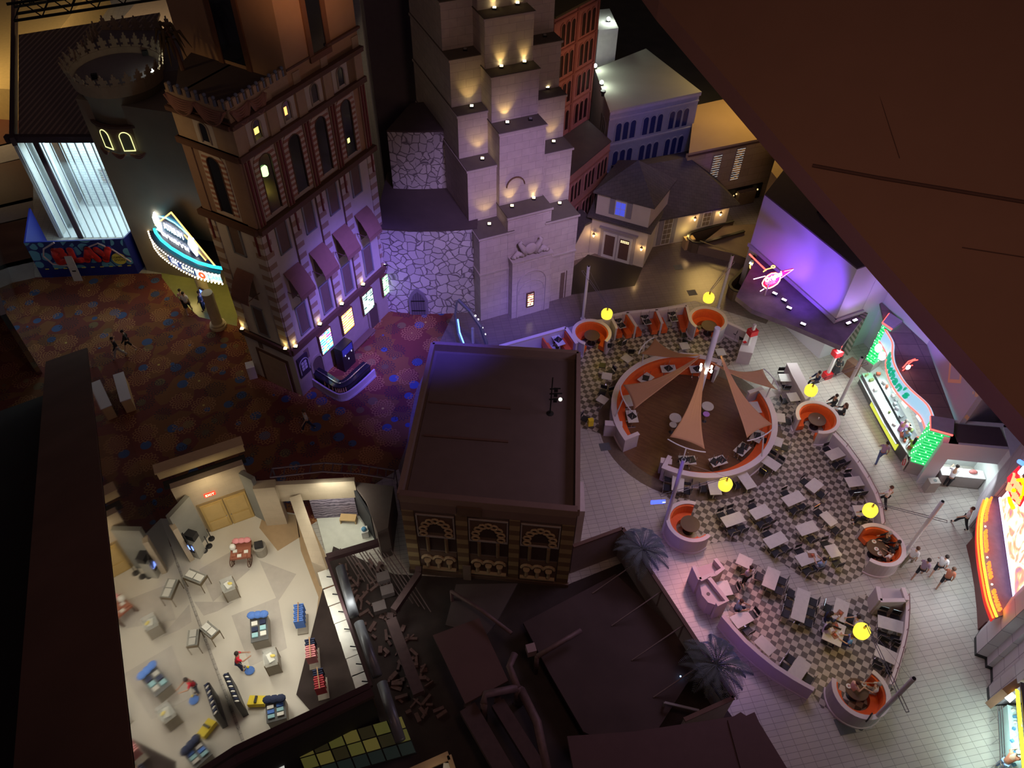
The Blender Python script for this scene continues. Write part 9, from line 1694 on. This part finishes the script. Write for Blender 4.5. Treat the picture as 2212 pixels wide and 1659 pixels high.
def person(px, py, z, rz, pose, label, top, legs, skin=0, hair=0, sleeves=0.55, shorts=False, long_hair=False, dress=None, xtra=None):
    b = G(px, py, z); t = Thing('person', label, 'person', b, rz); J = skel(pose, 0)
    N_ = ['hip', 'waist', 'chest', 'neck', 'throat', 'head', 'crown']; R_ = {'hip': (.135, .10), 'waist': (.12, .09), 'chest': (.15, .10), 'neck': (.075, .06), 'throat': (.05, .05), 'head': (.082, .095), 'crown': (.065, .075), 'sh': (.06, .06), 'el': (.042, .042), 'wr': (.03, .026), 'ha': (.04, .02), 'th': (.085, .085), 'kn': (.058, .058), 'an': (.04, .04), 'to': (.038, .028)}
    V_ = [(J[n], *R_[n]) for n in N_]; E_ = [(i, i + 1) for i in range(6)]; id_ = {n: i for i, n in enumerate(N_)}
    for k in 'LR':
        for ch, st in ((('sh', 'el', 'wr', 'ha'), 'chest'), (('th', 'kn', 'an', 'to'), 'hip')):
            pr_ = id_[st]
            for c in ch: V_.append((J[c + k], *R_[c])); E_.append((pr_, len(V_) - 1)); pr_ = len(V_) - 1; id_[c + k] = pr_
        w_ = J['ha' + k]; d = (J['ha' + k] - J['wr' + k]).normalized(); sd = Vector((1, 0, 0)); s = -1 if k == 'L' else 1
        for j, (off, ln) in enumerate(((-0.03, 0.07), (-0.01, 0.085), (0.01, 0.08), (0.03, 0.06))):
            a = w_ + d * 0.025 + sd * off; V_.append((a, .009, .009)); E_.append((id_['ha' + k], len(V_) - 1)); V_.append((a + d * ln + Vector((0, 0, -0.012)), .007, .007)); E_.append((len(V_) - 2, len(V_) - 1))
        V_.append((w_ - d * 0.03 - sd * s * 0.035, .010, .010)); E_.append((id_['ha' + k], len(V_) - 1)); V_.append((w_ + d * 0.015 - sd * s * 0.055, .008, .008)); E_.append((len(V_) - 2, len(V_) - 1))
    skinmesh('body', t, V_, E_, SK[skin])
    V_ = [(J['hip'] + Vector((0, 0, 0.02)), .15, .115), (J['waist'], .14, .11), (J['chest'], .165, .118), (J['neck'] - Vector((0, 0, 0.03)), .09, .075)]; E_ = [(0, 1), (1, 2), (2, 3)]
    for k in 'LR': V_.append((J['sh' + k], .075, .075)); E_.append((2, len(V_) - 1)); V_.append((J['sh' + k].lerp(J['el' + k], min(1, sleeves * 1.6)), .058, .058)); E_.append((len(V_) - 2, len(V_) - 1)); 
    if sleeves > 0.8:
        for k in (5, 7): V_.append((J['wr' + 'LR'[(k - 5) // 2]], .042, .042)); E_.append((k, len(V_) - 1))
    skinmesh('shirt', t, V_, E_, top, 1)
    V_ = [(J['hip'] + Vector((0, 0, 0.05)), .145, .112)]; E_ = []
    for k in 'LR':
        V_.append((J['th' + k], .102, .102)); E_.append((0, len(V_) - 1)); V_.append((J['kn' + k], .075, .075)); E_.append((len(V_) - 2, len(V_) - 1))
        if not shorts: V_.append((J['an' + k] + Vector((0, 0, 0.02)), .055, .055)); E_.append((len(V_) - 2, len(V_) - 1))
    skinmesh('trousers' if not shorts else 'shorts', t, V_, E_, legs)
    for k in 'LR': m = MB(); c_ = t.mw @ (J['an' + k] * 0.35 + J['to' + k] * 0.65); m.ball(c_, 0.075, 7, (0.75, 0.75, 0.55)); t.part('shoe', m, BLK if not shorts else WS)
    m = MB(); hc = t.mw @ (J['head'] + Vector((0, -0.022, 0.055))); m.ball(hc, 0.112, 9, (0.92, 0.98, 0.95)); t.part('hair', m, HR[hair], smooth=True)
    if long_hair: m = MB(); m.tube([t.mw @ (J['head'] + Vector((0, -0.08, 0.03))), t.mw @ (J['neck'] + Vector((0, -0.11, -0.05))), t.mw @ (J['chest'] + Vector((0, -0.13, 0)))], [0.09, 0.08, 0.03], 8); t.part('long_hair', m, HR[hair], smooth=True)
    hp = t.mw @ J['head']; fw = (t.mw.to_3x3() @ Vector((0, 1, 0)))
    rt = t.mw.to_3x3() @ Vector((1, 0, 0)); m = MB(); m.tube([hp + fw * 0.085 + Vector((0, 0, 0.03)), hp + fw * 0.115 - Vector((0, 0, 0.015))], [0.012, 0.018], 5); t.part('nose', m, SK[skin]); m = MB(); m.ball(hp + fw * 0.092 - Vector((0, 0, 0.05)), 0.02, 5, (1.2, 1.2, 0.4)); t.part('mouth', m, mat('lip', (0.35, 0.12, 0.1), 0.6))
    for s in (-1, 1): m = MB(); m.ball(hp + fw * 0.088 + rt * 0.034 * s + Vector((0, 0, 0.02)), 0.012, 5); t.part('eye', m, BLK); m = MB(); m.ball(hp + rt * 0.095 * s, 0.026, 5, (0.8, 0.8, 1.2)); t.part('ear', m, SK[skin])
    if dress: m = MB(); m.lathe([(0.16, 0.98), (0.26, 0.45)], b, 14, cap=False); t.part('skirt', m, dress)
    return t
LIL = mat('lilac_shirt', (0.62, 0.52, 0.66), 0.85); WHS = mat('white_shirt', (0.72, 0.72, 0.74), 0.85); DKT = mat('black_trousers', (0.02, 0.02, 0.025), 0.85); JNS = mat('denim', (0.10, 0.14, 0.28), 0.85); MAU = mat('mauve_shirt', (0.36, 0.26, 0.36), 0.85); BLS = mat('pale_blue_shirt', (0.30, 0.42, 0.70), 0.85); GRN = mat('lime_top', (0.35, 0.62, 0.10), 0.85); PUR = mat('violet_top', (0.42, 0.20, 0.45), 0.85); REDS = mat('bright_red_shirt', (0.75, 0.02, 0.05), 0.85); RST = mat('rust_shirt', (0.55, 0.20, 0.12), 0.85); KHK = mat('khaki', (0.30, 0.26, 0.20), 0.85); GRY = mat('grey_shirt', (0.42, 0.42, 0.42), 0.85); BLKS = mat('black_shirt', (0.03, 0.03, 0.035), 0.85)
F_ = 0.02
PP = [(1606, 1262, F_, 0.4, 'stand', 'person in a lilac shirt and black trousers standing by a small table', LIL, DKT, 0, 0), (1895, 997, F_, -0.4, 'walk', 'person in a mauve grey shirt and jeans walking along the aisle', MAU, JNS, 1, 0), (2040, 1052, F_, -0.5, 'lean', 'person in cook whites and black trousers at the white hatch', WHS, DKT, 1, 0), (1903, 1092, F_, 0.6, 'walk', 'person in a white shirt walking outside the curved low wall', WHS, DKT, 0, 1),
      (2073, 1137, F_, 1.0, 'walk', 'person in a white shirt and black trousers walking by the panelled wall', WHS, DKT, 0, 1), (1955, 1222, F_, -0.9, 'walk', 'person in a white top, first of the walking group beside the booth', WHS, KHK, 0, 1), (1978, 1247, F_, -0.8, 'walk', 'person in grey and rust carrying a bag, second of the walking group', MAU, DKT, 1, 0, 'S'), (2016, 1240, F_, -0.7, 'walk', 'person in a white shirt and shorts, third of the walking group', WHS, DKT, 0, 0, 'S'), (2030, 1266, F_, -0.7, 'walk', 'person in an orange top and shorts, last of the walking group', RST, DKT, 1, 1, 'S'),
      (1930, 952, F_, -0.9, 'lean', 'person in a violet top leaning on the food counter', PUR, DKT, 1, 2), (1941, 966, F_, -0.9, 'stand', 'person in a blue top at the food counter, between two others', BLS, KHK, 0, 1, 'S'), (1955, 988, F_, -0.8, 'stand', 'person in a lime green top with long dark hair at the counter', GRN, DKT, 1, 0, 'L'), (1800, 812, F_, -0.6, 'stand', 'person in a long dark dress standing by the right red post', BLKS, DKT, 0, 0, 'D'),
      (1759, 835, 0.25, 1.9, 'sit', 'person in dark clothes sitting behind the long high counter', NVY, DKT, 1, 0), (1795, 885, 0.15, 1.9, 'sit', 'person in black sitting outside the booth below the counter', BLKS, DKT, 1, 0), (1815, 905, 0.15, 1.3, 'sit', 'person with long brown hair sitting just outside the same booth', BLKS, DKT, 1, 1, 'L'), (1766, 1238, F_, 0.4, 'sit', 'person in a pale blue shirt eating at a table', BLS, GRY, 0, 0),
      (1586, 1325, F_, -1.7, 'sit', 'person in blue reading at the table by the pink wall', BLS, NVY, 1, 1), (1776, 1352, F_, -1.3, 'sit', 'person in navy at the upper left of the family table', NVY, GRY, 1, 0, 'L'), (1772, 1378, F_, -1.3, 'sit', 'person in pale pink at the lower left of the family table', LIL, DKT, 1, 0, 'L'), (1826, 1400, F_, 1.2, 'sit', 'person in bright blue at the lower right of the family table', mat('sky_shirt', (0.15, 0.35, 0.85), 0.85), NVY, 0, 1), (1838, 1360, F_, 1.4, 'sit', 'small person in white at the upper right of the family table', WHS, DKT, 0, 0),
      (1862, 1130, F_, 1.5, 'sit', 'person in black sitting under the lamp by the curved wall', BLKS, DKT, 0, 0), (1906, 1180, F_, 1.6, 'sit', 'person in black at the top of the right round booth', BLKS, DKT, 0, 2), (1925, 1200, F_, 1.2, 'sit', 'person in black at the back of the right round booth', BLKS, DKT, 1, 0), (1910, 1222, F_, 0.6, 'sit', 'person in white at the bottom of the right round booth', WHS, DKT, 1, 0), (1830, 1500, F_, -1.3, 'sit', 'person in pale pink at the left of the bottom round booth', mat('peach_shirt', (0.70, 0.45, 0.40), 0.85), DKT, 0, 1), (1880, 1503, F_, 1.3, 'sit', 'person in a white hat and shirt at the right of the bottom booth', WHS, GRY, 0, 2),
      (2152, 1660, F_, -1.0, 'lean', 'person in an orange shirt leaning on the steel rails, lower right corner', RST, BLS, 0, 2), (262, 772, F_, 2.4, 'walk', 'person in a dark top and grey trousers on the dim carpet', BLKS, GRY, 0, 0), (284, 757, F_, 2.0, 'walk', 'person in a short dark outfit beside the other on the dim carpet', BLKS, DKT, 0, 0, 'S'), (668, 928, F_, 2.2, 'walk', 'person in a pale violet lit shirt walking alone on the carpet', WHS, NVY, 0, 1), (403, 668, F_, 0.4, 'stand', 'person in a pale top near the marquee, farther of two', mat('peach_shirt', (0.70, 0.45, 0.40), 0.85), DKT, 0, 0), (410, 675, F_, 0.2, 'walk', 'person in a cream shirt and dark shorts near the marquee, nearer of two', WHS, DKT, 1, 0, 'S'), (443, 672, F_, 1.4, 'stand', 'person in black standing by the blue display under the marquee', BLKS, DKT, 1, 0), (523, 1447, 0.04, -1.2, 'mop', 'person in a bright red shirt mopping the gift shop floor', REDS, NVY, 1, 0)]
for q_ in PP:
    fl = q_[10] if len(q_) > 10 else ''
    person(*q_[:10], shorts=fl == 'S', long_hair=fl in ('L', 'D'), dress=BLKS if fl == 'D' else None, sleeves=0.95 if q_[6] in (NVY, BLKS) else 0.5)
b = G(538, 1447, 0.04); t = Thing('floor_mop', 'blue headed mop held by the person in red', 'mop', b); m = MB(); m.tube([b + Vector((0, 0, 0.06)), G(517, 1432, 1.1)], 0.014, 6); t.part('handle', m, CHR); m = MB(); m.ball(b + Vector((0.05, -0.05, 0.05)), 0.22, 8, (1.1, 1.0, 0.25)); t.part('mop_head', m, BLU); m = MB(); m.ball(b + Vector((-0.05, 0.08, 0.12)), 0.07, 6); t.part('yellow_clamp', m, mat('hazard_yellow', (0.85, 0.65, 0.03), 0.5))
